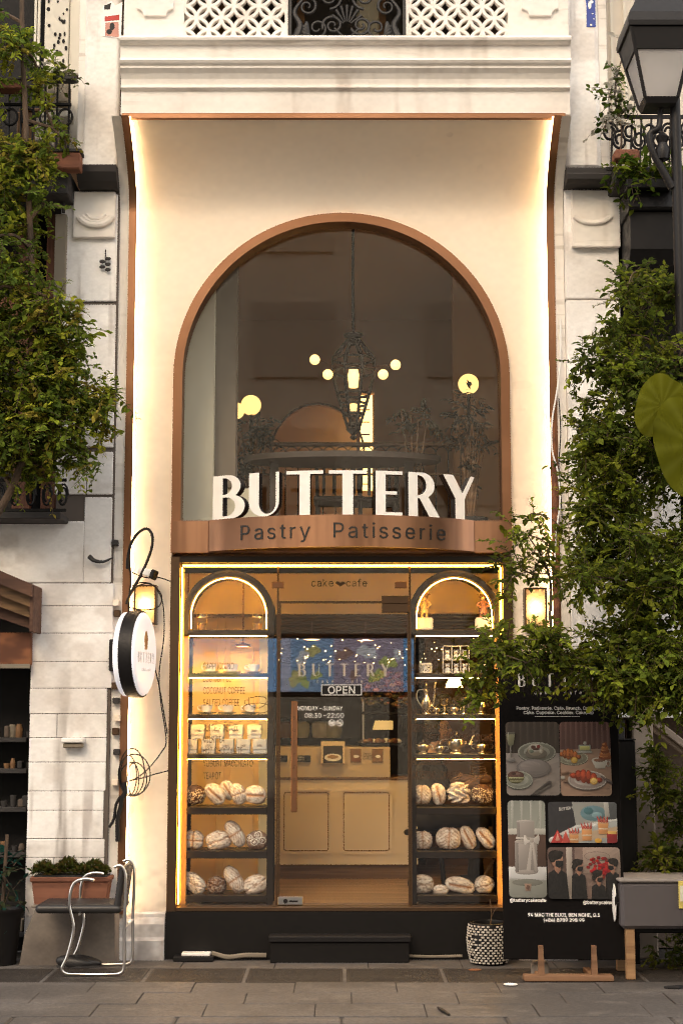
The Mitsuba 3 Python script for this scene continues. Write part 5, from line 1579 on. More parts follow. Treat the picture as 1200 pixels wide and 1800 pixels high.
obj('emblem', round_sign(MB().prism(unary_union([ell(-.01, .10, .045, .035), Polygon([(-.05, .10), (.03, .10), (.018, .03), (-.038, .03)]), ell(-.01, .135, .025, .02)]), -.0700, -.0685)), 'oak', RS)
obj('bracket', MB().box(xs_ - .2, xs_ - .02, -.10, -.07, zs2 - .02, zs2 + .02, .003).box(xs_ - .03, xs_ - .0, -.2, -.02, zs2 + R_ + .0, zs2 + R_ + .03, .003), 'black_metal', RS)
# camera
x, z = U(256, 1006, -.12)
t = thing('security_camera', 'small white security camera above the left wall lamp', 'security camera')
M = shift(x, -.12, z) @ rot([0, 1, 0], 20) @ rot([0, 0, 1], -25)
obj('housing', MB().box(-.055, .055, -.03, .03, -.028, .028, .01).turn(M), 'white_plain', t)
obj('lens_hood', MB().box(.056, .085, -.034, .034, -.032, .034, .006).turn(M), 'black_metal', t)
obj('bracket', MB().tube([(x - .03, -.1, z), (x - .05, -.03, z + .02), (x - .05, .0, z + .02)], .01, 6), 'white_plain', t)


def px_cable(name, pts, r, mat, label, y=-.10, n=40, cat='cable'):
    p = [(*U(a, b, y + (c[0] if c else 0)),) for a, b, *c in pts]
    pts3 = [(p[i][0], y + (pts[i][2] if len(pts[i]) > 2 else 0), p[i][1]) for i in range(len(p))]
    return tag(obj(name, MB().tube(curve(pts3, n), r, 6), mat), label, cat)


px_cable('cable', [(222, 1062), (232, 1038), (248, 1010), (264, 972), (268, 945), (260, 930), (246, 934), (232, 952), (225, 978), (224, 1000)], .010, 'black_metal', 'thick black cable looping above the round sign', -.14)
px_cable('cable', [(224, 985), (228, 1002), (245, 1012), (262, 1016), (278, 1015), (300, 1022)], .004, 'black_metal', 'thin black wire from the copper strip to the camera', -.10)
px_cable('cable', [(228, 1050), (240, 1032), (262, 1026), (282, 1042), (283, 1060), (272, 1070), (250, 1072), (228, 1068)], .004, 'black_metal', 'thin black wire looped in front of the left wall lamp', -.13)
px_cable('cable', [(232, 1030), (250, 1024), (270, 1030), (286, 1060), (288, 1120), (280, 1180), (282, 1230), (292, 1300), (284, 1322), (262, 1350), (240, 1368), (218, 1376)], .004, 'black_metal', 'long thin black wire hanging down right of the round sign', -.09, 70)
px_cable('cable', [(268, 1160), (276, 1190), (284, 1230), (294, 1290)], .004, 'black_metal', 'short black wire leaving the round sign downwards', -.1)
px_cable('cable', [(226, 980), (230, 1020), (226, 1060), (229, 1100)], .006, 'black_metal', 'black wire running down along the copper strip to the round sign', -.12)
for i, (rx, ry, ox, oy) in enumerate(((22, 42, 0, 0), (14, 36, -6, 6), (28, 36, 4, 4), (10, 28, 2, 12), (24, 30, 2, 12))):
    a_ = np.radians(np.arange(-100, 280, 20))
    px_cable('cable_coil', [(232 + ox + rx * math.cos(q_), 1358 + oy + ry * math.sin(q_), .01 * math.sin(3 * q_)) for q_ in a_], .004, 'black_metal', ['largest tall loop of the black wire coil low on the left wall', 'narrow inner loop of the black wire coil', 'widest loop of the black wire coil', 'smallest loop of the black wire coil', 'low round loop of the black wire coil'][i], -.10 - .01 * i, 60)
px_cable('cable', [(212, 1378), (232, 1372), (250, 1368), (270, 1362), (296, 1355)], .004, 'black_metal', 'thin wire from the coil to the window jamb', -.1)
px_cable('cable_bundle', [(218, 1376), (220, 1392), (214, 1405), (212, 1420), (207, 1440), (207, 1480)], .016, 'black_metal', 'thick black cable bundle on the left copper strip', -.13)
px_cable('cable_bundle', [(212, 1400), (204, 1415), (200, 1440), (192, 1455)], .010, 'black_metal', 'short cable bent to the block pier', -.13)
px_cable('white_cable', [(985, 560), (984, 640), (978, 690), (970, 740), (970, 790), (980, 830), (984, 880), (978, 930), (974, 990)], .006, 'white_plain', 'white cable hanging beside the right copper strip', -.12, 60)
px_cable('white_cable', [(982, 700), (985, 760), (982, 820), (986, 880), (988, 940)], .004, 'sooty_grey', 'dark thin cable beside the white cable on the right', -.12, 40)
x0, z0 = U(978, 1115, -.09)
x1, z1 = U(983, 742, -.09)
tag(obj('conduit', MB().tube([(x0, -.09, z0), (x0 + .006, -.095, (z0 + z1) / 2), (x0 + .002, -.09, z1)], [.022, .024, .015], 8), 'rust', smooth=60), 'dark rusty conduit beside the right copper strip', 'pipe')
for i, py in enumerate((955, 1060, 1078, 1158, 1178, 1205, 1232, 1262, 1285, 1322, 1375)):
    x, z = U(203 + (i * 7) % 5, py, -.07)
    nth_ = ['topmost', 'second', 'third', 'fourth', 'fifth', 'sixth', 'seventh', 'eighth', 'ninth', 'tenth', 'lowest'][i]
    tag(obj('wall_clip', MB().box(x - .022, x + .022, -.115, -.061, z - .02 - .004 * (i % 3), z + .02, .004), ['sooty_grey', 'cream', 'bronze'][i % 3]), f'small {["sooty", "cream", "bronze"][i % 3]} clip by the left copper strip, {nth_} of eleven', 'clip')
x, z = U(204, 1150, -.07)
tag(obj('junction_box', MB().box(x - .04, x + .03, -.14, -.061, z - .12, z + .10, .006).box(x - .03, x + .02, -.146, -.1402, z - .10, z + .08, .003), 'black_metal'), 'dark junction box left behind the round sign', 'box')

# ================================================================ on the pavement
step = thing('entrance_step', 'low black entrance step in front of the glass door', 'step')
obj('riser', MB().box(-.478, .455, -.225, -.072, .0, .135, .004), 'black_paint', step)
obj('tread', MB().box(-.49, .467, -.245, -.072, .137, .175, .005), 'black_metal', step)
t = thing('tile_stack', 'white offcut lying on a dark slab at the left foot of the black plinth', 'tiles')
obj('slab', MB().box(*[U(306, 1680, -.12)[0], U(376, 1680, -.12)[0]], -.18, -.075, 0, .035, .004), 'black_metal', t)
obj('offcut', MB().box(*[U(320, 1680, -.12)[0], U(370, 1680, -.12)[0]], -.17, -.085, .036, .058, .004), 'porcelain', t)
px_cable('grey_hose', [(372, 1676, .02), (400, 1683), (430, 1680), (468, 1680, .01)], .016, 'column_grey', 'flat grey hose along the foot of the black plinth left of the step', -.11, cat='hose')
px_cable('grey_hose', [(716, 1681), (740, 1682), (780, 1682), (812, 1681)], .010, 'column_grey', 'flat grey hose along the foot of the black plinth right of the step', -.11, cat='hose')
# woven pot
x, y0p = .985, -.26
t = thing('woven_pot', 'round pot with a black and white woven pattern beside the black sign board', 'pot')
prof = [(.0, 0), (.105, 0), (.125, .02), (.142, .09), (.146, .16), (.138, .235), (.130, .268), (.122, .272), (.118, .262), (.118, .24), (0, .235)]
obj('shell', MB().lathe(prof, (x, y0p, .002), 32), 'black_paint', t, smooth=40)
wv = MB()
pz, pr2 = np.array([p[1] for p in prof[1:7]]), np.array([p[0] for p in prof[1:7]])
for j in range(15):
    zc = .018 + j * .0168
    rr = float(np.interp(zc, pz, pr2))
    for i in range(26):
        a_ = 2 * math.pi * (i + .5 * (j % 2)) / 26
        if r5.uniform() < .05:
            continue
        wd = .0122 * rr / .14 * r5.uniform(.72, 1.0)
        M = shift(x, y0p, .002 + zc) @ rot([0, 0, 1], math.degrees(a_))
        wv.add(MB().box(rr - .003, rr + .004, -wd, wd, -.0058, .0058, .002).mesh(), M)
obj('weave', wv, 'weave_white', t)
tag(t + '__weave', kind='stuff')
paint('weave_white', (.5, .455, .40), .7)
obj('soil', MB().lathe([(0, .244), (.117, .242)], (x, y0p, .002), 20), 'sooty_grey', t)
obj('sprig', MB().tube(curve([(x + .01, y0p, .24), (x + .02, y0p, .33), (x + .01, y0p, .42)], 10), .003, 5).tube(curve([(x + .016, y0p, .30), (x + .05, y0p, .36), (x + .09, y0p, .37)], 8), .002, 4), 'board_wood', t)

# ---------------------------------------------------------------- the black sign board
SB = thing('menu_board', 'tall black advertising board with pastry pictures leaning on a wooden stand', 'sign board')
BXC, _ = U(986, 1600, -.72)
MBD = shift(BXC, -.86, .115) @ rot([0, 0, 1], -2.5) @ rot([1, 0, 0], -5.5)
K = 266.0


def bu(px):
    return (px - 985.5) / K


def bv(py):
    return (1682 - py) / K


def bput(name, m, mat, parent=SB, **k):
    return obj(name, m.turn(MBD), mat, parent, **k)


bput('panel', MB().box(-.385, .385, 0, .03, 0, 1.95, .004), 'board_black')
paint('board_black', (.006, .005, .005), .7, spec=.06)
tx = MB()
bput('heading', capitals('BUTTERY', .088, bu(916), -.0005, bv(1223), .042, .002, .78), 'grey_print')
bput('text_line', words('cake  cafe', .022, 0, -.0005, bv(1236), .002, 1, 'center', space=.02), 'grey_print')
bput('text_line', words('Pastry. Patisserie. Cafe. Brunch. Canapes', .0205, 0, -.0005, bv(1263), .002, 1, 'center', True), 'grey_print')
bput('text_line', words('Cake. Cupcake. Cookies. Cakepop', .0205, 0, -.0005, bv(1270.5), .002, 1, 'center', True), 'grey_print')
bput('rule', MB().box(bu(944), bu(1022), -.002, -.0005, bv(1275), bv(1274)), 'grey_print')
bput('text_line', words('@butterycakecafe', .0205, bu(895), -.0005, bv(1588), .002, .95, 'left', True), 'white_print')
bput('text_line', words('@butterycakeorder', .0205, bu(1083), -.0005, bv(1591), .002, .95, 'right', True), 'white_print')
bput('text_line', words('94 MAC THI BUOI, BEN NGHE, Q.1', .0215, 0, -.0005, bv(1612), .002, .93, 'center', True), 'white_print')
bput('text_line', words('(+84) 8789 298 99', .0215, 0, -.0005, bv(1620.5), .002, .95, 'center', True), 'white_print')


class Print:
    """A flat print: coloured shapes on thin layers, clipped to the picture."""

    def __init__(self, px0, py0, px1, py1, ground, corner=7):
        self.clip = sbox(bu(px0) + corner / K, bv(py1) + corner / K, bu(px1) - corner / K, bv(py0) - corner / K).buffer(corner / K, quad_segs=5)
        self.m, self.c, self.k = MB(), [], 0
        self.put(self.clip, ground, raw=True)

    def put(self, g, col, raw=False):
        g = g if raw else affinity.affine_transform(g, [1 / K, 0, 0, -1 / K, -985.5 / K, 1682 / K]).intersection(self.clip)
        self.k += 1
        n0 = self.m.n
        if not g.is_empty:
            self.m.prism(g, -.0006 - .00022 * self.k, -.0004)
        v = np.vstack(self.m.v)[n0:] if self.m.n > n0 else np.zeros((0, 3))
        if len(v):
            h = (v[:, 2] - v[:, 2].min()) / max(1e-6, np.ptp(v[:, 2]))
            w = (v[:, 0] - v[:, 0].min()) / max(1e-6, np.ptp(v[:, 0]))
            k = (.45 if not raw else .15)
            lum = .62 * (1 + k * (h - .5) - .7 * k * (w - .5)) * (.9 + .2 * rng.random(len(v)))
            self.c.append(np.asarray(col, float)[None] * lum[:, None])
        return self

    def e(self, cx, cy, rx, ry, col):
        return self.put(ell(cx, cy, rx, ry, 24), col)

    def b(self, x0, y0, x1, y1, col):
        return self.put(sbox(x0, y0, x1, y1), col)

    def p(self, pts, col):
        return self.put(Polygon(pts).buffer(0), col)

    def ring(self, cx, cy, rx, ry, w, col):
        return self.put(ell(cx, cy, rx, ry, 32) - ell(cx, cy, rx - w, ry - w, 32), col)

    def done(self, label):
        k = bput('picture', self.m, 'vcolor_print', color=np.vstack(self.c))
        tag(k, label)


def plate(P, cx, cy, rx, ry, rim, well):
    P.e(cx, cy + 1.5, rx, ry, tuple(np.array(well) * .45)).e(cx, cy, rx, ry, rim).e(cx, cy + .4, rx * .92, ry * .9, tuple(np.array(rim) * .6)).e(cx, cy + .2, rx * .88, ry * .86, well).e(cx, cy, rx * .68, ry * .62, tuple(np.array(rim) * .95))
    for i in range(26):
        a = 2 * math.pi * i / 26
        P.e(cx + rx * .96 * math.cos(a), cy + ry * .96 * math.sin(a), .9, .7, tuple(np.minimum(1, np.array(rim) * 1.3)))


def croissant(P, cx, cy, L, H, a, col=(.42, .11, .03)):
    """Fat crescent of five segments."""
    for i in range(6):
        t = (i - 2.5) / 2.5
        h = H * (1 - .62 * t * t)
        x, y = cx + L * t * math.cos(a), cy + L * t * math.sin(a) + 2.2 * t * t
        P.e(x, y, L * .27, h, tuple(np.array(col) * (.55 if i % 2 else .85)))
        P.e(x - .5, y - h * .25, L * .15, h * .6, tuple(np.minimum(1, np.array(col) * (1.25 if i % 2 else 1.6))))


# left table with two plates
P = Print(893, 1284, 985, 1410, (.085, .062, .05))
for i in range(8):
    P.b(893 + 12 * i, 1284, 898 + 12 * i, 1345, (.10, .075, .06))
P.p([(893, 1338), (985, 1338), (985, 1410), (893, 1410)], (.36, .31, .285))
P.p([(893, 1372), (985, 1345), (985, 1352), (893, 1381)], (.42, .37, .335))
plate(P, 946, 1336, 33, 17, (.46, .45, .38), (.27, .26, .21))
P.e(945, 1339, 19, 9, (.22, .19, .15)).e(944, 1333, 14, 10, (.40, .34, .25)).e(944, 1329, 13, 7, (.60, .54, .46)).e(940, 1328, 4, 3, (.14, .06, .04)).e(949, 1327, 3, 3, (.28, .05, .04)).e(945, 1331, 6, 2, (.12, .06, .04)).e(937, 1335, 4, 3, (.24, .27, .2)).e(953, 1335, 3, 3, (.65, .6, .5))
P.e(940, 1364, 30, 16, (.22, .19, .18)).e(940, 1362, 26, 13, (.29, .255, .24)).e(935, 1360, 18, 8, (.36, .31, .29))
plate(P, 914, 1384, 24, 15, (.48, .49, .42), (.31, .32, .27))
P.e(909, 1380, 14, 10, (.15, .14, .06)).e(909, 1376, 14, 7, (.16, .08, .06)).b(897, 1379, 922, 1382, (.45, .43, .24)).e(905, 1373, 4, 2.5, (.09, .04, .03)).e(913, 1374, 4, 2.5, (.26, .15, .12)).b(899, 1385, 920, 1387, (.40, .38, .22))
P.p([(934, 1409), (964, 1386), (966, 1388), (938, 1410)], (.07, .06, .055)).p([(940, 1407), (968, 1391), (970, 1393), (944, 1409)], (.11, .095, .085)).e(966, 1388, 4, 2.4, (.09, .075, .07))
P.p([(893.5, 1302), (896.5, 1324), (901, 1328), (906, 1324), (909, 1302)], (.14, .125, .10)).p([(893.8, 1306), (896.5, 1323), (901, 1327), (906, 1323), (908.6, 1306)], (.30, .28, .17)).b(900.3, 1327, 901.7, 1348, (.40, .37, .33)).e(901, 1350, 8, 3.4, (.34, .31, .29)).e(897, 1310, .8, 8, (.55, .53, .42))
P.done('printed picture of two plated cakes with a wine glass')
# croissants
P = Print(986, 1284, 1073, 1411, (.145, .075, .065))
for i in range(10):
    P.b(986 + 9 * i, 1284, 990 + 9 * i, 1345, (.20, .105, .09))
P.p([(986, 1332), (1073, 1330), (1073, 1411), (986, 1411)], (.40, .26, .19))
plate(P, 1008, 1346, 26, 12, (.55, .53, .41), (.34, .32, .24))
croissant(P, 1003, 1340, 15, 10, .15, (.45, .14, .04))
P.e(1010, 1350, 5.5, 5.5, (.62, .35, .05)).e(1010, 1350, 4, 4, (.75, .5, .12))
P.b(1018, 1324, 1039, 1336, (.33, .33, .28)).b(1020, 1326, 1037, 1333, (.60, .57, .22)).b(1016, 1335, 1041, 1338, (.45, .44, .38)).e(1029, 1321, 3, 3, (.45, .43, .38))
P.p([(1040, 1350), (1066, 1350), (1062, 1364), (1046, 1364)], (.53, .50, .44)).e(1053, 1350, 13, 4.5, (.60, .56, .49)).e(1053, 1350, 10, 3, (.28, .14, .09)).ring(1068, 1356, 4, 5, 1.3, (.5, .47, .41))
for i in range(5):
    P.e(1063, 1345 - 5.2 * i, 11 - 1.8 * i, 4.6, ((.26, .07, .02), (.40, .13, .04))[i % 2]).e(1061, 1343.5 - 5.2 * i, 7 - 1.2 * i, 1.6, (.58, .24, .08))
plate(P, 1031, 1384, 33, 16, (.52, .47, .44), (.37, .31, .29))
croissant(P, 1029, 1378, 22, 12, .18, (.38, .06, .025))
P.e(1042, 1386, 6.5, 6, (.66, .38, .08)).e(1042, 1386, 4.8, 4.4, (.78, .55, .2)).ring(1042, 1386, 2.6, 2.4, .7, (.6, .36, .1))
P.p([(1054, 1376), (1073, 1386), (1073, 1391), (1055, 1380)], (.12, .09, .085)).p([(987, 1372), (1000, 1369), (1000, 1371), (987, 1375)], (.28, .16, .10)).e(989, 1380, 4, 3, (.5, .46, .4)).e(994, 1386, 4, 2, (.25, .16, .11))
P.done('printed picture of glazed croissants with orange slices')
# the grey cake
P = Print(894, 1419, 958, 1581, (.34, .355, .32))
for i in range(4):
    P.b(900 + 16 * i, 1419, 904 + 16 * i, 1470, (.46, .47, .43))
P.b(894, 1466, 958, 1476, (.56, .55, .51)).b(894, 1476, 958, 1534, (.10, .055, .04))
P.p([(894, 1530), (958, 1530), (958, 1552), (894, 1548)], (.62, .62, .62)).p([(894, 1548), (958, 1552), (958, 1555), (894, 1551)], (.36, .36, .35)).b(894, 1553, 958, 1581, (.27, .275, .245)).e(925, 1556, 26, 6, (.2, .2, .175))
P.b(905, 1488, 943, 1539, (.36, .325, .305)).e(924, 1539, 19, 4, (.36, .325, .305)).b(905, 1488, 911, 1539, (.28, .25, .235)).b(936, 1488, 943, 1539, (.30, .27, .25)).e(924, 1488, 19, 3.5, (.44, .40, .38)).b(909, 1454, 939, 1488, (.37, .335, .315)).b(909, 1454, 914, 1488, (.29, .26, .245)).e(924, 1454, 15, 2.6, (.50, .46, .44))
P.p([(907, 1480), (943, 1482), (943, 1485.5), (907, 1483.5)], (.52, .48, .45)).p([(907, 1485), (943, 1487), (943, 1489), (907, 1488)], (.44, .40, .37))
P.p([(934, 1486), (922, 1476), (920, 1484), (922, 1494)], (.62, .58, .55)).p([(934, 1486), (946, 1475), (948, 1484), (945, 1493)], (.55, .51, .48)).p([(932, 1488), (935, 1488), (931, 1538), (924, 1536)], (.50, .46, .43)).p([(934, 1488), (937, 1488), (944, 1538), (938, 1538)], (.44, .40, .37)).p([(934, 1486), (922, 1476), (926, 1484)], (.4, .37, .34)).e(934, 1486, 3.4, 3.4, (.42, .38, .35))
P.p([(920, 1558), (932, 1558), (930, 1570), (922, 1570)], (.30, .20, .15)).e(926, 1564, 3, 4, (.14, .08, .06))
P.done('printed picture of a tall grey cake with a bow')
# dessert glasses
P = Print(963, 1421, 1080, 1490, (.36, .37, .355), 5)
P.p([(963, 1421), (1004, 1421), (1010, 1462), (1004, 1470), (963, 1488)], (.035, .035, .042)).e(1040, 1440, 22, 13, (.16, .28, .33)).e(1032, 1436, 8, 6, (.08, .2, .24)).e(1046, 1443, 9, 5, (.25, .4, .46)).b(1064, 1421, 1080, 1450, (.10, .11, .12)).p([(1058, 1421), (1066, 1421), (1068, 1446), (1060, 1448)], (.45, .45, .43))
P.p([(963, 1483), (1010, 1460), (1080, 1449), (1080, 1490), (963, 1490)], (.46, .49, .50)).p([(963, 1484), (1010, 1461), (1080, 1449), (1080, 1452), (1012, 1464), (966, 1488)], (.62, .63, .62)).p([(1000, 1476), (1080, 1462), (1080, 1478), (1000, 1490)], (.55, .42, .30))
for i in range(9):
    P.e(970 + 12 * i, 1482 - 3.6 * i, 4.5, 2.2, (.14, .16, .17) if i % 2 else (.75, .77, .78))
for cx, cy, s in ((1006, 1482, 1), (1028, 1475, 1.1), (1056, 1464, 1.1)):
    P.p([(cx - 8 * s, cy - 8 * s), (cx + 8 * s, cy - 8 * s), (cx + 7 * s, cy + 10 * s), (cx - 7 * s, cy + 10 * s)], (.62, .30, .12)).b(cx - 7 * s, cy + 1, cx + 7 * s, cy + 3.4, (.72, .55, .38)).e(cx, cy - 8 * s, 8 * s, 2.5, (.70, .42, .26))
    for k_ in range(4):
        P.p([(cx - 7 * s + 4 * k_, cy - 7 * s), (cx - 9.5 * s + 6 * k_, cy - 18 * s), (cx - 3 * s + 4 * k_, cy - 9 * s)], (.50 - .08 * (k_ % 2), .04, .03)).p([(cx - 6 * s + 4 * k_, cy - 8 * s), (cx - 8.5 * s + 6 * k_, cy - 15 * s), (cx - 5 * s + 4 * k_, cy - 9 * s)], (.78, .30, .22))
P.b(1062, 1472, 1079, 1490, (.28, .02, .025)).b(1063, 1470, 1078, 1475, (.68, .42, .12)).e(1047, 1486, 6, 4, (.65, .36, .06)).p([(966, 1490), (978, 1468), (990, 1490)], (.5, .045, .04)).p([(984, 1490), (992, 1470), (1000, 1490)], (.58, .09, .07)).p([(974, 1486), (978, 1472), (982, 1486)], (.75, .35, .28))
bk = P
P.done('printed picture of red dessert glasses on a silver tray')
bput('apron_text', words('BUTTERY', .018, bu(982), -.0072, bv(1435), .001, .8, 'left', True).turn(rot([0, 1, 0], -6, (bu(990), 0, bv(1433)))), 'grey_print')
# four people in masks round red flowers
P = Print(960, 1497, 1083, 1583, (.25, .175, .15))
P.b(960, 1497, 996, 1583, (.13, .085, .075)).b(992, 1497, 1002, 1583, (.44, .38, .34)).b(1002, 1497, 1006, 1583, (.10, .065, .06)).b(1020, 1497, 1083, 1540, (.33, .25, .21)).p([(1026, 1502), (1044, 1499), (1062, 1502), (1062, 1520), (1026, 1520)], (.38, .295, .25)).ring(1044, 1512, 22, 8, 1.2, (.25, .18, .15))
rp = np.random.default_rng(2)
for i in range(60):
    a, q = rp.uniform(0, 6.28), rp.uniform(0, 1) ** .5
    P.e(1048 + 20 * q * math.cos(a), 1531 + 18 * q * math.sin(a), 3.2, 2.4, (rp.uniform(.18, .5), rp.uniform(.005, .03), rp.uniform(.01, .035)))


def masked(cx, cy, s, turn, hair=True):
    P.p([(cx - 15 * s, 1584), (cx - 13 * s, cy + 19 * s), (cx - 4 * s, cy + 14 * s), (cx + 5 * s, cy + 14 * s), (cx + 13 * s, cy + 20 * s), (cx + 16 * s, 1584)], (.012, .011, .012))
    P.p([(cx - 4 * s, cy + 6 * s), (cx + 4 * s, cy + 6 * s), (cx + 5 * s, cy + 15 * s), (cx + 1 * s, cy + 20 * s), (cx - 4 * s, cy + 15 * s)], (.33, .17, .115))
    P.e(cx, cy, 8.5 * s, 11 * s, (.40, .22, .155)).e(cx - turn * 7 * s, cy + 1.5 * s, 1.7 * s, 2.8 * s, (.36, .18, .125))
    P.e(cx - turn * 2.5 * s, cy - 6.5 * s, 10 * s, 7 * s, (.016, .012, .011)).e(cx - turn * 6.5 * s, cy - 3 * s, 5 * s, 7 * s, (.016, .012, .011)).e(cx + turn * 2 * s, cy - 9.5 * s, 7 * s, 3.2 * s, (.022, .017, .015))
    if not hair:
        P.e(cx - turn * 9 * s, cy + 2 * s, 4.5 * s, 5 * s, (.016, .012, .011))
    P.p([(cx - turn * 2 * s, cy + 1.5 * s), (cx + turn * 8.6 * s, cy + 1.5 * s), (cx + turn * 8 * s, cy + 8 * s), (cx + turn * 3 * s, cy + 11.5 * s), (cx - turn * 3 * s, cy + 9 * s)], (.014, .013, .015))
    P.e(cx + turn * 4.5 * s, cy - 1.6 * s, 1.6 * s, .8 * s, (.05, .03, .025))


masked(1069, 1526, .82, -1)
masked(1012, 1528, .85, 1, False)
masked(1045, 1546, .82, 1, False)
masked(976, 1518, 1.18, 1)
P.done('printed picture of staff in black with face masks round red flowers')
st = thing('board_stand', 'wooden stand under the black advertising board', 'stand')


xa, xb = U(919, 1712, -.92)[0], U(1075, 1712, -.92)[0]
obj('base_bar', MB().box(xa, xb, -1.0, -.90, .002, .036, .004), 'oak_light', st)
for px in (949, 1042):
    xp = U(px, 1690, -.92)[0]
    obj('upright', MB().prism(Polygon([(xp - .017, .037), (xp + .021, .037), (xp + .014, .215), (xp - .014, .215)]), -.975, -.935), 'oak_light', st)
    obj('cross_bar', MB().box(xp - .02, xp + .02, -.899, -.62, .002, .034, .003), 'oak_light', st)
paint('oak_light', wood_fn((.20, .105, .055), (.14, .07, .036)), .6)
tag(obj('brick_weight', MB().box(BXC - .20, BXC - .09, -.78, -.70, .002, .075, .008).box(BXC - .19, BXC - .10, -.77, -.71, .0752, .09, .004), 'concrete'), 'small grey block behind the left upright of the board stand', 'block')

# ---------------------------------------------------------------- bench at the right edge
bn = thing('bench', 'grey slab bench with a pale edge on wooden legs at the right edge', 'bench')
yb_ = -.95
x0 = U(1091, 1590, yb_)[0]
z1, z0 = U(1100, 1546, yb_)[1], U(1100, 1634, yb_)[1]
obj('seat_box', MB().box(x0, 3.4, yb_, yb_ + .45, z0, z1 - .022, .02), 'bench_grey', bn)
obj('seat_top', MB().box(x0 - .01, 3.41, yb_ - .008, yb_ + .46, z1 - .021, z1, .008), 'bench_top', bn)
paint('bench_grey', (.075, .066, .07), .5)
paint('bench_top', (.22, .195, .18), .55)
for xx in (U(1110, 1680, yb_)[0], 2.95):
    for yy in (yb_ + .03, yb_ + .38):
        obj('leg', MB().box(xx - .028, xx + .028, yy, yy + .055, 0, z0 + .002, .004), 'oak', bn)
obj('cross_rail', MB().box(U(1110, 1680, yb_)[0], 2.95, yb_ + .2, yb_ + .24, z0 - .05, z0, .004), 'black_paint', bn)
x, z = U(1084, 1582, yb_)
t = thing('paper_bag', 'crumpled white paper bag with a dark mark hooked on the bench end', 'paper bag')
v = trimesh.creation.icosphere(subdivisions=3)
q = np.asarray(v.vertices)
q = q * [.013, .05, .115] * (1 + .35 * (meshkit.fbm(q * 2.5, 3, 4) - .5))[:, None] + [x + .0, yb_ + .1, z - .03]
obj('bag', (q, np.asarray(v.faces)), 'white_plain', t, smooth=True)
obj('mark', MB().prism(Polygon([(x - .006, z - .04), (x + .012, z - .03), (x + .010, z + .02), (x - .004, z + .01)]), yb_ + .045, yb_ + .06), 'black_paint', t)
x, z = U(1197, 1573, yb_)
t = thing('yellow_notice', 'yellow notice on the front of the bench at the right edge', 'notice')
obj('card', MB().box(x - .02, x + .25, yb_ - .016, yb_ - .010, z - .085, z + .085, .002), 'notice_yellow', t)
obj('green_field', MB().box(x - .012, x + .24, yb_ - .018, yb_ - .0162, z - .04, z + .055), 'sage', t)
paint('notice_yellow', (.58, .47, .12), .5)

# ---------------------------------------------------------------- chair, planter, pot at the left
ch_ = thing('metal_chair', 'black padded chair with chrome tube frame facing left on the pavement', 'chair')
yn, yf = -.78, -.36
xa, xb = U(110, 1700, yn)[0], U(217, 1700, yn)[0]
for yy in (yn, yf):
    obj('side_frame', MB().tube(curve([(xa + .19, yy, .60), (xa + .12, yy, .605), (xa + .055, yy, .57), (xa + .035, yy, .45), (xa + .065, yy, .30), (xa + .03, yy, .13), (xa - .004, yy, .05), (xa + .02, yy, .018), (xa + .09, yy, .012), (xb - .10, yy, .012), (xb - .02, yy, .02), (xb + .004, yy, .07), (xb - .0, yy, .30), (xb + .006, yy, .50), (xb + .002, yy, .64), (xb - .03, yy, .69), (xb - .07, yy, .68)], 90), .0105, 8), 'chrome', ch_, smooth=60)
obj('cross_tube', MB().cyl((xb - .0, yn, .30), (xb - .0, yf, .30), .009, 8), 'chrome', ch_)
obj('cross_tube', MB().cyl((xa + .10, yn, .385), (xa + .10, yf, .385), .009, 8), 'chrome', ch_)
sx0 = U(60, 1600, yn)[0]
hull = trimesh.convex.convex_hull(np.vstack([trimesh.creation.icosphere(subdivisions=2, radius=.028).vertices + [x, y, .415] for x in (sx0 + .03, xb - .05) for y in (yn + .03, yf - .03)]))
obj('seat', hull, 'leather', ch_, smooth=50)
hull = trimesh.convex.convex_hull(np.vstack([trimesh.creation.icosphere(subdivisions=2, radius=.022).vertices + [x, y, z] for x, z in ((xb - .05, .43), (xb - .022, .66)) for y in (yn + .03, yf - .03)]))
obj('backrest', hull, 'leather', ch_, smooth=50)
pb = thing('planter_base', 'grey rough concrete block under the terracotta planter by the left pier', 'block')
xa_, xb_ = U(30, 1600, -.3)[0], U(205, 1600, -.3)[0]
m = MB().prism(Polygon([(xa_ + .03, 0), (xb_, 0), (xb_ - .01, .37), (xa_ + .13, .37), (xa_ + .06, .2)]), -.33, -.105).mesh()
obj('block', m, 'concrete', pb)
obj('top_slab', MB().box(xa_ + .10, xb_ - .005, -.335, -.105, .371, .392, .006), 'concrete', pb)
t = thing('terracotta_planter', 'long terracotta planter with low green plants behind the black chair', 'planter')
xa_, xb_ = U(56, 1570, -.3)[0], U(190, 1570, -.3)[0]
obj('trough', MB().prism(Polygon([(xa_ + .02, .393), (xb_ - .02, .393), (xb_, .54), (xa_, .54)]), -.31, -.12), 'terracotta', t)
obj('rim', MB().box(xa_ - .012, xb_ + .012, -.322, -.112, .541, .572, .005), 'terracotta', t)
obj('soil', MB().box(xa_ + .01, xb_ - .01, -.30, -.13, .573, .58), 'sooty_grey', t)
PLANTER = t
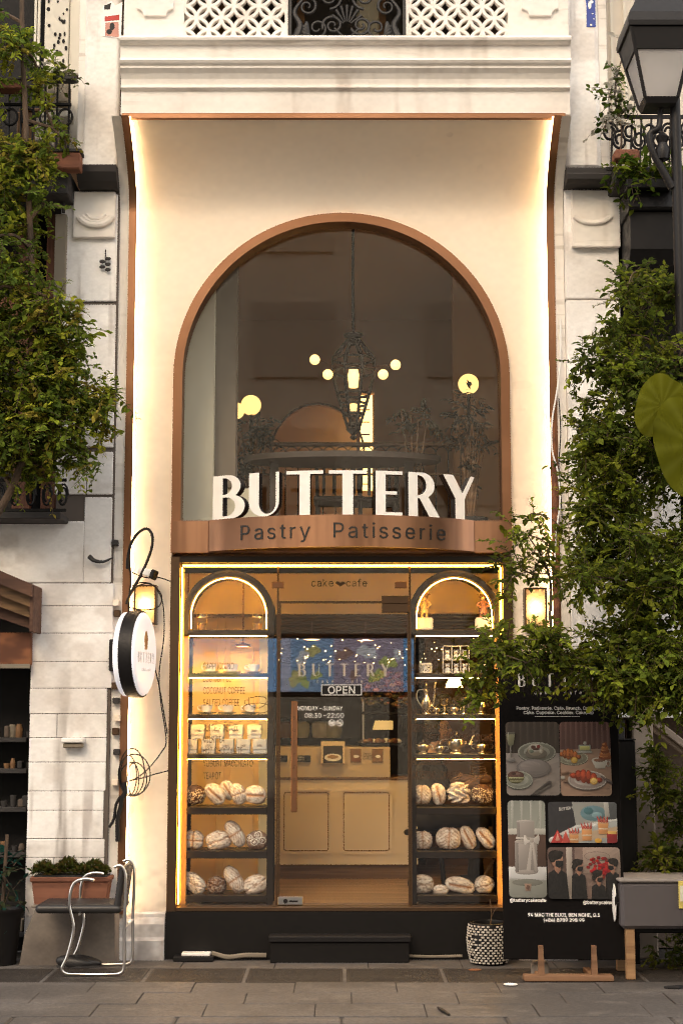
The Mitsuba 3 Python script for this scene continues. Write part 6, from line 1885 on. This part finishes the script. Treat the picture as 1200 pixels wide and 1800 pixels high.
for i, (px, y) in enumerate(((132, -.42), (146, -.40))):
    x = U(px, 1662, y)[0]
    s = trimesh.creation.icosphere(subdivisions=3)
    q = np.asarray(s.vertices).copy()
    toe = np.clip(q[:, 0], -1, 1)
    q = q * [.125, .045, .05]
    q[:, 2] = np.maximum(q[:, 2] * (1 - .35 * np.clip(toe, 0, 1)) + .018 * np.clip(-toe, 0, 1), -.022) + .024
    t = thing('shoe', ['left black shoe standing behind the chair legs', 'right black shoe standing behind the chair legs'][i], 'shoe')
    obj('upper', (q + [x, y, .004], np.asarray(s.faces)), 'leather', t, smooth=True)
    obj('sole', MB().plan(affinity.translate(unary_union([ell(.03, 0, .09, .043), ell(-.06, 0, .06, .036)]), x, y), .001, .014), 'sooty_grey', t)
x, y = U(4, 1650, -.25)[0], -.28
t = thing('black_pot', 'tall black plant pot at the left edge of the pavement', 'pot')
obj('shell', MB().lathe([(0, 0), (.10, 0), (.13, .30), (.15, .345), (.15, .365), (.13, .365), (.12, .34), (0, .33)], (x, y, .002), 24), 'black_paint', t, smooth=35)
LEFT_POT = (x, y)
# small litter
x, y = U(834, 1707, -.55)[0], -.55
tag(obj('fallen_leaf', MB().prism(Polygon([(x - .045, 0), (x - .02, .018), (x + .02, .02), (x + .05, .006), (x + .02, -.012), (x - .02, -.012)]), 0, .003).turn(shift(x, y, .006) @ rot([1, 0, 0], -80) @ shift(-x, 0, 0)), 'rust'), 'dry brown leaf on the drain edge in front of the woven pot', 'leaf')
x, y = U(897, 1732, -1.12)[0], -1.12
tag(obj('flat_lid', MB().lathe([(0, .002), (.04, .002), (.044, .006), (.036, .008), (0, .007)], (x, y, .0), 18), 'white_plain'), 'small white lid lying on the paving before the board stand', 'lid')
x, y = U(777, 1780, -2.0)[0], -2.02
tag(obj('twig', MB().tube([(x - .02, y + .10, .006), (x, y, .008), (x + .03, y - .12, .006)], [.006, .012, .006], 6), 'iron'), 'dark twig lying near the kerb right of centre', 'twig')
x, y = U(1190, 1740, -1.25)[0], -1.25
tag(obj('twig', MB().tube([(x - .08, y, .008), (x, y - .02, .012), (x + .05, y + .03, .006)], [.006, .014, .008], 6), 'iron'), 'dark twig on the paving at the right edge', 'twig')
# ================================================================ street lamp
yl = -1.15
sl_ = thing('street_lamp', 'black four sided street lantern on a post at the top right edge', 'street lamp')
lx, _ = U(1155, 120, yl)


def zl(py):
    return U(1155, py, yl)[1]


def frustum(x, y, z0, w0, z1, w1):
    v = np.array([[x + sx * w, y + sy * w, z] for z, w in ((z0, w0), (z1, w1)) for sx, sy in ((-1, -1), (1, -1), (1, 1), (-1, 1))])
    f = [[0, 2, 1], [0, 3, 2], [4, 5, 6], [4, 6, 7]]
    for i in range(4):
        j = (i + 1) % 4
        f += [[i, j, j + 4], [i, j + 4, i + 4]]
    return v, np.array(f)


k1 = 2800 / (DIST + yl + .35)
w_top, w_bot = 57 / k1, 29 / k1
roof = MB()
prev = (zl(68), w_top * 1.06)
for py, w in ((60, 1.08), (44, 1.02), (28, .86), (12, .70), (0, .62), (-14, .55), (-24, .22), (-40, .16)):
    cur = (zl(py), w_top * w)
    roof.raw(*frustum(lx, yl, prev[0], prev[1], cur[0], cur[1]))
    prev = cur
obj('roof', roof, 'black_metal', sl_)
ROT = None
zt_, zb2 = zl(69), zl(180)
for sx, sy in ((-1, -1), (1, -1), (1, 1), (-1, 1)):
    obj('corner_bar', MB().tube([(lx + sx * w_top * .97, yl + sy * w_top * .97, zt_), (lx + sx * w_bot, yl + sy * w_bot, zb2)], .012, 6), 'black_metal', sl_)
v, f = frustum(lx, yl, zb2 + .002, w_bot * .96, zt_ - .002, w_top * .93)
for i in range(4):
    j = (i + 1) % 4
    q = v[[i, j, j + 4, i + 4]]
    obj('pane', (q, np.array([[0, 1, 2], [0, 2, 3]])), 'lamp_glass', sl_)
obj('pane_hood', MB().raw(*frustum(lx, yl, zl(104), w_bot + (w_top - w_bot) * .70, zt_ - .001, w_top * .985)), 'black_metal', sl_)
scene['lamp_glass'] = {'type': 'principledthin', 'base_color': {'type': 'rgb', 'value': [.72, .70, .69]}, 'roughness': .3, 'spec_trans': .15, 'diff_trans': 1.1}
obj('inner_shade', MB().lathe([(w_bot * .5, 0), (w_bot * .62, (zt_ - zb2) * .62), (0, (zt_ - zb2) * .66)], (lx, yl, zb2 + .01), 16), 'frosted', sl_, smooth=40)
obj('bottom_tray', MB().raw(*frustum(lx, yl, zl(190), w_bot * .9, zb2 - .001, w_bot * 1.08)), 'black_metal', sl_)
px_, _ = U(1189, 300, yl)
obj('post', MB().lathe([(.075, 0), (.07, .5), (.04, .55), (.036, 4.2), (.034, zl(150))], (px_, yl, 0), 16), 'black_metal', sl_, smooth=40)
obj('arm', MB().obox((px_, yl, zl(187)), (lx, yl, zl(187)), .03, .03, .003), 'black_metal', sl_)
obj('scroll_bracket', MB().tube(curve([(px_ - .03, yl, zl(330)), (lx + .02, yl, zl(300)), (lx - .05, yl, zl(262)), (lx - .06, yl, zl(235)), (lx, yl, zl(222)), (lx + .01, yl, zl(192))]), np.linspace(.03, .018, 25), 8), 'black_metal', sl_, smooth=60)
obj('knob', MB().lathe([(0, 0), (.04, .02), (.05, .08), (.03, .13), (.045, .17), (0, .22)], (lx + .02, yl, zl(285)), 14), 'black_metal', sl_, smooth=40)

# ================================================================ trees and plants
r6 = np.random.default_rng(77)
GREEN = [(.15, .205, .03), (.22, .265, .03), (.10, .15, .03), (.30, .32, .035), (.12, .175, .035), (.16, .21, .03), (.26, .22, .04)]
DEEP = [(.09, .12, .024), (.13, .16, .026), (.065, .09, .02), (.19, .21, .028)]


def crown(tree, blobs, cols, twigs=9, L=.034, W=.017, per=7, thick=.6, seed=1, trunk=None, limb=.018):
    """blobs: (px, py, radius in pixels, depth)."""
    r = np.random.default_rng(seed)
    cs, rs = [], []
    for px, py, R, y in blobs:
        x, z = U(px, py, y)
        cs.append((x, y, z))
        rs.append((R / 250, R / 250 * thick + .05, R / 250))
    (v, f, c), tw = plant_leaves(r, cs, rs, twigs, per, L, W, cols)
    k = obj('crown', (v, f), 'leaf', tree, color=c)
    tag(k, kind='stuff')
    b = MB()
    for t_ in tw:
        b.tube(t_, [.003, .0025, .0015], 3, cap=False)
    k = obj('twigs', b, 'bark', tree)
    tag(k, kind='stuff')
    if trunk is not None:
        nodes = [np.asarray(q) for q in np.asarray(trunk)[4:]]
        base = len(nodes)
        depth = [0] * base
        order = sorted(range(len(cs)), key=lambda i: min(np.linalg.norm(np.asarray(cs[i]) - q) for q in nodes[:base]))
        for i in order:
            c_ = np.asarray(cs[i])
            cost = [np.linalg.norm(q - c_) + .04 * d + max(0, q[2] - c_[2]) * .5 for q, d in zip(nodes, depth)]
            j = int(np.argmin(cost))
            p, dd = nodes[j], depth[j]
            mid = (p + c_) / 2 + np.array([r.uniform(-.04, .04), r.uniform(-.04, .04), r.uniform(0, .05)])
            r0 = max(.0045, .014 * .72 ** dd)
            obj('branch', MB().tube(curve([p, mid, c_], 8), [r0, r0 * .7], 5), 'bark', tree)
            nodes.append(c_)
            depth.append(dd + 1)
    return len(f)


def bark_fn(p, n, uv):
    g = fbm(p.x * 30, p.y * 30, p.z * 6, 3)
    return mix((.10, .065, .042), (.05, .034, .024), sstep(.3, .7, g))


paint('bark', mikit.proc(bark_fn), .9)


def spread(r, region, n, R, y0, y1):
    """n blob centres inside the polygon region (pixels)."""
    P = Polygon(region)
    x0, y0_, x1, y1_ = P.bounds
    out = []
    while len(out) < n:
        q = r.uniform(x0, x1), r.uniform(y0_, y1_)
        if P.contains(Point(q)):
            out.append((q[0], q[1], r.uniform(*R), r.uniform(y0, y1)))
    return out


# left climber tree
LT = thing('climbing_tree', 'bright green small leaved tree climbing along the left edge in front of the white building', 'tree')
tx0 = U(40, 900, -.75)[0]
trunk = curve([(-2.75, -.7, -.02), (-2.72, -.72, 1.2), (-2.5, -.74, 2.5), (tx0 - .02, -.75, 3.3), (tx0 + .03, -.74, 4.2), (tx0 - .02, -.74, 5.2), (tx0 - .10, -.72, 6.4), (tx0 - .1, -.7, 7.0)], 40)
obj('trunk', MB().tube(trunk, np.linspace(.034, .014, len(trunk)), 8), 'bark', LT, smooth=60)
bl = spread(r6, [(-60, 480), (40, 470), (85, 520), (150, 575), (130, 690), (120, 780), (60, 800), (-60, 800)], 46, (16, 28), -.95, -.55)
bl += spread(r6, [(-60, 250), (60, 255), (90, 330), (85, 420), (30, 470), (-60, 480)], 20, (14, 24), -.95, -.55)
bl += spread(r6, [(-60, 0), (40, 0), (45, 110), (20, 220), (-60, 260)], 10, (12, 22), -.95, -.6)
bl += [(65, 118, 10, -.6), (78, 140, 9, -.6), (70, 175, 9, -.6), (85, 195, 9, -.6), (60, 160, 8, -.6), (95, 225, 9, -.6), (110, 240, 7, -.6), (75, 260, 12, -.7), (60, 285, 14, -.7), (95, 300, 10, -.6)]
bl += [(150, 690, 17, -.7), (165, 705, 18, -.72), (180, 715, 15, -.74), (190, 700, 12, -.75), (200, 690, 9, -.76), (150, 740, 16, -.7), (170, 760, 12, -.7), (135, 600, 12, -.7), (140, 640, 12, -.7), (185, 745, 10, -.74)]
bl += [(40, 815, 20, -.7), (70, 820, 18, -.7), (100, 815, 16, -.7), (130, 805, 14, -.7), (150, 810, 10, -.72), (170, 815, 8, -.72), (10, 790, 20, -.7), (80, 840, 10, -.7), (15, 840, 16, -.7)]
bl += spread(r6, [(-60, 560), (100, 540), (130, 620), (120, 720), (100, 790), (-60, 810)], 15, (18, 28), -.98, -.6) + spread(r6, [(-60, 300), (70, 300), (80, 470), (-60, 480)], 7, (16, 24), -.98, -.6)
n1 = crown(LT, bl, GREEN, 95, .037, .022, 7, .6, 5, trunk)
# right street tree
RT = thing('street_tree', 'broad dark green street tree whose branches hang over the black board at the right', 'tree')
tx1 = 2.52
trunk = curve([(tx1 + .05, -.75, -.02), (tx1 + .02, -.9, .9), (tx1 + .0, -1.05, 1.8), (tx1 - .05, -1.15, 2.5), (tx1 - .1, -1.2, 3.2), (tx1 - .15, -1.2, 4.0), (tx1 - .25, -1.15, 4.7)], 36)
obj('trunk', MB().tube(trunk, np.linspace(.07, .02, len(trunk)), 8), 'bark', RT, smooth=60)
bl = spread(r6, [(1090, 470), (1150, 470), (1250, 560), (1250, 700), (1120, 700), (1075, 690), (1080, 600), (1065, 540)], 30, (14, 26), -1.4, -.8)
bl += spread(r6, [(1005, 760), (1060, 740), (1130, 690), (1250, 700), (1250, 940), (1010, 930), (995, 860)], 46, (16, 28), -1.5, -.8)
bl += spread(r6, [(1000, 930), (1250, 930), (1250, 1230), (1110, 1230), (1080, 1150), (1095, 1040), (1010, 1010), (995, 960)], 50, (18, 30), -1.6, -.9)
bl += spread(r6, [(985, 1130), (1110, 1100), (1250, 1180), (1250, 1270), (1090, 1250), (1060, 1205), (985, 1175)], 26, (14, 22), -1.6, -1.1)
bl += spread(r6, [(850, 1110), (985, 1115), (1000, 1180), (930, 1172), (870, 1155)], 17, (10, 16), -1.6, -1.2)
bl += [(1010, 640, 9, -1.2), (1030, 630, 12, -1.2), (1045, 650, 12, -1.2), (1020, 655, 9, -1.2), (1060, 625, 10, -1.2), (1065, 570, 8, -1.2), (1070, 660, 13, -1.2), (1045, 700, 12, -1.2), (1030, 712, 8, -1.2), (1070, 720, 13, -1.2)]
bl += [(840, 1165, 12, -1.3), (850, 1190, 11, -1.3), (833, 1205, 10, -1.3), (845, 1225, 10, -1.3), (828, 1228, 7, -1.3), (868, 1200, 9, -1.3), (860, 1140, 10, -1.3), (868, 1115, 9, -1.3), (1040, 1222, 8, -1.4)]
bl += [(905, 925, 9, -1.2), (890, 950, 9, -1.2), (900, 975, 10, -1.2), (920, 940, 8, -1.2), (935, 920, 7, -1.2), (915, 1000, 10, -1.2), (935, 1010, 10, -1.2), (895, 1020, 7, -1.2), (955, 985, 9, -1.2), (965, 960, 9, -1.2), (890, 990, 7, -1.2), (885, 1040, 5, -1.2), (975, 1010, 9, -1.2), (950, 905, 7, -1.2), (980, 935, 9, -1.2)]
n2 = crown(RT, bl, DEEP + GREEN[:2], 95, .036, .021, 7, .7, 6, trunk)
xa, za = U(968, 1130, -1.25)
obj('branch', MB().tube(curve([(*[xa + .02], -1.25, za - .05), (xa - .0, -1.24, za + .15), (xa + .01, -1.22, za + .35), (xa - .03, -1.21, za + .52), (xa - .13, -1.2, za + .68)], 20), np.linspace(.011, .004, 21), 6), 'bark', RT)
# shrubs low at the right
SH = thing('corner_shrub', 'dark green shrub behind the bench at the right edge', 'shrub')
bl = spread(r6, [(1150, 1335), (1250, 1330), (1250, 1420), (1165, 1430), (1140, 1390)], 14, (11, 18), -.5, -.2) + spread(r6, [(1160, 1450), (1250, 1430), (1250, 1560), (1150, 1560)], 18, (12, 20), -.5, -.2) + spread(r6, [(1130, 1650), (1250, 1640), (1250, 1710), (1140, 1715)], 10, (9, 14), -.5, -.3)
crown(SH, bl, DEEP, 95, .036, .02, 6, .5, 8)
obj('stem', MB().tube(curve([(2.36, -.35, 0), (2.30, -.35, .5), (2.36, -.33, 1.1), (2.4, -.33, 1.35)]), np.linspace(.03, .01, 25), 7), 'bark', SH)
# balcony plants
t = thing('balcony_plant', 'yellow green leafy plant in the upper right balcony above the black awning box', 'plant')
crown(t, [(1105, 300, 16, -.5), (1125, 305, 16, -.5), (1150, 310, 14, -.5), (1165, 295, 12, -.5), (1090, 290, 9, -.5), (1130, 320, 12, -.5), (1175, 310, 8, -.5)], [(.10, .15, .02), (.14, .18, .02), (.06, .10, .015)], 110, .05, .03, 4, .4, 9)
obj('trough', MB().box(U(1098, 310, -.5)[0], U(1178, 310, -.5)[0], -.56, -.44, U(1100, 334, -.5)[1], U(1100, 318, -.5)[1], .006), 'black_metal', t)
t = thing('balcony_climber', 'sparse climber with pale flowers on the scrolled railing of the upper right balcony', 'plant')
crown(t, [(1085, 140, 12, -.45), (1080, 165, 11, -.45), (1095, 185, 9, -.45), (1070, 200, 10, -.45), (1090, 215, 8, -.45), (1100, 75, 7, -.45), (1075, 185, 8, -.45), (1112, 195, 8, -.45)], [(.09, .13, .02), (.05, .08, .015), (.42, .40, .34), (.5, .47, .4)], 130, .036, .024, 4, .4, 10)
obj('stem', MB().tube(curve([(U(1085, 300, -.45)[0], -.45, U(1085, 300, -.45)[1]), (U(1092, 230, -.45)[0], -.45, U(1092, 230, -.45)[1]), (U(1080, 160, -.45)[0], -.45, U(1080, 160, -.45)[1]), (U(1100, 75, -.45)[0], -.45, U(1100, 75, -.45)[1])]), .006, 5), 'bark', t)
t = thing('balcony_flowers', 'small pale flowers and leaves on the top rail of the upper left balcony', 'plant')
crown(t, [(88, 128, 9, -.4), (105, 130, 9, -.4), (122, 125, 9, -.4), (75, 125, 8, -.4), (95, 135, 7, -.4)], [(.50, .47, .38), (.10, .12, .03), (.14, .16, .03)], 140, .03, .022, 4, .4, 11)
obj('tray', MB().box(U(70, 140, -.4)[0], U(135, 140, -.4)[0], -.45, -.36, U(90, 143, -.4)[1], U(90, 137, -.4)[1], .003), 'black_metal', t)
for i, (px, lab) in enumerate(((92, 'left'), (118, 'right'))):
    pass
# planter growth and pot growth
nm = 2600
ax, bx = U(60, 1550, -.22)[0], U(188, 1550, -.22)[0]
tt = r6.uniform(0, 1, nm)
hh = r6.uniform(0, 1, nm) ** .7
base = np.stack([ax + (bx - ax) * tt, -.22 + r6.normal(size=nm) * .055, .582 + hh * (.035 + .075 * np.sin(math.pi * np.clip(tt * .9 + .05, 0, 1)) ** .6 * (.6 + .4 * np.sin(tt * 17)))], 1)
dr__ = unit(np.stack([r6.normal(size=nm) * .7, r6.normal(size=nm) * .6 - .2, r6.uniform(-.2, 1, nm)], 1))
cc = np.array([(.045, .06, .012), (.075, .09, .016), (.10, .065, .02), (.03, .035, .01)])[r6.integers(0, 4, nm)] * r6.uniform(.7, 1.4, (nm, 1))
v, f, c = leaf_mesh(base, dr__, unit(np.array([0, 0, 1.0]) + r6.normal(size=(nm, 3)) * .5), r6.uniform(.02, .04, nm), r6.uniform(.008, .014, nm), cc)
k = obj('greenery', (v, f), 'leaf', PLANTER, color=c)
tag(k, kind='stuff')
x, y = LEFT_POT
t = thing('pot_plant', 'bushy teal green plant growing from the left edge pot', 'plant')
crown(t, [(2, 1575, 14, -.28), (18, 1560, 12, -.28), (8, 1535, 14, -.28), (20, 1520, 10, -.25), (-10, 1550, 14, -.3), (5, 1500, 10, -.25)], [(.02, .07, .055), (.03, .05, .03), (.05, .06, .03)], 36, .05, .02, 5, .6, 13)
obj('stem', MB().cyl((x, y, .33), (x + .02, y, .85), .012, 6), 'bark', t)
# big round leaves in front of the tree
t = thing('large_leaf_plant', 'plant with two very large round olive green leaves at the right edge', 'plant')
yb2 = -1.75
stem = []
for i, (px, py, R, tl) in enumerate(((1163, 712, .185, 22), (1222, 782, .30, -8))):
    x, z = U(px, py, yb2)
    u_ = np.linspace(0, 1, 9)
    a_ = np.linspace(0, 2 * math.pi, 37)[:-1]
    v = [(0, 0, 0)]
    for q in u_[1:]:
        for k_ in a_:
            rr = R * q * (1 + .06 * math.sin(3 * k_ + 1)) * (1 - .12 * math.exp(-((k_ - math.pi / 2) / .35) ** 2))
            v.append((rr * math.cos(k_) * .82, .10 * R * math.cos(2 * k_) * q ** 2 + .05 * R * math.sin(7 * k_) * q ** 3 + .22 * R * q * q, rr * math.sin(k_) * 1.08))
    v = np.array(v)
    f = [[0, 1 + j, 1 + (j + 1) % 36] for j in range(36)]
    for i2 in range(7):
        o = 1 + 36 * i2
        f += [[o + j, o + 36 + j, o + 36 + (j + 1) % 36] for j in range(36)] + [[o + j, o + 36 + (j + 1) % 36, o + (j + 1) % 36] for j in range(36)]
    v = v @ rot([0, 1, 0], tl)[:3, :3].T @ rot([1, 0, 0], 12)[:3, :3].T + [x, yb2 + .03 * i * -1, z]
    ang = np.tile(np.concatenate([a_]), 8)
    vein = np.concatenate([[1.0], np.abs(np.cos(ang * 6)) ** 30])
    col = np.array([.115, .12, .010]) * (.75 + .5 * meshkit.fbm(v * 9, 3, 3))[:, None] + vein[:, None] * np.array([.035, .038, .010])
    k = obj('leaf_blade', (v, np.array(f)), 'leaf', t, smooth=True, color=col)
    stem.append((x, yb2 + .02, z))
obj('stem', MB().tube(curve([(2.28, -1.6, 0), (2.26, -1.65, 1.2), (2.22, -1.7, 2.6), stem[1]]), np.linspace(.022, .010, 25), 7), 'bark', t)
obj('stem', MB().tube(curve([(2.22, -1.7, 2.6), ((2.2 + stem[0][0]) / 2, -1.72, 3.2), stem[0]]), np.linspace(.014, .007, 25), 7), 'bark', t)


# ================================================================ two guests seated behind the right display
def person(label, x, y, face, seed):
    """Seated figure, one continuous body; face +1 looks to +x."""
    P = thing('person', label, 'person')
    z0 = FL
    hip, knee, foot = .46, .48, .06

    def s3(c, r):
        return trimesh.creation.icosphere(subdivisions=2, radius=r).vertices + np.asarray(c)

    def bone(parts, a, ra, b, rb):
        parts.append(m3d.Manifold.hull_points(np.vstack([s3(a, ra), s3(b, rb)]).tolist()))

    F = face
    body, skin = [], []
    hipL, hipR = np.array([x, y - .09, z0 + hip + .08]), np.array([x, y + .09, z0 + hip + .08])
    chest = np.array([x + F * .04, y, z0 + .86])
    for h_ in (hipL, hipR):
        bone(body, h_, .11, chest, .13)
    for s in (-1, 1):
        sh = chest + [F * .0, s * .17, .11]
        bone(body, chest + [0, 0, .05], .10, sh, .06)
        el = sh + [F * .12, s * .05, -.25]
        bone(body, sh, .058, el, .047)
        wr = el + [F * .24, -s * .09, .10]
        bone(skin, el, .043, wr, .030)
        palm = wr + [F * .07, -s * .02, .01]
        bone(skin, wr, .028, palm, .032)
        for k in range(4):
            b0 = palm + [F * .025, s * (.03 - .02 * k), 0]
            b1 = b0 + [F * (.040 - .004 * abs(k - 1)), 0, -.008]
            b2 = b1 + [F * .022, 0, -.024]
            bone(skin, b0, .0095, b1, .009)
            bone(skin, b1, .009, b2, .0075)
        th = palm + [F * .0, -s * .035, .01]
        bone(skin, palm, .012, th, .011)
        bone(skin, th, .011, th + [F * .032, -s * .006, .0], .009)
        hp = hipR if s > 0 else hipL
        kn = hp + [F * .42, s * .02, .0]
        bone(body, hp, .10, kn, .065)
        an = np.array([kn[0] - F * .06, kn[1], z0 + .09])
        bone(body, kn, .062, an, .042)
        bone(body, an + [0, 0, -.04], .042, an + [F * .15, 0, -.055], .032)
    neck0, head = chest + [F * .02, 0, .16], chest + [F * .05, 0, .35]
    bone(skin, neck0, .05, head - [0, 0, .08], .048)
    m = m3d.Manifold.batch_boolean(body, m3d.OpType.Add).refine_to_length(.03).to_mesh()
    tm = trimesh.Trimesh(m.vert_properties[:, :3], m.tri_verts)
    trimesh.smoothing.filter_taubin(tm, iterations=8)
    obj('body', tm, 'black_cloth', P, smooth=True)
    hd = trimesh.creation.icosphere(subdivisions=3)
    q = np.asarray(hd.vertices) * [.092, .075, .115]
    nose = np.exp(-((q[:, 1] / .018) ** 2 + ((q[:, 2] + .01) / .03) ** 2)) * (q[:, 0] > 0) * .022
    chin = np.exp(-((q[:, 1] / .035) ** 2 + ((q[:, 2] + .085) / .035) ** 2)) * (q[:, 0] > 0) * .018
    brow = -np.exp(-(((np.abs(q[:, 1]) - .03) / .015) ** 2 + ((q[:, 2] - .012) / .016) ** 2)) * (q[:, 0] > 0) * .009
    q[:, 0] += nose + chin + brow
    q[:, 0] *= F
    hk = obj('head', (q + head, np.asarray(hd.faces) if F > 0 else np.asarray(hd.faces)[:, ::-1]), 'guest_skin', P, smooth=True)
    for s in (-1, 1):
        obj('ear', MB().ball(head + [-F * .008, s * .076, -.005], (.02, .010, .03), 2), 'guest_skin', hk, smooth=True)
        obj('eye', MB().ball(head + [F * .080, s * .030, .012], (.010, .012, .007), 2), 'black_paint', hk, smooth=True)
    obj('mouth', MB().ball(head + [F * .088, 0, -.052], (.008, .022, .006), 2), 'lip', hk, smooth=True)
    hv = trimesh.creation.icosphere(subdivisions=3)
    q = np.asarray(hv.vertices) * [.103, .088, .125]
    keep = ~((q[:, 0] * 1.0 > .03) & (q[:, 2] < .06))
    q = np.where(keep[:, None], q, q * [.72, .86, .9])
    q[:, 0] *= F
    obj('hair', (q + head + [-F * .012, 0, .012], np.asarray(hv.faces) if F > 0 else np.asarray(hv.faces)[:, ::-1]), 'black_hair', hk, smooth=True)
    m = m3d.Manifold.batch_boolean(skin, m3d.OpType.Add).refine_to_length(.012).to_mesh()
    tm = trimesh.Trimesh(m.vert_properties[:, :3], m.tri_verts)
    trimesh.smoothing.filter_taubin(tm, iterations=4)
    obj('bare_skin', tm, 'guest_skin', P, smooth=True)
    st_ = thing('stool', f'round black stool under the seated guest {"on the left" if face > 0 else "on the right"}', 'stool')
    obj('seat', MB().lathe([(0, .40), (.17, .40), (.18, .42), (.17, .435), (0, .435)], (x, y, z0), 20), 'black_paint', st_, smooth=40)
    for k in range(4):
        a_ = math.pi / 4 + k * math.pi / 2
        obj('leg', MB().cyl((x + .19 * math.cos(a_), y + .19 * math.sin(a_), z0), (x + .12 * math.cos(a_), y + .12 * math.sin(a_), z0 + .40), .013, 8), 'black_metal', st_)


paint('black_cloth', (.018, .016, .016), .85, sheen=.3)
paint('black_hair', (.012, .009, .008), .5)
paint('guest_skin', (.46, .27, .17), .5)
paint('lip', (.35, .13, .10), .5)
person('seated person in black clothes behind the right display, left of the two, facing right', .66, 1.35, 1, 1)
person('seated person in black clothes behind the right display, right of the two, facing left', 1.42, 1.45, -1, 2)
